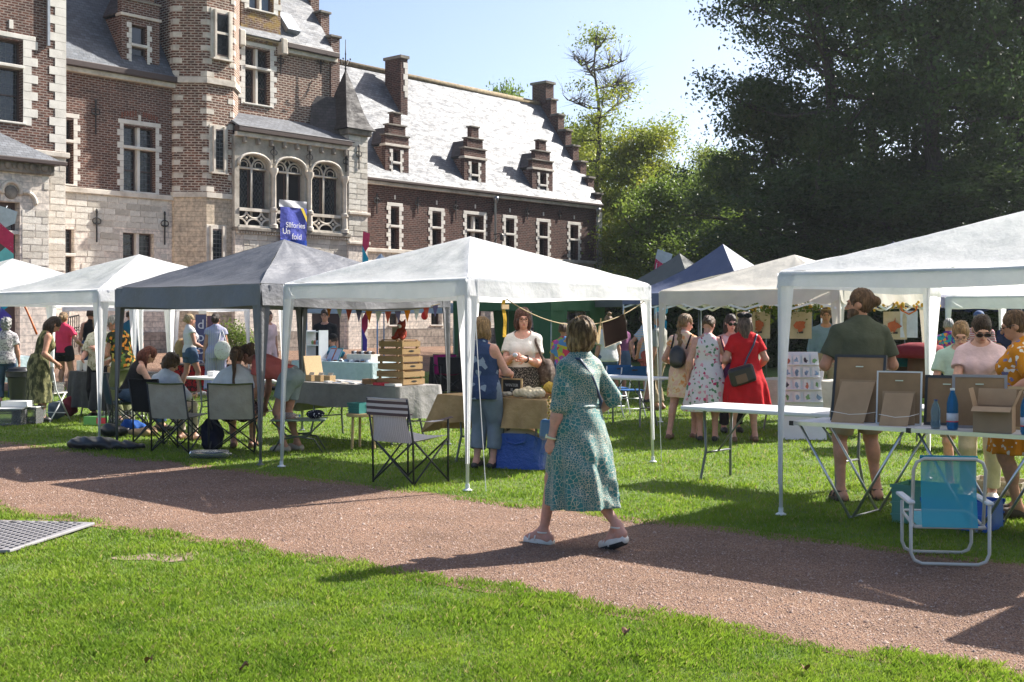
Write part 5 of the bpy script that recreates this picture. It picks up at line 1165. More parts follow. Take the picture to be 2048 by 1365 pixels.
    if face:
        for sg in (-1, 1):
            b = MB(); b.ball((0, 0, 0), (.0105, .007, .0055), 6); o = b.build('eye', EYE, root, smooth=True); o.matrix_local = Matrix.Translation(hp((sg*.031, .0865, .112))) @ Matrix([list(r) for r in hM]).to_4x4()
            b = MB(); b.obox((0, 0, 0), (.018, 0, 0), (0, .005, 0), (0, 0, .0032)); o = b.build('eyebrow', hm, root); o.matrix_local = Matrix.Translation(hp((sg*.032, .092, .1345))) @ Matrix([list(r) for r in hM]).to_4x4()
        b = MB(); b.ball((0, 0, 0), (.024, .008, .008), 8); o = b.build('mouth', LIP, root, smooth=True); o.matrix_local = Matrix.Translation(hp((0, .0895, .05))) @ Matrix([list(r) for r in hM]).to_4x4()
    if glasses:
        b = MB(); dark = glasses == 'sun'
        for sg in (-1, 1):
            c = [(sg*.034+.027*math.cos(a)*(1.1 if dark else 1), .107, .110+.021*math.sin(a)) for a in np.linspace(0, 2*PI, 15)]; b.tube(c, .0032 if dark else .0019, 5, False)
            b.tube([(sg*.062, .104, .115), (sg*.082, .05, .118), (sg*.08, -.02, .115)], .0035, 5)
        b.tube([(-.008, .108, .112), (.008, .108, .112)], .0032, 5); o = b.build('glasses', FRAME, root, smooth=True); M4 = Matrix.Translation(hb) @ Matrix([list(r) for r in hM]).to_4x4(); o.matrix_local = M4
        if dark:
            for sg in (-1, 1): b = MB(); b.prism([(sg*.034+.029*math.cos(a), .110+.021*math.sin(a)) for a in np.linspace(0, 2*PI, 14)[:-1]], ((1, 0, 0), (0, 0, 1)), (0, .105, 0), (0, .003, 0)); b.build('lens', LENS, o)
    J['up'] = up; J['root'] = root; J['q'] = q; J['pr'] = pr; return root, J
def strap(J, pts, r, mat, name='strap', flat=None):
    """belt or strap over a person, points in the person's own frame"""
    P = [np.array(p, float) for p in pts]; Q = []
    for i in range(len(P)-1):
        for u in np.linspace(0, 1, 6)[:-1]: Q.append(P[i]*(1-u)+P[i+1]*u)
    Q.append(P[-1]); return MB().tube(Q, r, 6).build(name, mat, J['root'], smooth=True)
def watch(J, side, mat, strapm):
    w, e = J['wr'+side], J['el'+side]; d = nrm(w-e); c = w-d*.015; F = frame(d, (0, 0, 1) if abs(d[2]) < .8 else (0, 1, 0)); b = MB()
    b.tube([c+F[:, 1]*.034*math.cos(a)+F[:, 2]*.034*math.sin(a) for a in np.linspace(0, 2*PI, 13)], .009, 6, False); o = b.build('wristwatch', strapm, J['root'], smooth=True)
    MB().obox(c+F[:, 2]*.04, d*.016, F[:, 1]*.016, F[:, 2]*.006).build('watch_face', mat, o)
# ---------------------------------------------------------------- the people
def XY(px, Y): return (at(px, Y), Y)
WHT = plain('white_leather', (.62, .60, .56), .5); BLKS = plain('black_shoe', (.02, .02, .02), .5); BRNS = plain('brown_leather', (.16, .08, .045), .5); RUBB = plain('black_rubber', (.015, .015, .016), .8); GOLD = plain('gold_chain', (.6, .42, .12), .3, metallic=1)
DENIM = fabric('denim', (.07, .115, .19), (.045, .08, .14)); DENL = fabric('light_denim', (.14, .20, .28), (.10, .15, .22)); KHAKI = fabric('khaki_cotton', (.34, .27, .18), (.28, .22, .15)); BLKF = fabric('black_cotton', (.016, .016, .018)); WHF = fabric('white_cotton', (.68, .67, .66)); CORAL = fabric('coral_cotton', (.55, .13, .11)); OLIVE = fabric('olive_green_cotton', (.075, .085, .06), (.06, .07, .05)); REDF = fabric('red_viscose', (.58, .012, .018), (.45, .008, .012)); PINKF = fabric('pale_pink_cotton', (.66, .48, .49)); TEALF = fabric('teal_cotton', (.02, .12, .19)); OLTR = fabric('olive_trousers', (.13, .14, .07)); GRYB = fabric('grey_blue_cotton', (.17, .21, .27)); HOTP = fabric('hot_pink_cotton', (.72, .05, .11)); NAVYF = fabric('navy_cotton', (.02, .03, .08)); BLUSH = fabric('blue_shirt', (.18, .28, .42)); MINT = fabric('mint_cotton', (.42, .56, .46)); REDSH = fabric('faded_red_cotton', (.36, .09, .085)); PURP = fabric('purple_cotton', (.20, .07, .16)); SKIRTD = patterned('speckled_skirt', [(0, (.02, .02, .02)), (.55, (.25, .22, .2))], 90, 'noise')
def m_croc():
    t = NT('teal_reptile_print'); co = t.coord(); n1 = t.n('ShaderNodeTexNoise'); n1.inputs['Scale'].default_value = 3; t.l(co, n1.inputs['Vector'])
    mp = t.n('ShaderNodeMix', data_type='VECTOR'); mp.inputs[0].default_value = .06; t.l(co, mp.inputs[4]); t.l(n1.outputs['Color'], mp.inputs[5])
    cs = []
    for sc in (34, 66):
        v = t.n('ShaderNodeTexVoronoi', feature='DISTANCE_TO_EDGE'); v.inputs['Scale'].default_value = sc; v.inputs['Randomness'].default_value = .75; t.l(mp.outputs[1], v.inputs['Vector']); cs.append(t.ramp(v.outputs['Distance'], [(.022, (.46, .42, .31)), (.06, (.004, .145, .145))] if sc == 34 else [(.045, (.44, .40, .30)), (.10, (.005, .125, .13))]))
    f = t.ramp(t.noise(co, 4.2, 3), [(.46, (0, 0, 0)), (.54, (1, 1, 1))])
    return t.done(t.mix(f, cs[0], cs[1]), .55, t.bump(t.noise(co, 7, 4, .6), .35, .03), sheen=.2)
CROC = m_croc()
# walking woman on the path
root, J = person('woman in teal reptile-print midi dress walking along the gravel path', (.47, 8.55), R(48), 1.625, 'pink', ('bob', m_hair('highlighted_hair', (.14, .078, .036), (.46, .30, .15))), top=dict(kind='dress', mat=CROC, hem=.30, flare=.29, sleeve=1.12, folds=9, famp=.085, neck=.075, ease=.02, ripple=.008, sway=-.05), pose=dict(yaw=R(8), L=(-.25, .07, .74), R=(.27, .10, .93), fL=(-.07, .28, 0), fR=(.08, -.30, 0), heelR=.09, heelL=.0, pelvis=.915, curl=.9, twist=R(-4)), vox=.0068, fat=1.06)
NAVYB = plain('navy_leather', (.03, .05, .10), .4); BLUB = plain('blue_leather', (.06, .14, .24), .4)
for n_ in 'LR':
    tp, hl, fd, an = J['toe'+n_], J['heel'+n_], J['fd'+n_], J['an'+n_]; sd_ = np.cross(fd, (0, 0, 1)); s = MB(); tilt = hl[2]-.03
    s.tube([hl-fd*.035-np.array((0, 0, .028)), (hl+tp)/2-np.array((0, 0, .03)), tp+fd*.012-np.array((0, 0, .02))], [.034, .042, .036], 10)
    s.v = [(x, y, z if True else z) for x, y, z in s.v]; so = s.build('sandal', WHT, root, smooth=True)
    so2 = MB(); so2.tube([hl-fd*.03-np.array((0, 0, .046)), (hl+tp)/2-np.array((0, 0, .047)), tp+fd*.01-np.array((0, 0, .036))], [.03, .038, .032], 10); so2.build('sole', RUBB, so, smooth=True)
    for c, up_, r_ in ((tp-fd*.045, .018, .042), (tp-fd*.095, .03, .041), (an-np.array((0, 0, .012)), .0, .046)):
        b = MB(); b.tube([c+sd_*r_*math.cos(a)+(np.array((0, 0, 1))*r_*.8*math.sin(a) if up_ else fd*r_*math.sin(a)) for a in (np.linspace(-.3, PI+.3, 12) if up_ else np.linspace(0, 2*PI, 14))], .0065, 6); b.build('sandal_strap', WHT, so, smooth=True)
watch(J, 'L', plain('watch_gold', (.6, .52, .3), .3, metallic=.8), plain('watch_strap', (.66, .66, .42), .5))
up = J['up']
strap(J, [up((-.11, .05, 1.425)), up((-.085, -.09, 1.42)), up((0, -.142, 1.28)), up((.10, -.135, 1.10)), up((.175, -.02, .98))], .0125, NAVYB, 'bag_strap')
bg_ = MB(); bg_.box(-.04, .04, -.11, .11, -.08, .08); o = bg_.build('shoulder_bag', BLUB, root, bevel=.03); o.location = (-.07, .19, .85); o.rotation_euler = (0, R(8), 0)
b = MB(); [b.ball((-.12+.012*(k % 2), .19, .94+k*.022), .011, 5) for k in range(8)]; b.build('bag_chain', GOLD, root)
b = MB(); b.tube([(.0+.157*1.06*math.cos(a), .122*1.06*math.sin(a), 1.055-.02) for a in np.linspace(0, 2*PI, 28)], .017, 6, False); b.build('waist_tie', CROC, root, smooth=True)
hs = MB(); rg_ = np.random.default_rng(3); hp_ = J['hp']                # loose strands over the bob
for k in range(420):
    th = rg_.uniform(-2.5, 2.5); sc_h = rg_.uniform(.985, 1.05); p_end = rg_.uniform(1.55, 2.35); fl_ = rg_.normal(0, .12); pts = []
    for u in np.linspace(.05, 1, 8):
        ph = u*p_end; tt = th+fl_*u*u; e_ = 1+.06*max(0, u-.75)*rg_.uniform(-1, 2); pts.append(hp_((.104*sc_h*e_*math.sin(ph)*math.sin(tt), -.033-.103*sc_h*e_*math.sin(ph)*math.cos(tt), .128+.132*sc_h*math.cos(ph))))
    hs.tube(pts, [.0016]*7+[.0005], 3, False)
tag(hs.build('loose_strands', MATS['highlighted_hair'], root), kind='stuff')
# man with bun at the frame table
root, J = person('bearded man in dark green t-shirt and khaki shorts seen from behind, hair in bun', (3.10, 10.78), R(6), 1.88, 'tan', ('bun', 'brown'), top=dict(mat=OLIVE, sleeve=.72, ease=.022, hem=.86, neck=.075, ripple=.005), bottom=dict(mat=KHAKI, len=.44, ease=.035, name='shorts'), pose=dict(L=(-.17, .24, 1.12), R=(.17, .24, 1.12), yaw=R(58), fL=(-.17, -.03, 0), fR=(.15, .02, 0)), vox=.009, female=False, fat=1.08, beard='brown')
SNDB = plain('brown_sandal', (.06, .04, .03), .6)
for n_ in 'LR':
    tp, hl, fd, an = J['toe'+n_], J['heel'+n_], J['fd'+n_], J['an'+n_]; sd_ = np.cross(fd, (0, 0, 1)); s = MB(); s.tube([hl-fd*.03-np.array((0, 0, .02)), (hl+tp)/2-np.array((0, 0, .022)), tp-np.array((0, 0, .02))], [.034, .042, .034], 10); so = s.build('sandal', SNDB, root, smooth=True)
    for c, v in ((tp-fd*.05, 1), (tp-fd*.10, 1), (an-np.array((0, 0, .01)), 0)): MB().tube([c+sd_*.044*math.cos(a)+(np.array((0, 0, .036))*math.sin(a) if v else fd*.046*math.sin(a)) for a in np.linspace(0, PI if v else 2*PI, 12)], .008, 6).build('sandal_strap', SNDB, so, smooth=True)
# right stall
ORF = patterned('orange_floral', [(0, (.50, .19, .012)), (.84, (.66, .62, .58)), (.93, (.16, .16, .3))], 36, 'voronoi')
person('woman in orange flowered dress at the right edge, back half turned', (4.12, 9.85), R(70), 1.68, 'tan', ('lowbun', 'brown'), top=dict(kind='dress', mat=ORF, hem=.52, flare=.27, sleeve=.8, neck=.08, ease=.02), shoes=SNDB, pose=dict(L=(-.33, .12, 1.02), R=(.25, .25, .95), pitch=R(15)), vox=.010, glasses='clear', fat=1.12)
person('woman in pale pink t-shirt and sunglasses looking down at the stall', (4.16, 10.75), R(158), 1.66, 'fair', ('bun', 'dark'), top=dict(mat=PINKF, sleeve=.6, ease=.02, hem=.85, neck=.085), bottom=dict(mat=fabric('cream_trousers', (.6, .52, .36)), len=.95, name='trousers'), shoes=WHT, pose=dict(pitch=R(32), yaw=R(12), L=(-.18, .38, .98), R=(.16, .36, .98)), vox=.009, glasses='sun')
person('boy with brown hair and round glasses in mint shirt looking down', (4.19, 11.3), R(150), 1.60, 'fair', ('short', 'light'), top=dict(mat=MINT, sleeve=.6, ease=.02, hem=.85), bottom=dict(mat=KHAKI, len=.45, name='shorts'), shoes=WHT, pose=dict(pitch=R(28), yaw=R(10), L=(-.15, .3, 1.0), R=(.15, .3, 1.0)), vox=.010, female=False, glasses='clear', fat=.9)
COLR = patterned('multicolour_print', [(0, (.03, .3, .32)), (.3, (.14, .03, .25)), (.55, (.45, .08, .14)), (.75, (.05, .06, .3)), (.9, (.6, .3, .06))], 22, 'voronoi')
person('grey-haired woman in multicoloured print blouse seen from behind', XY(1897, 19.5), R(-20), 1.62, 'pink', ('short', 'grey'), top=dict(mat=COLR, sleeve=.9, ease=.025, hem=.8), bottom=dict(mat=NAVYF, len=.95), shoes=BLKS, vox=.013, face=False, fat=1.15)
person('man in navy shirt far behind the right-hand gazebo', XY(2022, 21), R(0), 1.72, 'tan', ('short', 'dark'), top=dict(mat=NAVYF, sleeve=.6, hem=.85), bottom=dict(mat=KHAKI, len=.95), shoes=BLKS, vox=.014, female=False, face=False)
rt, J = person('man in red striped shirt and blue cap behind the woman in pink', XY(1958, 20.5), R(165), 1.74, 'tan', ('short', 'grey'), top=dict(mat=patterned('red_stripe', [(0, (.45, .03, .06)), (.5, (.6, .58, .55))], 11, 'Z'), sleeve=.6, hem=.85), bottom=dict(mat=NAVYF, len=.95), shoes=BLKS, vox=.014, female=False)
sdf_mesh('cap', [Ell(J['hp']((0, -.015, .17)), (.09, .108, .085), J['hM'], .02), Ell(J['hp']((0, .12, .165)), (.065, .06, .012), J['hM'], .02)], .012, plain('blue_cap', (.05, .10, .22), .8), rt, [lambda P: 1.625-P[..., 2]])
person('man in blue shirt and khaki trousers beside the hanging tote bags', XY(1652, 19.8), R(170), 1.80, 'tan', ('short', 'brown'), top=dict(mat=BLUSH, sleeve=1.5, hem=.86), bottom=dict(mat=KHAKI, len=.97), shoes=BRNS, vox=.014, female=False)
# four women at the print stall
TIED = patterned('orange_tie_dye', [(.25, (.70, .60, .50)), (.45, (.72, .42, .34)), (.55, (.75, .60, .42)), (.66, (.66, .24, .06)), (.8, (.7, .42, .42))], 9, 'noise', interp='LINEAR')
rt, J = person('woman with fair braid and black backpack in orange tie-dye dress', XY(1368, 16.3), R(-28), 1.68, 'pink', ('braid', 'light'), top=dict(kind='dress', mat=TIED, hem=.56, flare=.235, sleeve=.35, neck=.08, folds=6, famp=.03), shoes=BRNS, pose=dict(yaw=R(-38), pitch=R(15), L=(-.2, .2, 1.0), R=(.2, .25, 1.05), fL=(-.14, -.2, 0), fR=(.1, .12, 0)), vox=.0095)
bp_ = sdf_mesh('backpack', [Ell(J['up']((-.02, -.2, 1.13)), (.125, .075, .155), None, .04), Ell(J['up']((-.02, -.24, 1.06)), (.10, .05, .085), None, .02)], .010, plain('black_nylon', (.018, .018, .02), .35, bump=.4, bscale=12), rt, (), .004)
strap(J, [J['up']((-.12, -.17, 1.24)), J['up']((-.12, -.05, 1.425)), J['up']((-.13, .1, 1.36)), J['up']((-.155, .06, 1.15)), J['up']((-.14, -.14, 1.02))], .013, BLKF); strap(J, [J['up']((.09, -.17, 1.24)), J['up']((.12, -.05, 1.425)), J['up']((.13, .1, 1.36)), J['up']((.165, .06, 1.15)), J['up']((.1, -.16, 1.04))], .013, BLKF)
FLOR = patterned('pink_floral', [(0, (.68, .60, .63)), (.60, (.66, .30, .38)), (.70, (.68, .60, .63)), (.80, (.5, .05, .14)), (.86, (.68, .60, .62)), (.93, (.10, .22, .12))], 30, 'voronoi')
rt, J = person('woman with short brown hair in white and pink floral sundress, back to camera', XY(1415, 16.0), R(-8), 1.66, 'pink', ('short', 'brown'), top=dict(kind='dress', mat=FLOR, hem=.40, flare=.335, sleeve=0, neck=.115, drop=.05, folds=11, famp=.06), shoes=BLKS, pose=dict(yaw=R(-25), pitch=R(25), L=(-.26, .02, .84), R=(.22, .25, 1.0)), vox=.0095, fat=1.1)
TOTP = fabric('dark_purple_bag', (.09, .015, .07)); 
bgm = sdf_mesh('tote_bag', [Ell((.30, .0, .86), (.09, .12, .20), None, .04)], .012, TOTP, rt, (), .006, 10); strap(J, [(.28, -.05, 1.02), J['up']((.17, -.05, 1.42)), (.29, .07, 1.02)], .013, TOTP)
rt, J = person('woman in bright red dress with crossbody bag and black hair bow', XY(1490, 15.9), R(6), 1.70, 'pink', ('long', m_hair('grey_brown_hair', (.10, .06, .045), (.2, .13, .10))), top=dict(kind='dress', mat=REDF, hem=.47, flare=.345, sleeve=.62, neck=.085, folds=10, famp=.055, ripple=.005), shoes=BRNS, pose=dict(L=(-.2, .22, 1.0), R=(.24, .2, .95), yaw=R(-20), pitch=R(12), fL=(-.16, .0, 0), fR=(.14, .02, 0)), vox=.0095, fat=1.14)
strap(J, [J['up']((.14, -.06, 1.42)), J['up']((.07, -.142, 1.28)), J['up']((-.02, -.165, 1.12)), (-.08, -.20, .98)], .013, NAVYB)
b = MB().box(-.17, .17, -.06, .06, -.12, .12); o = b.build('crossbody_bag', plain('black_leather', (.015, .013, .014), .3), rt, bevel=.04); o.location = (-.11, -.235, .88); o.rotation_euler = (0, R(-16), 0)
b = MB().box(-.11, .04, -.068, -.06, -.09, .02); p = b.build('bag_panel', BRNS, o, bevel=.01)
b = MB(); [b.ball((sg*.05, 0, 0), (.055, .025, .035), 8) for sg in (-1, 1)]; b.ball((0, 0, 0), .02, 6); p = b.build('hair_bow', BLKF, rt, smooth=True); p.location = J['hp']((0, -.135, .17))
person('dark-haired woman in sunglasses facing us between the dresses', XY(1461, 17.2), R(186), 1.68, 'pink', ('long', 'dark'), top=dict(mat=PINKF, sleeve=0, hem=.86, neck=.11), bottom=dict(mat=BLKF, len=.95), shoes=BLKS, vox=.011, glasses='sun', pose=dict(pitch=R(10)))
# the two women at the wool table
INDI = patterned('indigo_block_print', [(0, (.028, .05, .12)), (.52, (.03, .05, .12)), (.72, (.22, .27, .36)), (.80, (.035, .06, .14))], 17, 'voronoi')
person('woman in indigo print sleeveless top and rolled blue trousers, back to camera', XY(966, 13.0), R(-32), 1.62, 'pink', ('bob', 'light'), top=dict(mat=INDI, sleeve=0, ease=.03, hem=.80, neck=.085, ripple=.006), bottom=dict(mat=GRYB, len=.84, ease=.03, cuff=.06, name='trousers'), shoes=BLKS, pose=dict(L=(-.05, .32, 1.08), R=(.16, .34, 1.06), fL=(-.09, 0, 0), fR=(.09, .06, 0), yaw=R(-8)), vox=.0088, face=False, fat=1.12)
rt, J = person('woman with glasses and dark bob in white t-shirt holding a small item', XY(1046, 14.35), R(172), 1.73, 'pink', ('bob', m_hair('mahogany_hair', (.075, .03, .022), (.12, .05, .035))), top=dict(mat=fabric('offwhite_cotton', (.66, .62, .60)), sleeve=.6, ease=.018, hem=.86, neck=.10, drop=.03), bottom=dict(kind='skirt', mat=SKIRTD, hem=.58, flare=.2, name='skirt'), shoes=BLKS, pose=dict(L=(-.06, .25, 1.12), R=(.07, .30, 1.15), yaw=R(14), curl=1.), vox=.0088, glasses='clear', fat=1.12)
watch(J, 'L', LENS, RUBB)
b = MB(); b.ball((0, 0, 0), (.03, .02, .025), 8); o = b.build('held_yarn_sample', plain('pale_blue_yarn', (.45, .5, .6), .9), rt, smooth=True); o.location = J['wrR']+np.array((-.03, .09, .02))
BAGB = patterned('brown_slouchy_bag', [(.3, (.045, .03, .025)), (.55, (.09, .065, .055)), (.7, (.16, .13, .11))], 30, 'noise', interp='LINEAR')
sdf_mesh('shoulder_bag', [Ell((-.27, -.02, .95), (.10, .15, .17), None, .05)], .012, BAGB, rt, (), .008, 16); strap(J, [(-.27, .1, 1.05), J['up']((-.16, .09, 1.33)), J['up']((-.145, -.02, 1.43)), J['up']((-.17, -.12, 1.2)), (-.27, -.12, 1.05)], .016, BAGB)
# seated group under the dark gazebo
def seated(sz=.45): return dict(pelvis=sz+.11, fL=(-.12, .46, 0), fR=(.12, .46, 0))
C1, C2, C3 = XY(256, 17.2), XY(326, 15.75), XY(472, 14.7)
person('seated woman with auburn hair in black tank top and jeans', C1, R(-62), 1.68, 'fair', ('long', 'red'), top=dict(mat=BLKF, sleeve=0, hem=.9, neck=.11, drop=.03), bottom=dict(mat=DENIM, len=.93), shoes=BLKS, pose=dict(**seated(.44), lean=R(24), pitch=R(25), L=(-.12, .5, .72), R=(.14, .5, .72)), vox=.0098, seat=True)
person('seated man with dark curly hair in white shirt, seen from behind', C2, R(-30), 1.58, 'fair', ('curly', 'brown'), top=dict(mat=WHF, sleeve=1.1, ease=.026, hem=.9, ripple=.007), bottom=dict(mat=fabric('sand_trousers', (.5, .43, .36)), len=.95), shoes=BRNS, pose=dict(**seated(.38), lean=R(10), pitch=R(20), yaw=R(-20), L=(-.22, .25, .68), R=(.26, .34, .66)), vox=.0098, seat=True, female=False)
person('seated woman with brown ponytail in white t-shirt and dark patterned skirt', C3, R(2), 1.66, 'pink', ('pony', 'brown'), top=dict(mat=WHF, sleeve=.62, ease=.024, hem=.88, ripple=.006), bottom=dict(mat=patterned('maroon_print', [(0, (.03, .012, .02)), (.6, (.1, .02, .04)), (.8, (.3, .2, .2))], 60, 'voronoi'), len=.5, ease=.04, name='skirt'), shoes=BRNS, pose=dict(**seated(.43), lean=R(3), pitch=R(12), L=(-.27, .2, .64), R=(.25, .25, .66)), vox=.0095, face=False, seat=True, fat=1.16)
person('woman in coral t-shirt and grey shorts bending low over a box', XY(582, 14.75), R(76), 1.68, 'tan', ('bun', 'brown'), top=dict(mat=CORAL, sleeve=.5, ease=.022, hem=.9, neck=.085), bottom=dict(mat=fabric('grey_green_cotton', (.25, .30, .31)), len=.30, ease=.03, name='shorts'), shoes=fabric('beige_canvas_shoe', (.4, .35, .29)), pose=dict(lean=R(68), pitch=R(-8), L=(-.16, .46, .50), R=(.16, .42, .52), fL=(-.09, .05, 0), fR=(.09, -.05, 0), pelvis=.925), vox=.0095)
# left stalls
TIEG = patterned('olive_tie_dye', [(.3, (.02, .022, .012)), (.48, (.06, .065, .03)), (.6, (.22, .21, .10)), (.7, (.07, .07, .035))], 10, 'noise', interp='LINEAR', stretch=(1.6, 1.6, .8))
person('woman with long dark hair in olive tie-dye dress bending over the stall table', XY(78, 18.9), R(-58), 1.70, 'tan', ('long', 'dark'), top=dict(kind='dress', mat=TIEG, hem=.30, flare=.235, sleeve=0, neck=.09, folds=7, famp=.03), shoes=BLKS, pose=dict(lean=R(17), pitch=R(25), L=(-.2, .28, .92), R=(.17, .22, .92)), vox=.011)
person('woman in bright pink t-shirt and black shorts carrying a patterned bag', XY(128, 25), R(-12), 1.68, 'tan', ('bun', 'light'), top=dict(mat=HOTP, sleeve=.6, ease=.02, hem=.86), bottom=dict(mat=BLKF, len=.26, ease=.03, name='shorts'), shoes=WHT, pose=dict(R=(.3, .2, 1.0)), vox=.013, face=False)
CREAM = patterned('cream_leaf_print', [(.3, (.55, .52, .40)), (.52, (.58, .56, .46)), (.6, (.22, .21, .10)), (.7, (.56, .54, .43))], 22, 'noise', interp='LINEAR')
person('woman with light brown bob in cream leaf-print blouse facing us', XY(200, 19.8), R(172), 1.66, 'pink', ('bob', 'light'), top=dict(mat=CREAM, sleeve=.9, ease=.03, hem=.8), bottom=dict(mat=BLKF, len=.95), shoes=BLKS, pose=dict(pitch=R(22), L=(-.08, .24, 1.16), R=(.15, .3, 1.0)), vox=.012, glasses='clear', fat=1.1)
TROP = patterned('tropical_print', [(0, (.02, .025, .015)), (.5, (.08, .13, .03)), (.7, (.55, .2, .03)), (.85, (.5, .42, .1)), (.93, (.03, .03, .02))], 24, 'voronoi')
person('older person in dark tropical print top and olive trousers bending at the stall', XY(247, 18.7), R(68), 1.70, 'tan', ('short', 'grey'), top=dict(mat=TROP, sleeve=.35, ease=.028, hem=.84), bottom=dict(mat=OLTR, len=.95, ease=.03), shoes=BLKS, pose=dict(lean=R(14), pitch=R(20), L=(-.12, .38, .98), R=(.13, .36, .96)), vox=.011, fat=1.12, glasses='clear')
person('balding man in teal t-shirt seen from behind near the castle steps', XY(262, 25.6), R(-10), 1.76, 'tan', ('bald', 'dark'), top=dict(mat=TEALF, sleeve=.65, ease=.02, hem=.85), bottom=dict(mat=NAVYF, len=.95), shoes=BLKS, vox=.013, female=False, face=False)
person('person with hair bun in black sleeveless top seen from behind', XY(181, 27), R(15), 1.70, 'tan', ('topbun', 'dark'), top=dict(mat=BLKF, sleeve=0, hem=.85), bottom=dict(mat=DENIM, len=.95), shoes=BLKS, vox=.014, face=False)
GREYP = patterned('grey_check_print', [(0, (.5, .47, .47)), (.6, (.22, .2, .22))], 45, 'voronoi')
person('grey-haired woman in checked blouse at the left edge of the photo', XY(12, 22.5), R(20), 1.60, 'tan', ('curly', 'grey'), top=dict(mat=GREYP, sleeve=.6, ease=.025, hem=.82), bottom=dict(mat=DENIM, len=.95), shoes=BLKS, vox=.014, face=False)
rt, J = person('blond woman in white top and denim shorts with a straw shoulder bag', XY(380, 25.3), R(-58), 1.70, 'tan', ('lowbun', 'blond'), top=dict(mat=WHF, sleeve=.18, ease=.02, hem=.9), bottom=dict(mat=DENIM, len=.27, ease=.03, name='shorts'), shoes=WHT, pose=dict(fL=(-.1, -.18, 0), fR=(.1, .16, 0), R=(.2, .25, .98), L=(-.2, .15, .95)), vox=.012)
sdf_mesh('straw_bag', [Ell((-.30, -.08, .98), (.07, .16, .2), None, .04)], .014, plain('straw', (.40, .26, .12), .9, .3), rt, (), .004)
STRJ = patterned('pastel_stripe', [(0, (.16, .26, .5)), (.2, (.6, .52, .58)), (.4, (.62, .3, .24)), (.55, (.55, .52, .5)), (.75, (.35, .2, .4)), (.9, (.3, .45, .6))], 9, 'X')
rt, J = person('woman in pastel striped jumpsuit carrying a white dotted tote', XY(432, 25.0), R(20), 1.72, 'tan', ('bun', 'dark'), top=dict(mat=STRJ, sleeve=.3, ease=.025, hem=.86, drop=.05, neck=.1), bottom=dict(mat=STRJ, len=.92, ease=.05, cuff=.10, name='jumpsuit_legs'), shoes=WHT, pose=dict(yaw=R(-30)), vox=.012)
sdf_mesh('tote_bag', [Ell((.10, -.24, .95), (.17, .05, .2), None, .03)], .013, patterned('dotted_cotton', [(0, (.3, .1, .12)), (.18, (.60, .60, .54))], 30, 'dots'), rt, (), .003); strap(J, [(.03, -.2, 1.12), J['up']((.1, -.06, 1.42)), (.18, -.2, 1.12)], .012, WHF)
person('man in pale pink shirt standing by the castle door', XY(537, 27), R(-120), 1.78, 'tan', ('short', 'dark'), top=dict(mat=PINKF, sleeve=.65, hem=.82), bottom=dict(mat=PINKF, len=.95), shoes=BLKS, vox=.014, female=False)
person('man in black t-shirt and glasses standing behind the pale blue table', XY(650, 25.6), R(172), 1.82, 'tan', ('short', 'dark'), top=dict(mat=BLKF, sleeve=.62, ease=.02, hem=.85), bottom=dict(mat=BLKF, len=.95), shoes=BLKS, vox=.012, female=False, glasses='clear')
rt, J = person('person in black cap sitting beside the man in black', XY(664, 25.3), R(70), 1.70, 'tan', ('short', 'dark'), top=dict(mat=TEALF, sleeve=.6, hem=.9), bottom=dict(mat=DENIM, len=.95), shoes=BLKS, pose=dict(**seated(.42)), vox=.014, seat=True, female=False)
sdf_mesh('cap', [Ell(J['hp']((0, -.015, .17)), (.09, .108, .09), J['hM'], .02), Ell(J['hp']((0, .12, .165)), (.065, .06, .012), J['hM'], .02)], .013, BLKF, rt, [lambda P, h=J['hp']((0, 0, .135))[2]: h-P[..., 2]])
# behind the clothes line
person('person with topknot in white t-shirt and denim shorts behind the clothes line', XY(1216, 22.5), R(18), 1.68, 'tan', ('topbun', 'light'), top=dict(mat=WHF, sleeve=.7, ease=.03, hem=.84), bottom=dict(mat=DENIM, len=.26, ease=.03, name='shorts'), shoes=WHT, vox=.013, face=False)
person('person in purple top and blue skirt right of the hanging brown cloth', XY(1243, 24), R(35), 1.64, 'tan', ('short', 'dark'), top=dict(mat=PURP, sleeve=.6, hem=.85), bottom=dict(kind='skirt', mat=DENIM, hem=.5, flare=.22, name='skirt'), shoes=BLKS, vox=.014, face=False)
person('man in blue striped t-shirt and red shorts with hands behind his back', XY(1291, 23.4), R(-75), 1.72, 'tan', ('short', 'dark'), top=dict(mat=patterned('blue_stripe', [(0, (.25, .38, .5)), (.45, (.5, .55, .58)), (.8, (.45, .35, .3))], 7, 'Z'), sleeve=.55, ease=.02, hem=.84), bottom=dict(mat=REDSH, len=.46, ease=.03, name='shorts'), shoes=BLKS, pose=dict(L=(-.1, -.2, .92), R=(.1, -.2, .92)), vox=.013, female=False)
person('old man in grey shirt half hidden by the gazebo leg', XY(1318, 21.5), R(60), 1.74, 'tan', ('short', 'grey'), top=dict(mat=fabric('stone_grey_shirt', (.3, .29, .26)), sleeve=.9, hem=.82), bottom=dict(mat=KHAKI, len=.95), shoes=BRNS, vox=.014, female=False, face=False)
person('seated person with grey hair bent forward behind the teal dress', XY(1198, 19.8), R(60), 1.6, 'pink', ('short', 'grey'), top=dict(mat=GREYP, sleeve=.7, hem=.9), bottom=dict(mat=KHAKI, len=.5, name='shorts'), shoes=BLKS, pose=dict(**seated(.43), lean=R(25), pitch=R(20), L=(-.12, .45, .62), R=(.12, .45, .62)), vox=.013, seat=True)
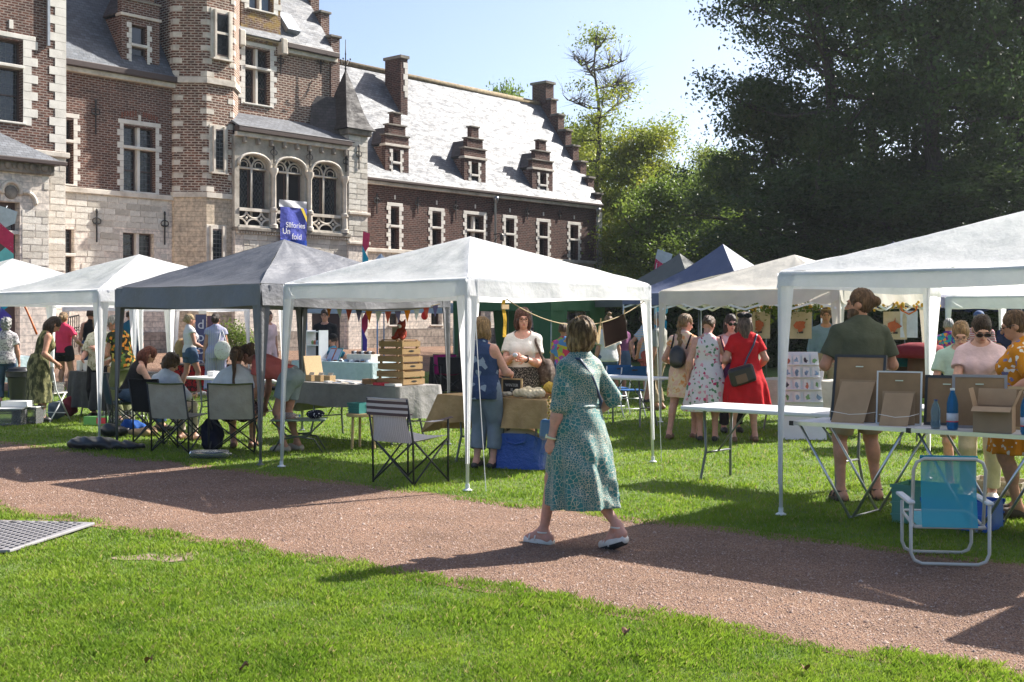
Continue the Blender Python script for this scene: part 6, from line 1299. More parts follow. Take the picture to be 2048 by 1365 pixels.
person('person in bright patchwork top between the teal dress and green gazebo', XY(1128, 18.6), R(-20), 1.55, 'tan', ('short', 'brown'), top=dict(mat=patterned('patchwork', [(0, (.6, .05, .1)), (.25, (.6, .45, .04)), (.5, (.1, .25, .5)), (.7, (.5, .1, .4)), (.85, (.3, .45, .1))], 12, 'voronoi'), sleeve=.6, hem=.85), bottom=dict(mat=DENIM, len=.95), shoes=BLKS, vox=.013, face=False)
# ---------------------------------------------------------------- tables, chairs and goods
ORD = ['first', 'second', 'third', 'fourth', 'fifth', 'sixth', 'seventh', 'eighth', 'ninth', 'tenth', 'eleventh', 'twelfth', 'thirteenth', 'fourteenth']
WPL = plain('white_plastic', (.72, .72, .72), .4, .04); GST = plain('grey_steel', (.16, .17, .18), .35, .08, metallic=.5); ALU = plain('aluminium', (.62, .63, .65), .28, .05, metallic=.9); BLP = plain('black_plastic', (.018, .018, .02), .45); OLP = plain('dark_olive_steel', (.06, .07, .05), .4)
CARD = plain('cardboard', (.34, .225, .135), .9, .10, bump=.15, bscale=25); HARDB = plain('hardboard', (.27, .165, .085), .8, .15); PAPER = plain('paper', (.72, .71, .68), .85, .05); 
def m_wood(name, c, sc=(2, 25, 25)):
    t = NT(name); co = t.coord('Object', sc); f = t.noise(co, 2.5, 5, .6); return t.done(t.ramp(f, [(.3, tuple(q*.72 for q in c)), (.65, c)]), .65, t.bump(f, .25, .006))
PINE = m_wood('pine_wood', (.46, .29, .13)); OAK = m_wood('oak_wood', (.36, .20, .09)); BIRCH = m_wood('birch_wood', (.58, .40, .20))
def m_clear(name, col, rough=.08, tr=.85):
    t = NT(name); t.b.inputs['Transmission Weight'].default_value = tr; t.b.inputs['IOR'].default_value = 1.2; return t.done(col, rough)
CLEAR = m_clear('clear_plastic', (.85, .9, .92), .15); BOTB = m_clear('blue_bottle_plastic', (.05, .35, .8), .08, .75); GREENT = m_clear('green_tub_plastic', (.2, .5, .4), .3, .5)
LNK = math.atan2(NV[1], NV[0])                    # local x along the path (NV), local y along DV away
def place(p, a, b=0.):
    """corner p + a along the path direction + b away"""
    q = np.asarray(p)+NV*a+DV*b; return (float(q[0]), float(q[1]))
def folding_table(label, p, L, W, H, mat=None, legm=None, name='folding_table', group='market tables'):
    T = thing(name, label, 'table', on_ground(p), LNK, group); legm = legm or GST
    MB().box(0, L, 0, W, H-.04, H).build('tabletop', mat or WPL, T, bevel=.012)
    for x in (.22, L-.22):
        d = .10 if x < L/2 else -.10; b = MB()
        for y in (.10, W-.10): MB().tube([(x, y, H-.05), (x, y+(.03 if y < W/2 else -.03), .3), (x-d*.3, y-(.02 if y < W/2 else -.02), .02), (x-d*.3, y-(.02 if y < W/2 else -.02), 0)], .014, 8).build('leg', legm, T, smooth=True)
        MB().tube([(x, .12, .28), (x, W-.12, .28)], .011, 6).build('crossbar', legm, T, smooth=True); MB().tube([(x, W/2, .28), (x+d*3.2, W/2, H-.06)], .010, 6).build('brace', legm, T, smooth=True)
    return T
def tablecloth(label, p, L, W, H, mat, drops, seed=0, flare=.05, fold=1., name='tablecloth'):
    """cloth over a table: top plus four hanging sides (front, right, back, left)"""
    T = thing(name, label, 'tablecloth', on_ground(p), LNK, 'cloths over the stall tables'); rg = np.random.default_rng(seed)
    per = [(-.012, -.012), (L+.012, -.012), (L+.012, W+.012), (-.012, W+.012)]; P = []
    for i in range(4):
        A, B = np.array(per[i]), np.array(per[(i+1) % 4]); n = max(6, int(np.linalg.norm(B-A)/.05)); nr_ = nrm((B-A)[[1, 0]]*np.array((1, -1)))
        for k in range(n): P.append((A+(B-A)*k/n, nr_, drops[i] if k else max(drops[i], drops[i-1]), np.linalg.norm(B-A)*k/n, k/n))
    n = len(P); ph = rg.uniform(0, 6, 4); b = MB(); m = 7; vs = []
    for j in range(m+1):
        v = j/m
        for i, (q, nr_, d, s_, u) in enumerate(P):
            cor = 1 if 0 < u else 0; nn = nr_ if cor else nrm(nr_+P[i-1][1]); z = H+.004-d*v
            r = flare*v*(.55+.45*math.sin(s_*11+ph[0])+.4*math.sin(s_*23+ph[1]))*fold+(.05*v if not cor else 0)
            q2 = q+nn*(max(0, r)+.006); vs.append((q2[0], q2[1], max(.012, z+.012*math.sin(s_*5+ph[2])*v)))
    fs = [(j*n+(i+1) % n, j*n+i, (j+1)*n+i, (j+1)*n+(i+1) % n) for j in range(m) for i in range(n)]
    b.add(vs, fs); b.build('hanging_sides', mat, T, smooth=True)
    b = MB(); b.grid(lambda u, v: (-.018+(L+.036)*u, -.018+(W+.036)*v, H+.0045+.003*math.sin(u*9+ph[3])*math.sin(v*6)), 14, 6); b.build('top_sheet', mat, T, smooth=True); return T
GREYC = fabric('grey_linen', (.30, .29, .285), (.25, .24, .24)); BURL = fabric('burlap', (.42, .29, .155), (.33, .22, .11), trans=.18); PBLU = fabric('pale_blue_cotton', (.50, .60, .62), (.44, .54, .56)); BLKC = fabric('charcoal_satin', (.045, .045, .05), (.03, .03, .034), rough=.5); CRMC = fabric('cream_muslin', (.56, .54, .48), trans=.1)
A = np.array((-1.44, 15.2))-NV*2.0
folding_table('folding table under the grey linen cloth', A, 2.0, .74, .75); tablecloth('grey linen cloth on the table with the stacked wooden crates', A, 2.0, .74, .75, GREYC, (.30, .42, .36, .40), 1, .03)
Bp = np.array((-.82, 13.70))
folding_table('folding table under the brown burlap', Bp, 1.55, .72, .75); tablecloth('brown burlap cloth on the wool table, frayed and translucent', Bp, 1.55, .72, .75, BURL, (.30, .34, .4, .42), 2, .10)
Cp = np.array(place((-2.74, 23.5), -2.4)); folding_table('folding table under the pale blue cloth', Cp, 2.4, .75, .75); tablecloth('pale blue cloth on the jewellery table behind the bunting', Cp, 2.4, .75, .75, PBLU, (.6, .6, .6, .6), 3, .04)
Dp = np.array((-4.93, 18.3)); folding_table('white folding table in front of the seated group', Dp, 1.85, .74, .74)
Ep = np.array((-7.35, 20.15)); folding_table('folding table under the charcoal cloth', Ep, 1.5, .74, .74); tablecloth('charcoal grey satin cloth on the left stall table', Ep, 1.5, .74, .74, BLKC, (.6, .6, .6, .3), 4, .05)
Fp = np.array((at(-40, 24.6), 24.6)); folding_table('folding table at the far left edge', Fp, 1.0, .75, .74); tablecloth('pale blue cloth on the table at the far left edge', Fp, 1.0, .75, .74, PBLU, (.5, .5, .5, .5), 5, .04)
Gp = np.array((1.675, 12.06)); folding_table('bare white folding table in the sun beside the right-hand gazebo', Gp, 1.83, .72, .74)
Hp = np.array(place((1.98, 17.7), -1.2)); folding_table('white folding table behind the walking woman', Hp, 1.2, .6, .74)
Ip = np.array((3.42, 17.45)); folding_table('folding table under the cream muslin cloth', Ip, 1.7, .72, .74); tablecloth('cream muslin cloth on the print stall table', Ip, 1.7, .72, .74, CRMC, (.42, .4, .4, .4), 6, .06)
Jp = np.array((at(860, 26), 26.4)); folding_table('dark table in the green gazebo', Jp, 1.8, .7, .78); tablecloth('black cloth on the table in front of the green gazebo', Jp, 1.8, .7, .78, fabric('black_cloth', (.012, .012, .014)), (.74, .74, .74, .74), 7, .03)
# --- aluminium trestle table with pictures
Tp = np.array((2.31, 9.99)); TH = .76
T = thing('trestle_table', 'white hinged pasting table on aluminium V legs at lower right', 'table', on_ground(Tp), LNK, 'market tables')
for k in range(3):
    MB().box(k*1.0+.004, (k+1)*1.0-.004, 0, .56, TH-.022, TH).build('panel', plain('trestle_white', (.62, .62, .66), .5, .04), T); MB().box(k*1.0+.002, (k+1)*1.0-.002, -.010, -.0005, TH-.03, TH+.002).build('edge_rail', ALU, T); MB().box(k*1.0+.002, (k+1)*1.0-.002, .5605, .57, TH-.03, TH+.002).build('edge_rail', ALU, T)
    for y in (.03, .53):
        for (xa, xb) in ((.06, .5), (.94, .52)): MB().tube([(k+xa, y, TH-.03), (k+xb, y+(.0), .012)], .0115, 8).build('leg', ALU, T, smooth=True)
    MB().tube([(k+.51, .03, .02), (k+.51, .53, .02)], .008, 6).build('foot_bar', ALU, T, smooth=True); MB().box(k-.02, k+.02, -.014, .012, TH-.034, TH+.004).build('corner_cap', BLP, T, bevel=.004)
MB().tube([(1.95, -.02, TH-.05), (2.45, -.02, TH-.06)], .014, 8).build('latch', BLP, T, smooth=True)
def on_table(p, a, b, H): q = place(p, a, b); return (q[0], q[1], H)
def picture(label, a, b, w, h, frame_m, tilt=14, easel=True, rz=0., fw=.022):
    P = thing('picture_frame', label, 'picture frame', on_table(Tp, a, b, TH+.002), LNK+rz, 'framed pictures seen from behind'); tl = R(tilt); c, s = math.cos(tl), math.sin(tl)
    def pt(x, z, o=0.): return (x, z*s+o*c, z*c-o*s)              # leans away from us at the top
    def slab(x0, x1, z0, z1, o0, o1): return MB().add([pt(x, z, o) for o in (o0, o1) for z in (z0, z1) for x in (x0, x1)], [(0, 1, 3, 2), (4, 6, 7, 5), (0, 4, 5, 1), (2, 3, 7, 6), (0, 2, 6, 4), (1, 5, 7, 3)])
    slab(-w/2+fw, w/2-fw, fw, h-fw, .004, .012).build('backing_board', HARDB, P)
    for (x0, x1, z0, z1) in ((-w/2, -w/2+fw, 0, h), (w/2-fw, w/2, 0, h), (-w/2+fw, w/2-fw, 0, fw), (-w/2+fw, w/2-fw, h-fw, h)): slab(x0, x1, z0, z1, 0, .028).build('frame_rail', frame_m, P)
    MB().bar(pt(-.03, h*.82, -.003), pt(.03, h*.82, -.003), .008).build('hanger', ALU, P)
    if easel:                                                     # folded cardboard easel behind
        slab(-w*.36, w*.36, .0, h*.62, -.012, -.004).build('easel_board', CARD, P)
        y0 = -.16; MB().add([(-w*.36, y0, 0), (w*.26, y0, 0), (w*.34, h*.5*s-.02, h*.58), (-w*.30, h*.5*s-.02, h*.58), (-w*.36, y0+.006, 0), (w*.26, y0+.006, 0), (w*.34, h*.5*s-.014, h*.58), (-w*.30, h*.5*s-.014, h*.58)], [(0, 1, 2, 3), (7, 6, 5, 4), (0, 4, 5, 1), (1, 5, 6, 2), (2, 6, 7, 3), (3, 7, 4, 0)]).build('easel_strut', CARD, P)
        MB().tube([(-w*.36, y0-.004, .09), (0, y0-.012, .07), (w*.3, y0-.004, .08), pt(w*.45, .09, -.01)], .0022, 4).build('string', PAPER, P)
    return P
BLKW = plain('black_frame_wood', (.02, .02, .022), .4); WHW = plain('white_frame_wood', (.62, .62, .62), .5); GRW = plain('grey_frame_wood', (.25, .24, .25), .5)
picture('large picture with black frame on cardboard easel, leftmost on the trestle table', .42, .30, .43, .56, BLKW, 13, rz=R(8)); picture('smaller picture with white frame on cardboard easel', .80, .26, .35, .43, WHW, 10, rz=R(16), fw=.012); picture('low picture with thin dark frame between the easels and the bottles', 1.12, .42, .34, .40, BLKW, 9, easel=False, rz=R(10)); picture('picture with grey frame behind the water bottles', 1.42, .33, .40, .42, GRW, 12, easel=False, rz=R(20)); picture('wide picture with pale wood frame behind the cardboard box', 1.82, .46, .46, .33, BIRCH, 10, easel=False, rz=R(10))
def bottle(label, loc, h, r, body, capm, lab=True, name='water_bottle'):
    B = thing(name, label, 'bottle', loc); MB().lathe([(r*.85, 0), (r, .02), (r, h*.28), (r*.9, h*.36), (r, h*.44), (r, h*.62), (r*.75, h*.78), (r*.36, h*.91), (r*.36, h*.95)], 18).build('bottle_body', body, B, smooth=True)
    MB().lathe([(r*.42, h*.95), (r*.42, h)], 12).build('cap', capm, B)
    if lab: MB().lathe([(r*1.015, h*.20), (r*1.015, h*.40)], 18).build('label_band', plain('bottle_label', (.62, .62, .68), .5), B, smooth=True); MB().lathe([(r*1.02, h*.19), (r*1.02, h*.215)], 18).build('label_stripe', plain('print_red', (.7, .05, .08), .7), B)
    return B
bottle('tall blue water bottle left of the open cardboard box', on_table(Tp, 1.30, .10, TH+.002), .315, .042, BOTB, WPL); bottle('tall blue water bottle at the right edge of the trestle table', on_table(Tp, 1.86, .06, TH+.002), .315, .042, BOTB, WPL); bottle('short refillable water bottle with dark blue lid', on_table(Tp, 1.17, .10, TH+.002), .225, .036, m_clear('pale_blue_bottle', (.45, .7, .85), .1, .8), plain('navy_lid', (.02, .04, .14), .4), False)
def open_box(label, loc, rz, L, W, H, mat=None, flaps=True, t=.006, name='cardboard_box', cat='box', group='boxes and crates'):
    B = thing(name, label, cat, loc, rz, group); mat = mat or CARD
    MB().box(-L/2, L/2, -W/2, W/2, 0, t).build('base', mat, B)
    for (a) in ((-L/2, L/2, -W/2, -W/2+t), (-L/2, L/2, W/2-t, W/2), (-L/2, -L/2+t, -W/2+t, W/2-t), (L/2-t, L/2, -W/2+t, W/2-t)): MB().box(*a, t, H).build('side', mat, B)
    if flaps:
        for (p, q, d) in (((-L/2, -W/2), (L/2, -W/2), (0, -.10, -.03)), ((-L/2, W/2), (L/2, W/2), (0, .06, .12)), ((-L/2, -W/2), (-L/2, W/2), (-.03, 0, .13)), ((L/2, -W/2), (L/2, W/2), (.05, 0, .12))):
            a, c, d = np.array((*p, H)), np.array((*q, H)), np.array(d); MB().add([a, c, c+d, a+d, a+(0, 0, .004), c+(0, 0, .004), c+d+(0, 0, .004), a+d+(0, 0, .004)], [(0, 1, 2, 3), (7, 6, 5, 4), (0, 4, 5, 1), (1, 5, 6, 2), (2, 6, 7, 3), (3, 7, 4, 0)]).build('flap', mat, B)
    return B
open_box('open cardboard box between the two blue bottles', on_table(Tp, 1.60, .14, TH+.002), LNK+R(12), .27, .22, .19)
def crate(label, loc, rz, L, W, H, mat, name='plastic_crate', ribs=3, lid=None):
    B = open_box(label, loc, rz, L, W, H, mat, False, .012, name, 'crate'); b = MB()
    for k in range(ribs):
        z = H*(k+.6)/(ribs+.2); b.box(-L/2-.008, L/2+.008, -W/2-.008, -W/2-.0005, z, z+.015); b.box(-L/2-.008, L/2+.008, W/2+.0005, W/2+.008, z, z+.015)
    b.box(-L/2-.012, L/2+.012, -W/2-.012, -W/2-.0005, H-.025, H+.002); b.box(-L/2-.012, L/2+.012, W/2+.0005, W/2+.012, H-.025, H+.002); b.build('rim', mat, B)
    if lid: MB().box(-L/2-.01, L/2+.01, -W/2-.01, W/2+.01, H+.003, H+.02).build('lid', lid, B, bevel=.006)
    return B
BLUEP = plain('blue_plastic', (.02, .12, .5), .4); TEALP = plain('teal_plastic', (.04, .22, .21), .45)
crate('green translucent crate under the trestle table', on_ground(place(Tp, 1.0, .3)), LNK, .4, .32, .30, GREENT); crate('blue plastic tub behind the turquoise beach chair', on_ground(place(Tp, 1.30, .3)), LNK, .5, .34, .22, BLUEP); open_box('cardboard box under the right end of the trestle table', on_ground(place(Tp, 2.0, .35)), LNK+.3, .4, .3, .3)
crate('low grey crate on the grass at the right edge', on_ground(G(2000, 985)), LNK, .5, .35, .12, plain('taupe_plastic', (.3, .26, .2), .6))
yd = thing('yellow_hanging_cloth', 'long yellow and green cloth hanging behind the trestle table', 'cloth', on_ground(place(Tp, 1.9, 1.9)), LNK)
b = MB(); b.grid(lambda u, v: (u*1.3, .05*math.sin(u*16)*(1-v*.6), .02+v*.74), 30, 6); b.build('cloth_sheet', fabric('yellow_voile', (.62, .46, .16), trans=.3), yd, smooth=True); b = MB(); b.grid(lambda u, v: (-.32+u*.31, .04*math.sin(u*9), .02+v*.74), 10, 6); b.build('green_sheet', fabric('sage_cloth', (.26, .33, .17), trans=.2), yd, smooth=True)
folding_table('folding table carrying the long yellow cloth', place(Tp, 1.55, 1.95), 1.7, .5, .76)

# --- chairs
def camp_chair(label, xy, rz, fab, trim, stripes=None, H=.84, post=None):
    """quad folding camp chair: crossed tubes, sling seat, back and arm slings; sitter faces +y"""
    C = thing('camping_chair', label, 'chair', on_ground(xy), rz, 'folding chairs around the stalls'); post = post or BLP; w, d = .27, .25; zs = .43
    F = {(-1, -1): (-w, -d), (1, -1): (w, -d), (-1, 1): (-w, d), (1, 1): (w, d)}
    for (a, c) in (((-1, -1), (1, -1)), ((1, -1), (1, 1)), ((1, 1), (-1, 1)), ((-1, 1), (-1, -1))):
        p, q = F[a], F[c]; MB().tube([(*p, .015), (q[0], q[1], zs)], .0095, 7).build('leg', post, C, smooth=True); MB().tube([(*q, .015), (p[0], p[1], zs)], .0095, 7).build('leg', post, C, smooth=True)
    for sx in (-1, 1): MB().tube([(sx*w, -d, 0), (sx*w, -d-.01, zs), (sx*w*.98, -d-.09, H)], .0105, 7).build('back_post', post, C, smooth=True); MB().tube([(sx*w, d, 0), (sx*w, d, zs+.19)], .0105, 7).build('arm_post', post, C, smooth=True)
    b = MB(); b.grid(lambda u, v: (-w+2*w*u, -d+.03+(2*d)*v, zs+.0-.055*math.sin(PI*u)*(.4+.6*math.sin(PI*v))+.03*v), 12, 10); b.build('seat_sling', fab, C, smooth=True)
    b = MB(); b.grid(lambda u, v: ((-w+2*w*u)*(1-.18*math.sin(PI*v)*(0 if stripes is None else 1)), -d-.005-.085*v-.035*math.sin(PI*u)*math.sin(PI*min(1, v+.2)), zs-.02+(H-zs+.02)*v), 12, 12); b.build('back_sling', fab, C, smooth=True)
    MB().tube([(-w, -d-.09, H), (0, -d-.105, H-.012), (w, -d-.09, H)], .010, 6).build('back_trim', trim, C, smooth=True)
    if stripes is not None:
        b = MB(); b.grid(lambda u, v: (-w*1.02+2*w*1.02*u, -d-.085-.012*math.sin(PI*u)-.008*v, H-.17+.175*v), 10, 4); b.build('head_rest', stripes, C, smooth=True)
    for sx in (-1, 1):
        b = MB(); b.grid(lambda u, v: (sx*(w-.04+.08*u), -d-.03+(2*d+.07)*v, zs+.2+.01*math.sin(u*3)-.025*math.sin(PI*v)), 3, 8); b.build('arm_sling', trim, C, smooth=True)
    return C
BEIGE = fabric('beige_canvas', (.40, .36, .29), (.34, .30, .24)); OLTRIM = fabric('olive_trim', (.10, .12, .04)); BLKN = fabric('black_nylon_fabric', (.014, .014, .016)); NAVN = fabric('dark_teal_nylon', (.02, .045, .06))
VSTR = patterned('brown_vertical_stripe', [(0, (.56, .52, .50)), (.45, (.20, .15, .17)), (.62, (.55, .51, .49))], 7, 'X', fold=.2); HSTR = patterned('brown_wide_stripe', [(0, (.10, .07, .07)), (.5, (.55, .51, .49))], 5.5, 'Z', fold=.2)
camp_chair('striped camping chair with plum and white stripes in the foreground', (-1.0, 11.95), R(-38), VSTR, HSTR, HSTR)
camp_chair('beige camping chair with olive edging under the ponytailed woman', (C3[0], C3[1]-.02), R(2), BEIGE, OLTRIM); camp_chair('black camping chair under the curly-haired man', (C2[0], C2[1]), R(-30), BLKN, BLKN); camp_chair('dark teal camping chair under the auburn-haired woman', C1, R(-62), NAVN, NAVN); camp_chair('empty beige camping chair between the seated people', XY(366, 14.75), R(-22), BEIGE, OLTRIM)
bc = thing('beach_chair', 'turquoise mesh beach chair with cream tubular frame on the path edge', 'chair', on_ground((2.87, 8.05)), R(-8), 'folding chairs around the stalls'); CRT = plain('cream_enamel_tube', (.55, .52, .47), .3, .06); w = .245
def loop(pts, r=.0115): return MB().tube(pts, r, 8)
def rr(y, z0, z1, x=w, rad=.07): return [(-x, y, z1), (-x, y, z0+rad), (-x+rad*.3, y, z0+rad*.3), (-x+rad, y, z0), (x-rad, y, z0), (x-rad*.3, y, z0+rad*.3), (x, y, z0+rad), (x, y, z1)]
loop(rr(-.20, .012, .40)).build('rear_leg_frame', CRT, bc, smooth=True); loop([(p[0]*.93, p[1], p[2]) for p in rr(.22, .012, .36)]).build('front_leg_frame', CRT, bc, smooth=True)
loop([(p[0]*.92, -.15-(.70-p[2])*-.18-.05, p[2]) for p in [(-w, 0, .24), (-w, 0, .62), (-w+.02, 0, .67), (-w+.07, 0, .695), (w-.07, 0, .695), (w-.02, 0, .67), (w, 0, .62), (w, 0, .24)]]).build('back_frame', CRT, bc, smooth=True)
loop([(-w*.9, -.19, .25), (-w*.9, .26, .28), (-w*.8, .3, .28), (w*.8, .3, .28), (w*.9, .26, .28), (w*.9, -.19, .25), (-w*.9, -.19, .25)]).build('seat_frame', CRT, bc, smooth=True)
def m_mesh():
    t = NT('turquoise_mesh'); tr = t.n('ShaderNodeBsdfTransparent'); mx = t.n('ShaderNodeMixShader'); t.done((.015, .33, .42), .5, t.bump(t.noise(t.coord(), 220, 1), .3, .002)); t.b.inputs['Base Color'].default_value = (.015, .33, .42, 1)
    mx.inputs[0].default_value = .84; t.l(tr.outputs[0], mx.inputs[1]); t.l(t.b.outputs[0], mx.inputs[2]); t.l(mx.outputs[0], t.o.inputs[0]); return t.m
MESHT = m_mesh(); HEMT = fabric('turquoise_hem', (.01, .24, .30))
b = MB(); b.grid(lambda u, v: (-.175+.35*u, -.205+.125*(.25-(.25+.43*v))*-.9-.12*v*0+.02*math.sin(PI*v), .25+.44*v), 6, 10); b.build('back_mesh', MESHT, bc, smooth=True); b = MB(); b.grid(lambda u, v: (-.175+.35*u, -.18+.46*v, .25+.03*v-.03*math.sin(PI*v)), 6, 8); b.build('seat_mesh', MESHT, bc, smooth=True); MB().tube([(-.18, -.158, .695), (.18, -.158, .695)], .018, 8).build('top_hem', HEMT, bc, smooth=True)
for sx in (-1, 1): MB().box(sx*w*1.0-.025, sx*w*1.0+.025, -.22, .22, .40, .422).build('armrest', WPL, bc, bevel=.008)
def folding_chair(label, xy, rz, mat, frame_m, H=.8):
    C = thing('folding_chair', label, 'chair', on_ground(xy), rz, 'folding chairs around the stalls'); w = .21
    for sx in (-1, 1): MB().tube([(sx*w, .22, 0), (sx*w, -.12, .5), (sx*w, -.2, H)], .012, 7).build('back_leg', frame_m, C, smooth=True); MB().tube([(sx*(w-.025), -.24, 0), (sx*(w-.025), .14, .44)], .012, 7).build('front_leg', frame_m, C, smooth=True)
    MB().box(-w+.03, w-.03, -.18, .2, .43, .45).build('seat', mat, C, bevel=.008); b = MB(); b.grid(lambda u, v: (-w-.01+2*(w+.01)*u, -.17-.03*v-.03*math.sin(PI*u), H-.2+.22*v), 10, 4); b.grid(lambda u, v: (w+.01-2*(w+.01)*u, -.155-.03*v-.03*math.sin(PI*u), H-.2+.22*v), 10, 4); b.build('backrest', mat, C, smooth=True); MB().box(-.045, .045, -.235, -.15, H-.055, H-.03).build('hand_slot', BLP, C)
    for z in (.12, .3): MB().tube([(-w, .22-z*.68, z), (w, .22-z*.68, z)], .009, 6).build('crossbar', frame_m, C, smooth=True)
    return C
IVORY = plain('ivory_plastic', (.60, .57, .49), .45, .04); folding_chair('ivory folding chair carrying a clear box, in front of the left stall', G(100, 842), R(-18), IVORY, POLE, .84)
NAVC = fabric('blue_canvas', (.02, .09, .25))
for px, Y, l in ((1262, 19.9, 'right of the pair behind the small white table'), (1232, 20.5, 'left of the pair behind the small white table'), (1405, 20.5, 'beside the print stall behind the dresses')): folding_chair('blue canvas folding chair, ' + l, XY(px, Y), R(10), NAVC, POLE, .82)
# --- goods on and around the grey table
def wood_crate(label, loc, rz, L, W, H):
    B = thing('wooden_crate', label, 'crate', loc, rz, 'stack of slatted wooden crates'); h = H/2
    for k in range(2):
        z0, z1 = k*h+.012, (k+1)*h-.012
        for y in (-W/2, W/2-.012): MB().box(-L/2, L/2, y, y+.012, z0, z1).build('slat', PINE, B)
        for x in (-L/2, L/2-.014): MB().box(x, x+.014, -W/2+.0125, W/2-.0125, z0+.002, z1-.002).build('end_board', PINE, B)
    for x in (-1, 1):
        for y in (-1, 1): MB().box(x*(L/2-.034)-.014, x*(L/2-.034)+.014, y*(W/2-.028)-.014, y*(W/2-.028)+.014, .004, H-.004).build('corner_post', PINE, B)
    MB().box(-L/2+.015, L/2-.015, -W/2+.013, W/2-.013, .004, .011).build('base_board', PINE, B)
    for x in (L/2+.0008, -L/2-.0008): MB().prism([(.05*math.cos(a), .0125*math.sin(a)) for a in np.linspace(0, 2*PI, 13)[:-1]], ((0, 1, 0), (0, 0, 1)), (x-.001, 0, h*.55), (.002, 0, 0)).build('hand_hole', BLP, B)
    return B
for k, (dl, l) in enumerate(((0, 'bottom'), (.03, 'middle'), (.06, 'top'))): wood_crate('slatted wooden crate, ' + l + ' of the stack of three on the grey cloth', on_table(A, 1.70-.01*k, .34, .757+k*.193), LNK, .50-dl, .38-dl, .19)
o = MB().box(-.2, .2, -.13, .13, 0, .012).build('wooden_plank', OAK, loc=on_table(A, 1.68, .34, .757+3*.193-.006)); o.rotation_euler.z = LNK; tag(o, 'thin wooden plank lying on the topmost crate', 'plank')
fx = thing('fox_toy', 'small rust-red knitted fox toy sitting on top of the crates', 'toy', on_table(A, 1.77, .30, .757+3*.193+.007), R(150)); FOX = fabric('rust_wool', (.30, .05, .03))
sdf_mesh('fox_body', [Ell((0, 0, .075), (.06, .055, .08)), Ell((0, .01, .185), (.055, .055, .048)), Cap((0, .05, .17), (0, .085, .165), .025, .012), Cap((-.035, 0, .22), (-.045, 0, .255), .018, .008), Cap((.035, 0, .22), (.045, 0, .255), .018, .008), Cap((-.05, .05, .03), (-.06, .11, .025), .026, .024), Cap((.05, .05, .03), (.06, .11, .025), .026, .024), Cap((-.05, .02, .12), (-.055, .07, .06), .02, .018), Cap((.05, .02, .12), (.055, .07, .06), .02, .018), Cap((.04, -.05, .03), (.13, -.06, .05), .03, .022)], .006, FOX, fx, (), .002, 60); sdf_mesh('fox_muzzle', [Ell((0, .062, .17), (.032, .03, .026))], .006, WHF, fx)
MB().box(-.06, .06, -.004, .004, 0, .16).build('card_sheet', plain('grey_card', (.33, .31, .26), .8), tag(thing('standing_card', 'grey-green card standing on top of the crates', 'card', on_table(A, 1.58, .36, .757+3*.193+.007), LNK)))
for k, (a, tilt) in enumerate(((.10, 'leftmost'), (.26, 'middle'), (.42, 'rightmost'))):
    cb = open_box('small wooden card box, ' + tilt + ' of three on the grey cloth', on_table(A, a, .17+.03*k, .757), LNK, .125, .10, .085, BIRCH, False, .008, 'card_box'); MB().add([(-.05, -.03, .02), (.05, -.03, .02), (.05, .02, .12), (-.05, .02, .12), (-.05, -.025, .02), (.05, -.025, .02), (.05, .025, .12), (-.05, .025, .12)], [(0, 1, 2, 3), (7, 6, 5, 4), (0, 4, 5, 1), (1, 5, 6, 2), (2, 6, 7, 3), (3, 7, 4, 0)]).build('cards', PAPER, cb)
rg = np.random.default_rng(5); PC = [PAPER, plain('print_blue_card', (.2, .25, .35), .8), plain('cream_card', (.62, .56, .45), .8), plain('print_red', (.7, .05, .08), .7)]
for k in range(12):
    a, b_ = .55+(k % 6)*.17, .10+(k//6)*.22; o = MB().box(-.055, .055, -.04, .04, 0, .006+.012*(k % 3 == 0)).build('greeting_card', PC[k % 3], loc=on_table(A, a, b_, .757)); o.rotation_euler.z = LNK+rg.normal(0, .15); tag(o, ['white', 'blue', 'cream'][k % 3]+' card, '+ORD[k % 6]+' from the left in the '+['front', 'back'][k//6]+' row on the grey cloth', 'card', 'cards on the grey cloth')
o = MB().box(-.09, .09, -.06, .06, 0, .035).build('red_booklet', PC[3], loc=on_table(A, 1.62, .07, .757), bevel=.003); o.rotation_euler.z = LNK; tag(o, 'thick red booklet at the foot of the crates', 'booklet'); o = MB().box(-.1, .1, -.06, .06, 0, .03).build('white_booklet', PAPER, loc=on_table(A, 1.86, .06, .757), bevel=.003); o.rotation_euler.z = LNK; tag(o, 'white booklet beside the red one at the crates', 'booklet'); open_box('shallow dark wooden tray left of the crates', on_table(A, 1.33, .14, .757), LNK, .17, .12, .07, OAK, False, .01, 'wooden_tray')
bd = thing('standing_board', 'pale wooden board leaning at the left end of the grey table', 'board', on_table(A, .02, .15, .757), LNK); MB().add([(0, 0, 0), (.02, 0, 0), (-.06, 0, .34), (-.08, 0, .34), (0, .3, 0), (.02, .3, 0), (-.06, .3, .34), (-.08, .3, .34)], [(0, 1, 2, 3), (7, 6, 5, 4), (0, 4, 5, 1), (1, 5, 6, 2), (2, 6, 7, 3), (3, 7, 4, 0)]).build('panel', BIRCH, bd)
st = thing('wooden_stool', 'round-legged birch stool carrying a teal crate', 'stool', on_ground(G(724, 897)), LNK); MB().lathe([(.19, .40), (.195, .405), (.195, .43), (.19, .435)], 24).build('seat', BIRCH, st, smooth=30)
for k in range(3): a = k*2*PI/3+.5; MB().bar((.16*math.cos(a), .16*math.sin(a), 0), (.145*math.cos(a), .145*math.sin(a), .40), .035, .02).build('leg', BIRCH, st, bevel=.004)
crate('small teal folding crate on the birch stool', (*G(716, 897), .437), LNK, .20, .14, .13, TEALP, 'folding_crate', 4)
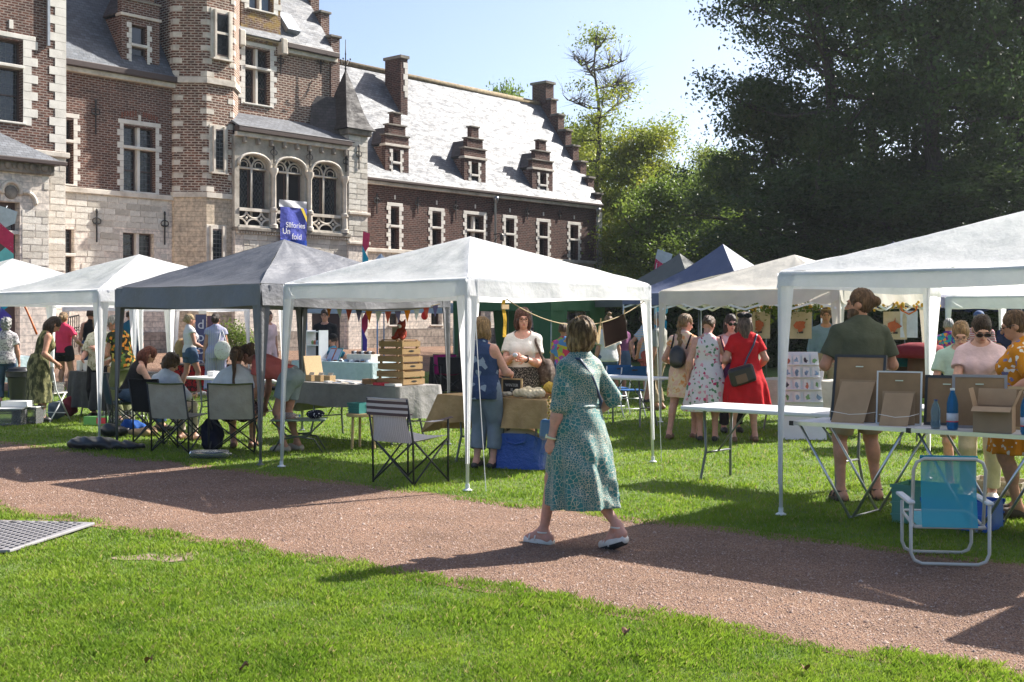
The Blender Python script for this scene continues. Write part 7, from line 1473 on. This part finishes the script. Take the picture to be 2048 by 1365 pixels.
ct = thing('camp_cot_table', 'low green folding camp table with bent steel legs', 'table', on_ground(G(598, 902)), R(4)); MB().box(-.33, .33, -.24, .24, .375, .39).build('tabletop', plain('green_grey_canvas', (.12, .17, .13), .8), ct, bevel=.008)
for sy in (-.2, .2): MB().tube([(-.30, sy, 0), (-.2, sy, .16), (0, sy, .19), (.12, sy, .2), (.30, sy, .37)], .011, 7).build('leg', OLP, ct, smooth=True); MB().tube([(.30, sy, 0), (.2, sy, .16), (0, sy, .19), (-.12, sy, .2), (-.30, sy, .37)], .011, 7).build('leg', OLP, ct, smooth=True)
xb, yb = G(598, 902); bt = bottle('clear water bottle lying on the low camp table', (xb-.27, yb-.08, .432), .30, .04, CLEAR, BLUEP); bt.rotation_euler = (0, R(90), R(4)); o = sdf_mesh('polka_dot_pouch', [Ell((0, 0, .06), (.11, .08, .055))], .008, patterned('polka_dots', [(0, (.5, .5, .55)), (.28, (.012, .014, .03))], 34, 'dots'), None, (), .004); o.location = (xb+.2, yb, .39); tag(o, 'dark pouch with white dots on the low camp table', 'pouch')
# --- wool table
ch = thing('chalkboard_sign', 'small chalkboard with wooden frame and white lettering on the wool table', 'sign', on_table(Bp, .95, .16, .758), LNK+R(6)); MB().box(-.12, .12, 0, .012, .01, .19).build('slate_face', plain('chalkboard', (.02, .02, .021), .8), ch)
for a in ((-.135, -.118, -.004, .018, 0, .2), (.118, .135, -.004, .018, 0, .2), (-.118, .118, -.004, .018, 0, .014), (-.118, .118, -.004, .018, .186, .2)): MB().box(*a).build('frame_rail', BIRCH, ch)
CHK = plain('chalk', (.5, .5, .5), .9)
for s_, z in (('WINTER', .125), ('IS', .075)): txt('lettering', s_, .045, CHK, ch, Matrix.Translation((0, -.003, z)) @ Matrix.Rotation(R(90), 4, 'X'))
WOOL = fabric('raw_wool', (.60, .52, .38), (.5, .42, .28)); YWOOL = fabric('yellow_wool', (.50, .33, .06)); LINW = fabric('linen_roll', (.55, .50, .40))
def skein(label, a, b_, L, r, mat, rz, z=.758, name='wool_skein', kn=5):
    p = [Cap((-L/2, 0, r), (L/2, 0, r), r*.85, r*.85, .03)]+[Ell((-L/2+L*k/kn, .25*r*math.sin(k*2.1), r*(1+.3*math.sin(k*1.7))), (L/kn*.8, r*1.05, r*.9), None, .02) for k in range(kn+1)]
    o = sdf_mesh(name, p, .008, mat, None, (), .004, 70); o.location = on_table(Bp, a, b_, z+.004); o.rotation_euler.z = rz; return tag(o, label, 'wool', 'wool and linen bundles')
skein('cream linen roll lying in front of the chalkboard', 0.86, .07, .22, .025, LINW, LNK+.3); skein('cream knobbly wool bundle right of the chalkboard', 1.14, .28, .22, .05, WOOL, LNK); skein('long cream fleece roll along the front of the wool table', 1.25, .10, .30, .045, WOOL, LNK+.2); skein('mustard yellow wool ball at the back right of the wool table', 1.34, .36, .10, .055, YWOOL, LNK, .80); skein('mustard yellow wool bundle left of the chalkboard', 0.72, .40, .12, .04, YWOOL, LNK); skein('second mustard wool ball behind the fleece', 1.46, .30, .08, .05, YWOOL, LNK, .79)
open_box('shallow wooden tray behind the chalkboard', on_table(Bp, .86, .42, .758), LNK, .25, .18, .07, OAK, False, .01, 'wooden_tray'); open_box('low wooden tray under the wool bundles', on_table(Bp, 1.32, .36, .758), LNK, .36, .2, .045, OAK, False, .01, 'wooden_tray')
bb = thing('blue_shopping_bag', 'large crinkled blue carrier bag on the grass below the wool table', 'bag', on_ground((.10, 13.05)), LNK+R(20)); t = NT('blue_tarp_bag'); co = t.coord(); BLUBAG = t.done((.008, .07, .36), .3, t.bump(t.noise(co, 9, 5, .7), .9, .05), spec=.6)
b = MB(); 
def bagf(u, v):
    a = u*2*PI; L_, W_ = .29-.02*v, .17-.03*v; cx_ = math.copysign(abs(math.cos(a))**.4, math.cos(a)); sy_ = math.copysign(abs(math.sin(a))**.4, math.sin(a)); k = 1+(.06*math.sin(a*5+v*3)+.04*math.sin(a*11-v*7)+.03*math.sin(v*14+a*3))*v; return (L_*cx_*k, W_*sy_*k, .005+.36*v+.02*math.sin(a*3)*v)
b.grid(bagf, 40, 10); b.build('bag_body', BLUBAG, bb, smooth=True)
for sy in (-.13, .13): MB().tube([(-.12, sy, .35), (-.1, sy*1.25, .30), (0, sy*1.35, .27), (.1, sy*1.25, .30), (.12, sy, .35)], .012, 6).build('handle', BLUBAG, bb, smooth=True)
sdf_mesh('contents', [Ell((-.08, 0, .36), (.16, .11, .07)), Ell((.1, .02, .35), (.12, .1, .06))], .012, patterned('beige_ikat', [(0, (.5, .44, .36)), (.6, (.12, .1, .09)), (.75, (.5, .45, .38))], 16, 'voronoi'), bb, (), .008)
# --- bunting, clothes line, hanging goods
def line_pts(p, q, sag, n=24): p, q = np.array(p, float), np.array(q, float); return [p+(q-p)*u-np.array((0, 0, sag*4*u*(1-u))) for u in np.linspace(0, 1, n)]
TWINE = plain('twine', (.42, .32, .18), .9); p0, p1 = np.array((at(648, 14.6), 14.6, 1.80)), np.array((at(880, 15.3), 15.3, 1.80))
bu = thing('bunting', 'string of small orange, white, coral and violet pennants', 'bunting'); P = line_pts(p0, p1, .10); MB().tube(P, .005, 5).build('cord', TWINE, bu); FL = [fabric('orange_felt', (.62, .20, .01)), fabric('white_felt', (.55, .60, .63)), fabric('coral_felt', (.48, .09, .06)), fabric('violet_felt', (.13, .12, .25))]
for k in range(12):
    u = (k+.5)/12; c = p0+(p1-p0)*u-np.array((0, 0, .4*u*(1-u)))-np.array((0, 0, .002)); d = nrm(p1-p0); n_ = np.cross(d, (0, 0, 1))*.003
    vs = [c-d*.042, c+d*.042, c+d*.012*math.sin(k*2.)+n_*3*math.sin(k)-np.array((0, 0, .15))]; MB().add([v+n_ for v in vs]+[v-n_ for v in vs], [(0, 1, 2), (5, 4, 3), (0, 3, 4, 1), (1, 4, 5, 2), (2, 5, 3, 0)]).build('pennant', FL[k % 4], bu)
q0, q1 = (*(NC+DV*.55), 1.80), (*(NC+DV*2.9), 1.82); cl = thing('clothes_line', 'twine line with wooden pegs across the front of the centre gazebo', 'line'); P = line_pts(q0, q1, .27); MB().tube(P, .006, 5).build('cord', TWINE, cl)
def lp_(u): p, q = np.array(q0), np.array(q1); return p+(q-p)*u-np.array((0, 0, .27*4*u*(1-u)))
for u in (.58, .64, .82): c = lp_(u); MB().bar(c+np.array((0, 0, -.05)), c+np.array((.01, 0, .05)), .014, .02).build('peg', BIRCH, cl)
hc = thing('hanging_brown_cloth', 'dark brown felt rectangle pegged to the clothes line', 'cloth'); a, c = lp_(.655), lp_(.83); dn = np.array((.03, 0, -.27)); b = MB(); b.grid(lambda u, v: tuple(a+(c-a)*u+dn*v+np.array((0, .012*math.sin(u*5), 0))), 10, 8); b.grid(lambda u, v: tuple(a+(c-a)*(1-u)+dn*v+np.array((0, .006+.012*math.sin((1-u)*5), 0))), 10, 8); b.build('felt_sheet', plain('dark_brown_felt', (.016, .010, .008), .95, .2, spec=0.), hc, smooth=True); MB().tube([a, a+dn, c+dn, c], .004, 5).build('edge_stitching', plain('pale_thread', (.4, .33, .24), .9), hc)
wl = thing('wooden_letter', 'pale wooden letter W hanging from the clothes line', 'letter'); c = lp_(.60); d = nrm(np.array(q1)-np.array(q0)); d[2] = 0; pts = [(-.10, 0), (-.07, 0), (-.045, -.10), (-.012, -.05), (.012, -.05), (.045, -.10), (.07, .0), (.10, 0), (.065, -.19), (.035, -.19), (0, -.12), (-.035, -.19), (-.065, -.19)]; MB().prism([(x, z) for x, z in pts], (d, (0, 0, 1)), c-np.array((0, 0, .02)), np.cross(d, (0, 0, 1))*.015).build('letter_board', BIRCH, wl)
yl = thing('yellow_felt_banner', 'narrow mustard felt strip hanging at the clothes line end', 'banner', (*(NC+DV*.5), 0), GRID_RZ); b = MB(); b.grid(lambda u, v: (-.025+.05*u+.01*math.sin(v*6), -.02+.006*math.sin(v*9), 1.43+.36*v), 4, 14); b.build('felt_strip', fabric('mustard_felt', (.55, .33, .03)), yl, smooth=True); MB().box(-.05, .05, -.035, -.02, 1.70, 1.745).build('hanger_block', BIRCH, yl)
# tote bags hung along the back of the cream gazebo
CANV = fabric('natural_canvas', (.55, .46, .32)); bar0, bar1 = np.array((at(1478, 19.3), 19.3, 1.80)), np.array((at(1880, 17.9), 17.9, 1.80)); hb_ = thing('hanging_rail', 'rope with yellow flower garland along the print stall', 'garland'); MB().tube(line_pts(bar0, bar1, .05), .006, 5).build('cord', TWINE, hb_)
b = MB(); rg = np.random.default_rng(4)
for k in range(90): u = rg.random(); c = bar0+(bar1-bar0)*u+rg.normal(0, .035, 3); b.ball(c, rg.uniform(.012, .03), 5)
tag(b.build('flowers', plain('yellow_flowers', (.55, .33, .02), .8, .3), hb_), kind='stuff'); V, F = leaf_cloud(bar0+(bar1-bar0)*rg.random((40, 1))*.4, np.full(40, .09), 14, .035, rg, 1); tag(raw_mesh('leaves', V, F, LF_MID, hb_), kind='stuff')
PR = [plain('print_rust', (.42, .10, .03), .8, .3), plain('print_black', (.03, .025, .025), .8)]
for k, (px, w_, l) in enumerate(((1492, .34, 'leftmost of the hanging bags'), (1522, .36, 'with a framed rust-red emblem, left of the gazebo leg'), (1608, .36, 'with rust-red animal print, right of the gazebo leg'), (1795, .36, 'with rust-red print, right of the bearded man'))):
    u = (px-1478)/402; c = bar0+(bar1-bar0)*u; tb = thing('hanging_tote_bag', 'natural canvas tote bag ' + l, 'bag', (c[0], c[1], 0), LNK+R(8), 'printed tote bags hanging in the stall'); b = MB(); b.grid(lambda u, v: (-w_/2+w_*u, .02*math.sin(u*4+v*2), 1.30+.42*v), 8, 8); b.grid(lambda u, v: (w_/2-w_*u, .008+.02*math.sin((1-u)*4+v*2), 1.30+.42*v), 8, 8); b.build('bag_body', CANV, tb, smooth=True)
    for sx in (-.08, .08): MB().tube([(sx, 0, 1.72), (sx*.8, -.005, 1.79)], .006, 5).build('handle', CANV, tb)
    if k: 
        b = MB(); rg2 = np.random.default_rng(k); R0 = .085; b.prism([((R0+.02*rg2.normal())*math.cos(a)*1.0-.01, 1.50+(R0+.018*rg2.normal())*math.sin(a)) for a in np.linspace(0, 2*PI, 22)[:-1]], ((1, 0, 0), (0, 0, 1)), (0, -.03, 0), (0, .003, 0)); b.build('printed_motif', PR[0], tb)
        for j in range(3): MB().box(-.05+.03*j, -.03+.04*j, -.032, -.0295, 1.385, 1.40+.008*j).build('printed_line', PR[1], tb)
ap = thing('hanging_apron', 'white cloth apron with orange strap hanging right of the bearded man', 'apron', (*(bar0+(bar1-bar0)*.86)[:2], 0), LNK+R(8)); b = MB(); b.grid(lambda u, v: (-.13+.26*u, -.05+.015*math.sin(u*5), 1.33+.40*v), 8, 8); b.build('cloth_sheet', fabric('white_blue_cotton', (.6, .63, .68)), ap, smooth=True); MB().tube([(-.12, -.06, 1.80), (-.1, -.06, 1.73), (0, -.06, 1.68), (.1, -.06, 1.73), (.12, -.06, 1.80)], .012, 6).build('strap', fabric('orange_tape', (.65, .16, .02)), ap, smooth=True)
# stepped card rack and print stall goods
rk = thing('card_rack', 'white stepped rack of illustrated cards at the end of print stall', 'rack', on_ground(G(1608, 880)), R(-6)); W_ = .60
MB().add([(-W_/2, 0, 0), (W_/2, 0, 0), (W_/2*.75, .33, 1.16), (-W_/2*.75, .33, 1.16), (-W_/2, .02, 0), (W_/2, .02, 0), (W_/2*.75, .35, 1.16), (-W_/2*.75, .35, 1.16)], [(0, 1, 2, 3), (7, 6, 5, 4), (0, 4, 5, 1), (1, 5, 6, 2), (2, 6, 7, 3), (3, 7, 4, 0)]).build('back_board', WPL, rk); MB().bar((0, .34, 1.1), (0, .62, .0), .04, .02).build('support_strut', WPL, rk)
CC = [plain('card_green', (.20, .36, .14), .8, .4), plain('card_rust', (.45, .14, .08), .8, .4), plain('card_bluegrey', (.22, .32, .42), .8, .4), plain('card_dark', (.06, .05, .06), .8, .4)]
for k in range(4):
    z = .50+k*.165; y = .33*z/1.16; hw_ = W_/2*(1-.25*z/1.16); MB().box(-hw_, hw_, y-.045, y-.006, z-.012, z).build('shelf', WPL, rk)
    for j in range(4):
        x = -hw_+.06+j*(2*hw_-.12)/3; MB().add([(x-.045, y-.022, z+.001), (x+.045, y-.022, z+.001), (x+.045, y+.014, z+.125), (x-.045, y+.014, z+.125), (x-.045, y-.019, z+.001), (x+.045, y-.019, z+.001), (x+.045, y+.017, z+.125), (x-.045, y+.017, z+.125)], [(0, 1, 2, 3), (7, 6, 5, 4), (0, 4, 5, 1), (1, 5, 6, 2), (2, 6, 7, 3), (3, 7, 4, 0)]).build('card', PAPER, rk)
        b = MB(); rg2 = np.random.default_rng(k*7+j); b.prism([((.026+.010*rg2.normal())*math.cos(a)+x, (.036+.012*rg2.normal())*math.sin(a)+.055) for a in np.linspace(0, 2*PI, 12)[:-1]], ((1, 0, 0), (0, .28, .96)), (0, y-.0245, z), (0, -.002, 0)); b.build('drawing', CC[(k*3+j*2+k*j) % 4], rk)
crate('white wire basket on the print stall table', on_table(Ip, 1.38, .2, .748), LNK, .2, .14, .12, WPL, 'wire_basket', 4); o = MB().box(-.07, .07, -.004, .004, 0, .14).build('price_card', PAPER, loc=on_table(Ip, 1.02, .12, .748)); o.rotation_euler = (R(-15), 0, LNK); tag(o, 'white price card standing on the cream muslin cloth', 'card')
vs_ = thing('flower_vase', 'small vase of yellow flowers on the print stall table', 'vase', on_table(Ip, .86, .15, .748)); MB().lathe([(.03, 0), (.045, .05), (.025, .1), (.03, .12)], 12).build('vase_body', CLEAR, vs_, smooth=True); b = MB(); [b.ball(rg.normal(0, .035, 3)+np.array((0, 0, .18)), .018, 5) for _ in range(14)]; b.build('blossoms', plain('yellow_flowers', (.55, .33, .02), .8, .3), vs_)
# mushroom stools
for px, Y, m1, l in ((1838, 15.2, fabric('red_velvet', (.20, .02, .025)), 'with dark red velvet cap'), (1800, 15.6, fabric('teal_velvet', (.01, .07, .09)), 'with dark teal velvet cap')):
    ms = thing('mushroom_stool', 'mushroom-shaped stool ' + l + ' behind the picture frames', 'stool', (*XY(px, Y), .62 if 'red' in l else .5), 0, 'mushroom stools'); MB().lathe([(.16, 0), (.15, .3), (.13, .5)], 18).build('stem', fabric('brown_velvet', (.14, .075, .04)), ms, smooth=True); MB().lathe([(.12, .5), (.3, .5), (.33, .56), (.28, .65), (.12, .69), (.01, .69)], 22).build('cap', m1, ms, smooth=True)
folding_table('low table carrying the mushroom stools', np.array(XY(1765, 15.5)), 1.5, .7, .49)
# --- left stall goods
db = thing('display_board', 'black angled display board standing on the charcoal table', 'board', on_table(Ep, .35, .3, .748), LNK+R(14)); MB().add([(-.3, -.1, 0), (.22, -.1, 0), (.14, .16, .34), (-.22, .16, .34), (-.3, -.09, 0), (.22, -.09, 0), (.14, .17, .34), (-.22, .17, .34)], [(0, 1, 2, 3), (7, 6, 5, 4), (0, 4, 5, 1), (1, 5, 6, 2), (2, 6, 7, 3), (3, 7, 4, 0)]).build('front_panel', BLP, db); MB().box(-.26, .12, .165, .175, .345, .56).build('upper_panel', BLP, db)
for k, (a, b_, w_, h, m_, l) in enumerate(((.03, .15, .10, .17, PAPER, 'tall white card box on the left end of the charcoal table'), (-.12, .2, .10, .17, PAPER, 'second tall white card box on the charcoal table'), (.62, .08, .2, .10, PINE, 'small pine box on the front of the charcoal table'), (1.12, .1, .1, .09, PINE, 'little pine box behind the gazebo leg'))): o = MB().box(-w_/2, w_/2, -.05, .05, 0, h).build('display_box', m_, loc=on_table(Ep, max(a, .06)+(.12 if a < 0 else 0), b_, .748), bevel=.003); o.rotation_euler.z = LNK; tag(o, l, 'box')
CLT = m_clear('frosted_plastic', (.86, .88, .9), .2, .88)
x, y = G(100, 842); crate('clear plastic box of paper rolls on the ivory folding chair', (x, y, .455), R(-18), .34, .24, .15, CLT, 'storage_box'); crate('clear lidded storage box at the left edge on the grass', on_ground(G(18, 850)), R(5), .45, .32, .24, CLT, 'storage_box', 2, WPL); crate('clear lidded storage box right of the leftmost one', on_ground(G(58, 846)), R(-8), .40, .3, .24, CLT, 'storage_box', 2, WPL); o = MB().box(-.2, .2, -.14, .14, 0, .09).build('white_carton', PAPER, loc=(*G(35, 848), .265), bevel=.004); tag(o, 'flat white carton on top of the clear storage boxes', 'box')
crate('clear plastic tub with bags under the dark gazebo at left', on_ground(G(238, 848)), R(8), .42, .3, .2, CLT, 'storage_box', 2); o = MB().box(-.17, .17, -.06, .06, 0, .13).build('grocery_carton', plain('carton_green', (.18, .42, .12), .7), loc=on_ground(G(192, 850)), bevel=.003); o.rotation_euler.z = R(6); tag(o, 'green and red grocery carton on the grass by the gazebo leg', 'box'); MB().box(.02, .165, -.0625, -.0602, .02, .11).build('red_print', PC[3], o)
def bag(label, xy, prims, mat, rz=0., name='bag', vox=.012, rip=.012): o = sdf_mesh(name, prims, vox, mat, None, (), rip, 18); o.location = on_ground(xy); o.rotation_euler.z = rz; return tag(o, label, 'bag')
NYL = plain('black_nylon', (.018, .018, .02), .35, bump=.4, bscale=12)
bag('long black tent bag lying on the grass edge by the path', G(208, 899), [Ell((-.12, 0, .07), (.34, .16, .085), None, .05), Ell((.2, .02, .045), (.32, .12, .05), None, .05), Ell((-.3, .02, .06), (.16, .13, .07), None, .05)], NYL, R(-8), 'tent_bag'); bag('crumpled black bag behind the long tent bag', G(222, 872), [Ell((0, 0, .08), (.16, .12, .09)), Ell((.13, .02, .06), (.12, .1, .07))], NYL, .3); bag('blue and black rucksack lying under the dark gazebo', G(262, 868), [Ell((0, 0, .1), (.15, .11, .11)), Ell((.12, .03, .08), (.1, .08, .08))], fabric('blue_nylon', (.02, .08, .3)), .2); bag('dark rucksack beside the ponytailed woman', G(424, 903), [Ell((0, 0, .2), (.14, .11, .21)), Ell((0, -.08, .13), (.11, .07, .11))], fabric('navy_nylon', (.012, .014, .03)), .1)
o = sdf_mesh('bottle_pack', [Cap((-.19, 0, .045), (.17, 0, .045), .045, .045), Cap((-.19, .09, .045), (.17, .09, .045), .045, .045), Cap((.17, .04, .045), (.24, .04, .045), .02, .018)], .010, CLT, None, (), .004); o.location = on_ground(G(418, 917)); tag(o, 'clear wrapped bottle pack lying on the grass', 'bottles'); bag('brown paper bags heaped under the dark gazebo', G(285, 872), [Ell((0, 0, .05), (.2, .1, .06)), Ell((.1, .05, .07), (.1, .08, .07))], CARD, .2, 'paper_bag'); bag('grey-blue cloth bag under the charcoal table', G(112, 838), [Ell((0, 0, .14), (.14, .1, .15))], fabric('grey_blue_bag', (.12, .15, .2)), 0.); bag('dark red bag under the charcoal table', G(140, 832), [Ell((0, 0, .16), (.13, .1, .17))], fabric('maroon_bag', (.12, .02, .03)), 0.)
bn = thing('black_bin', 'black draped bin left of the woman in tie-dye dress', 'bin', on_ground(G(40, 812)), 0); MB().lathe([(.16, 0), (.22, .5), (.25, .52), (.25, .6), (.2, .68)], 16).build('bin_body', NYL, bn, smooth=30); MB().lathe([(.255, .6), (.26, .62), (.1, .7)], 16).build('lid', BLP, bn, smooth=30)
o = MB().box(-.2, .2, -.12, .12, 0, .16).build('burgundy_box', plain('burgundy_card', (.12, .015, .03), .6), loc=on_table(Fp, .62, .2, .748), bevel=.004); o.rotation_euler.z = LNK; tag(o, 'burgundy box on the pale blue table at the left edge', 'box')
pa = thing('foosball_arch', 'orange and white arched tent frame at the left edge', 'frame', on_ground(XY(20, 27)), 0); MB().tube([(-.6+1.2*u, 0, 1.85*math.sin(PI*(.25+.5*u))**2.2+.2) for u in np.linspace(0, 1, 16)], .025, 8).build('arch_tube', plain('orange_tube', (.6, .14, .02), .5), pa, smooth=True)
pa.name = 'arched_frame'
# --- goods on the white table of the seated group
for k, (a, b_, w_, d_, h, m_, l) in enumerate(((.35, .25, .16, .12, .08, WPL, 'small white box with blue print on the white table'), (1.22, .2, .3, .2, .03, PC[3], 'red and brown folder on the white table'), (1.02, .42, .12, .12, .09, plain('grey_green_tin', (.35, .4, .36), .5), 'pale grey-green tin on the white table'))): o = MB().box(-w_/2, w_/2, -d_/2, d_/2, 0, h).build('craft_box', m_, loc=on_table(Dp, a, b_, .742), bevel=.004); o.rotation_euler.z = LNK; tag(o, l, 'box')
for k, (a, b_, l) in enumerate(((.62, .3, 'left'), (.80, .25, 'middle'), (1.5, .3, 'right'))): o = sdf_mesh('felt_animal', [Ell((0, 0, .04), (.07, .04, .035)), Ell((.06, 0, .07), (.03, .028, .026)), Cap((-.05, 0, .04), (-.1, 0, .06), .012, .008)], .006, WOOL, None, (), .003, 60); o.location = on_table(Dp, a, b_, .745); o.rotation_euler.z = LNK+k; tag(o, 'cream woollen craft figure, ' + l + ' one on the white table', 'toy', 'craft figures on the white table')
# --- goods on the pale blue jewellery table
sh = thing('white_shelf_unit', 'white open shelf unit standing on the pale blue table', 'shelf', on_table(Cp, .35, .35, .758), LNK)
for x in (-.2, .2): MB().box(x-.012, x+.012, -.12, .12, 0, .62).build('side', WPL, sh)
for z in (.02, .3, .58): MB().box(-.187, .187, -.12, .12, z, z+.02).build('shelf', WPL, sh)
for k in range(5): MB().lathe([(.025, 0), (.03, .06), (.012, .09)], 8, (-.14+.07*k, 0, .321)).build('jar', CC[k % 4], sh)
mn = thing('menu_folder', 'open menu folder with coral and teal borders on the pale blue table', 'menu', on_table(Cp, 1.0, .2, .758), LNK)
for k, m_ in enumerate((fabric('coral_border', (.5, .14, .1)), fabric('teal_border', (.12, .35, .36)))): x0 = -.2+k*.2; MB().add([(x0, 0, 0), (x0+.19, 0, 0), (x0+.24, .1, .26), (x0+.05, .1, .26), (x0, .01, 0), (x0+.19, .01, 0), (x0+.24, .11, .26), (x0+.05, .11, .26)], [(0, 1, 2, 3), (7, 6, 5, 4), (0, 4, 5, 1), (1, 5, 6, 2), (2, 6, 7, 3), (3, 7, 4, 0)]).build('page_border', m_, mn); MB().add([(x0+.02, -.003, .02), (x0+.175, -.003, .02), (x0+.215, .088, .24), (x0+.062, .088, .24)], [(0, 1, 2, 3)]).build('page', plain('lilac_paper', (.5, .52, .66), .8), mn)
o = MB().box(-.36, .36, -.12, .12, 0, .15).build('display_plinth', plain('offwhite_board', (.66, .62, .55), .8), loc=on_table(Cp, 1.78, .35, .758), bevel=.004); o.rotation_euler.z = LNK; tag(o, 'off-white display plinth on the pale blue table', 'plinth')
for k in range(9): o = MB().lathe([(.03, 0), (.04, .03), (.036, .05), (.02, .06)], 10).build('small_bowl', [CC[3], WPL, BRNS][k % 3], loc=on_table(Cp, 1.48+k*.075, .35, .91), smooth=30); tag(o, ['dark', 'white', 'brown'][k % 3]+' round ornament, '+ORD[k]+' from the left on the display plinth', 'ornament', 'ornaments on the plinth')
for k in range(14): o = MB().lathe([(.035, 0), (.045, .012), (.03, .03+.02*(k % 2))], 10).build('trinket', [BRNS, WPL, CC[3], CC[2]][k % 4], loc=on_table(Cp, .7+k*.11, .12+.05*(k % 3), .758), smooth=30); tag(o, ['brown', 'white', 'dark', 'blue-grey'][k % 4]+' little dish, '+ORD[k]+' from the left along the pale blue table', 'trinket', 'trinkets on the pale blue table')
o = MB().box(-.3, .3, -.02, .02, 0, .5).build('brown_case', plain('brown_case', (.07, .03, .025), .6), loc=on_table(Jp, .75, .4, .785)); o.rotation_euler.z = LNK; tag(o, 'dark brown display case on the black-clothed table', 'case'); o = MB().box(-.2, .2, -.06, .06, 0, .3).build('grey_display', plain('warm_grey_board', (.45, .4, .35), .8), loc=on_table(Jp, 1.35, .35, .785)); o.rotation_euler.z = LNK; tag(o, 'warm grey display board on the black-clothed table', 'board')
camp_chair('magenta camping chair in the shade of the green gazebo', (at(899, 26), 26.0), R(200), fabric('magenta_nylon', (.32, .01, .12)), BLKN)
ru = thing('red_pouch', 'small red ornament hanging in the green gazebo', 'ornament', (at(849, 26.), 26., 1.68)); sdf_mesh('pouch_body', [Ell((0, 0, 0), (.075, .04, .09)), Cap((0, 0, .05), (0, 0, .12), .03, .012)], .01, fabric('red_felt', (.5, .02, .02)), ru); MB().tube([(0, 0, .1), (0, 0, .45)], .004, 4).build('cord', TWINE, ru)
# --- stands and feather flags behind
sg = thing('poster_stand', 'tall vertical sign with big pale letters behind the jumpsuit woman', 'sign', on_ground(XY(402, 27.2)), R(10)); MB().box(-.12, .12, -.02, .02, .1, 1.65).build('board', plain('sign_navy', (.05, .06, .15), .7), sg); MB().box(.13, .4, .0, .04, .1, 1.62).build('side_board', plain('sign_dark', (.10, .05, .09), .8, .4), sg); MB().box(-.05, .12, -.03, -.021, 1.66, 1.82).build('paper_sheet', PAPER, sg)
for k, c_ in enumerate('dpopo'): txt('lettering', c_, .3, plain('sign_pale', (.5, .52, .62), .7), sg, Matrix.Translation((0, -.023, 1.42-k*.28)) @ Matrix.Rotation(R(90), 4, 'X'))
rb = thing('red_low_stall', 'low red patterned stall front behind the white table', 'stall', on_ground(XY(395, 26.6)), LNK); MB().box(-.9, .9, -.3, .3, 0, .55).build('front_panel', patterned('red_black_print', [(.3, (.35, .01, .012)), (.52, (.02, .01, .01)), (.6, (.4, .015, .015))], 7, 'noise'), rb); MB().box(-.95, .95, -.34, .34, .551, .58).build('counter', plain('dark_counter', (.05, .03, .03), .5), rb)
def flag(label, px, Y, ztop, zbot, wd, cols, lean=0., flip=1):
    Fg = thing('feather_flag', label, 'flag', on_ground(XY(px, Y)), 0, 'feather flags'); H = ztop; ns = 34; MB().tube([(0, 0, 0), (0, 0, H*.75), (flip*wd*.18, 0, H*.93), (flip*wd*.6, 0, H)], [.018, .014, .01, .008], 6).build('pole', POLE, Fg, smooth=True)
    edges = [0, .2, .36, .5, .68, .84, 1.]
    for k in range(6):
        v0, v1 = edges[k], edges[k+1]; b = MB()
        def fn(u, v):
            sl = .10*(u-.5)*(1 if k % 2 else -1); t = min(1, max(0, v0+(v1-v0)*v+sl*(0 if (k == 0 and v == 0) or (k == 5 and v == 1) else 1)*(1 if v in (0, 1) else 1))); z = zbot+(H-zbot)*t; top = max(0, (t-.75)/.25); x = flip*(u*wd*(.75+.25*min(1, t*2))*(1-.0*top)+wd*.2*top**2); z -= u*wd*.35*top
            return (x, .03*math.sin(z*3+u*2), z)
        b.grid(fn, 6, 6); b.build('flag_field', cols[k % len(cols)], Fg, smooth=True)
FC = [fabric('flag_violet', (.12, .08, .42)), fabric('flag_teal', (.03, .36, .52)), fabric('flag_coral', (.78, .12, .20)), fabric('flag_aqua', (.22, .60, .62)), fabric('flag_red', (.62, .05, .12)), fabric('flag_pale', (.55, .55, .58))]
flag('feather flag with coral, teal and violet fields at the left edge', -6, 24, 3.78, 1.2, .34, FC, flip=1); flag('narrow feather flag right of the castle banner', 724, 29.5, 3.72, .6, .16, [FC[0], FC[4], FC[5], FC[0], FC[1], FC[4]], flip=1); flag('feather flag with coral and aqua stripes left of the olive tent', 1309, 33.5, 3.55, 1.2, .42, [FC[1], FC[3], FC[2], FC[3], FC[4], FC[5]], flip=1)
# ---------------------------------------------------------------- faint summer haze
t = NT('haze_air'); t.t.nodes.remove(t.b); pvn = t.n('ShaderNodeVolumePrincipled'); pvn.inputs['Color'].default_value = (.85, .9, 1, 1); pvn.inputs['Density'].default_value = .0003; pvn.inputs['Anisotropy'].default_value = .35; t.l(pvn.outputs[0], t.o.inputs['Volume'])
hz_ = MB().box(-62, 62, -14, 112, -1.3, 27).build('haze', t.m); tag(hz_, 'thin pale summer haze over the fair', 'haze', kind='stuff')
SC.cycles.volume_bounces = 0; SC.cycles.volume_step_rate = 5
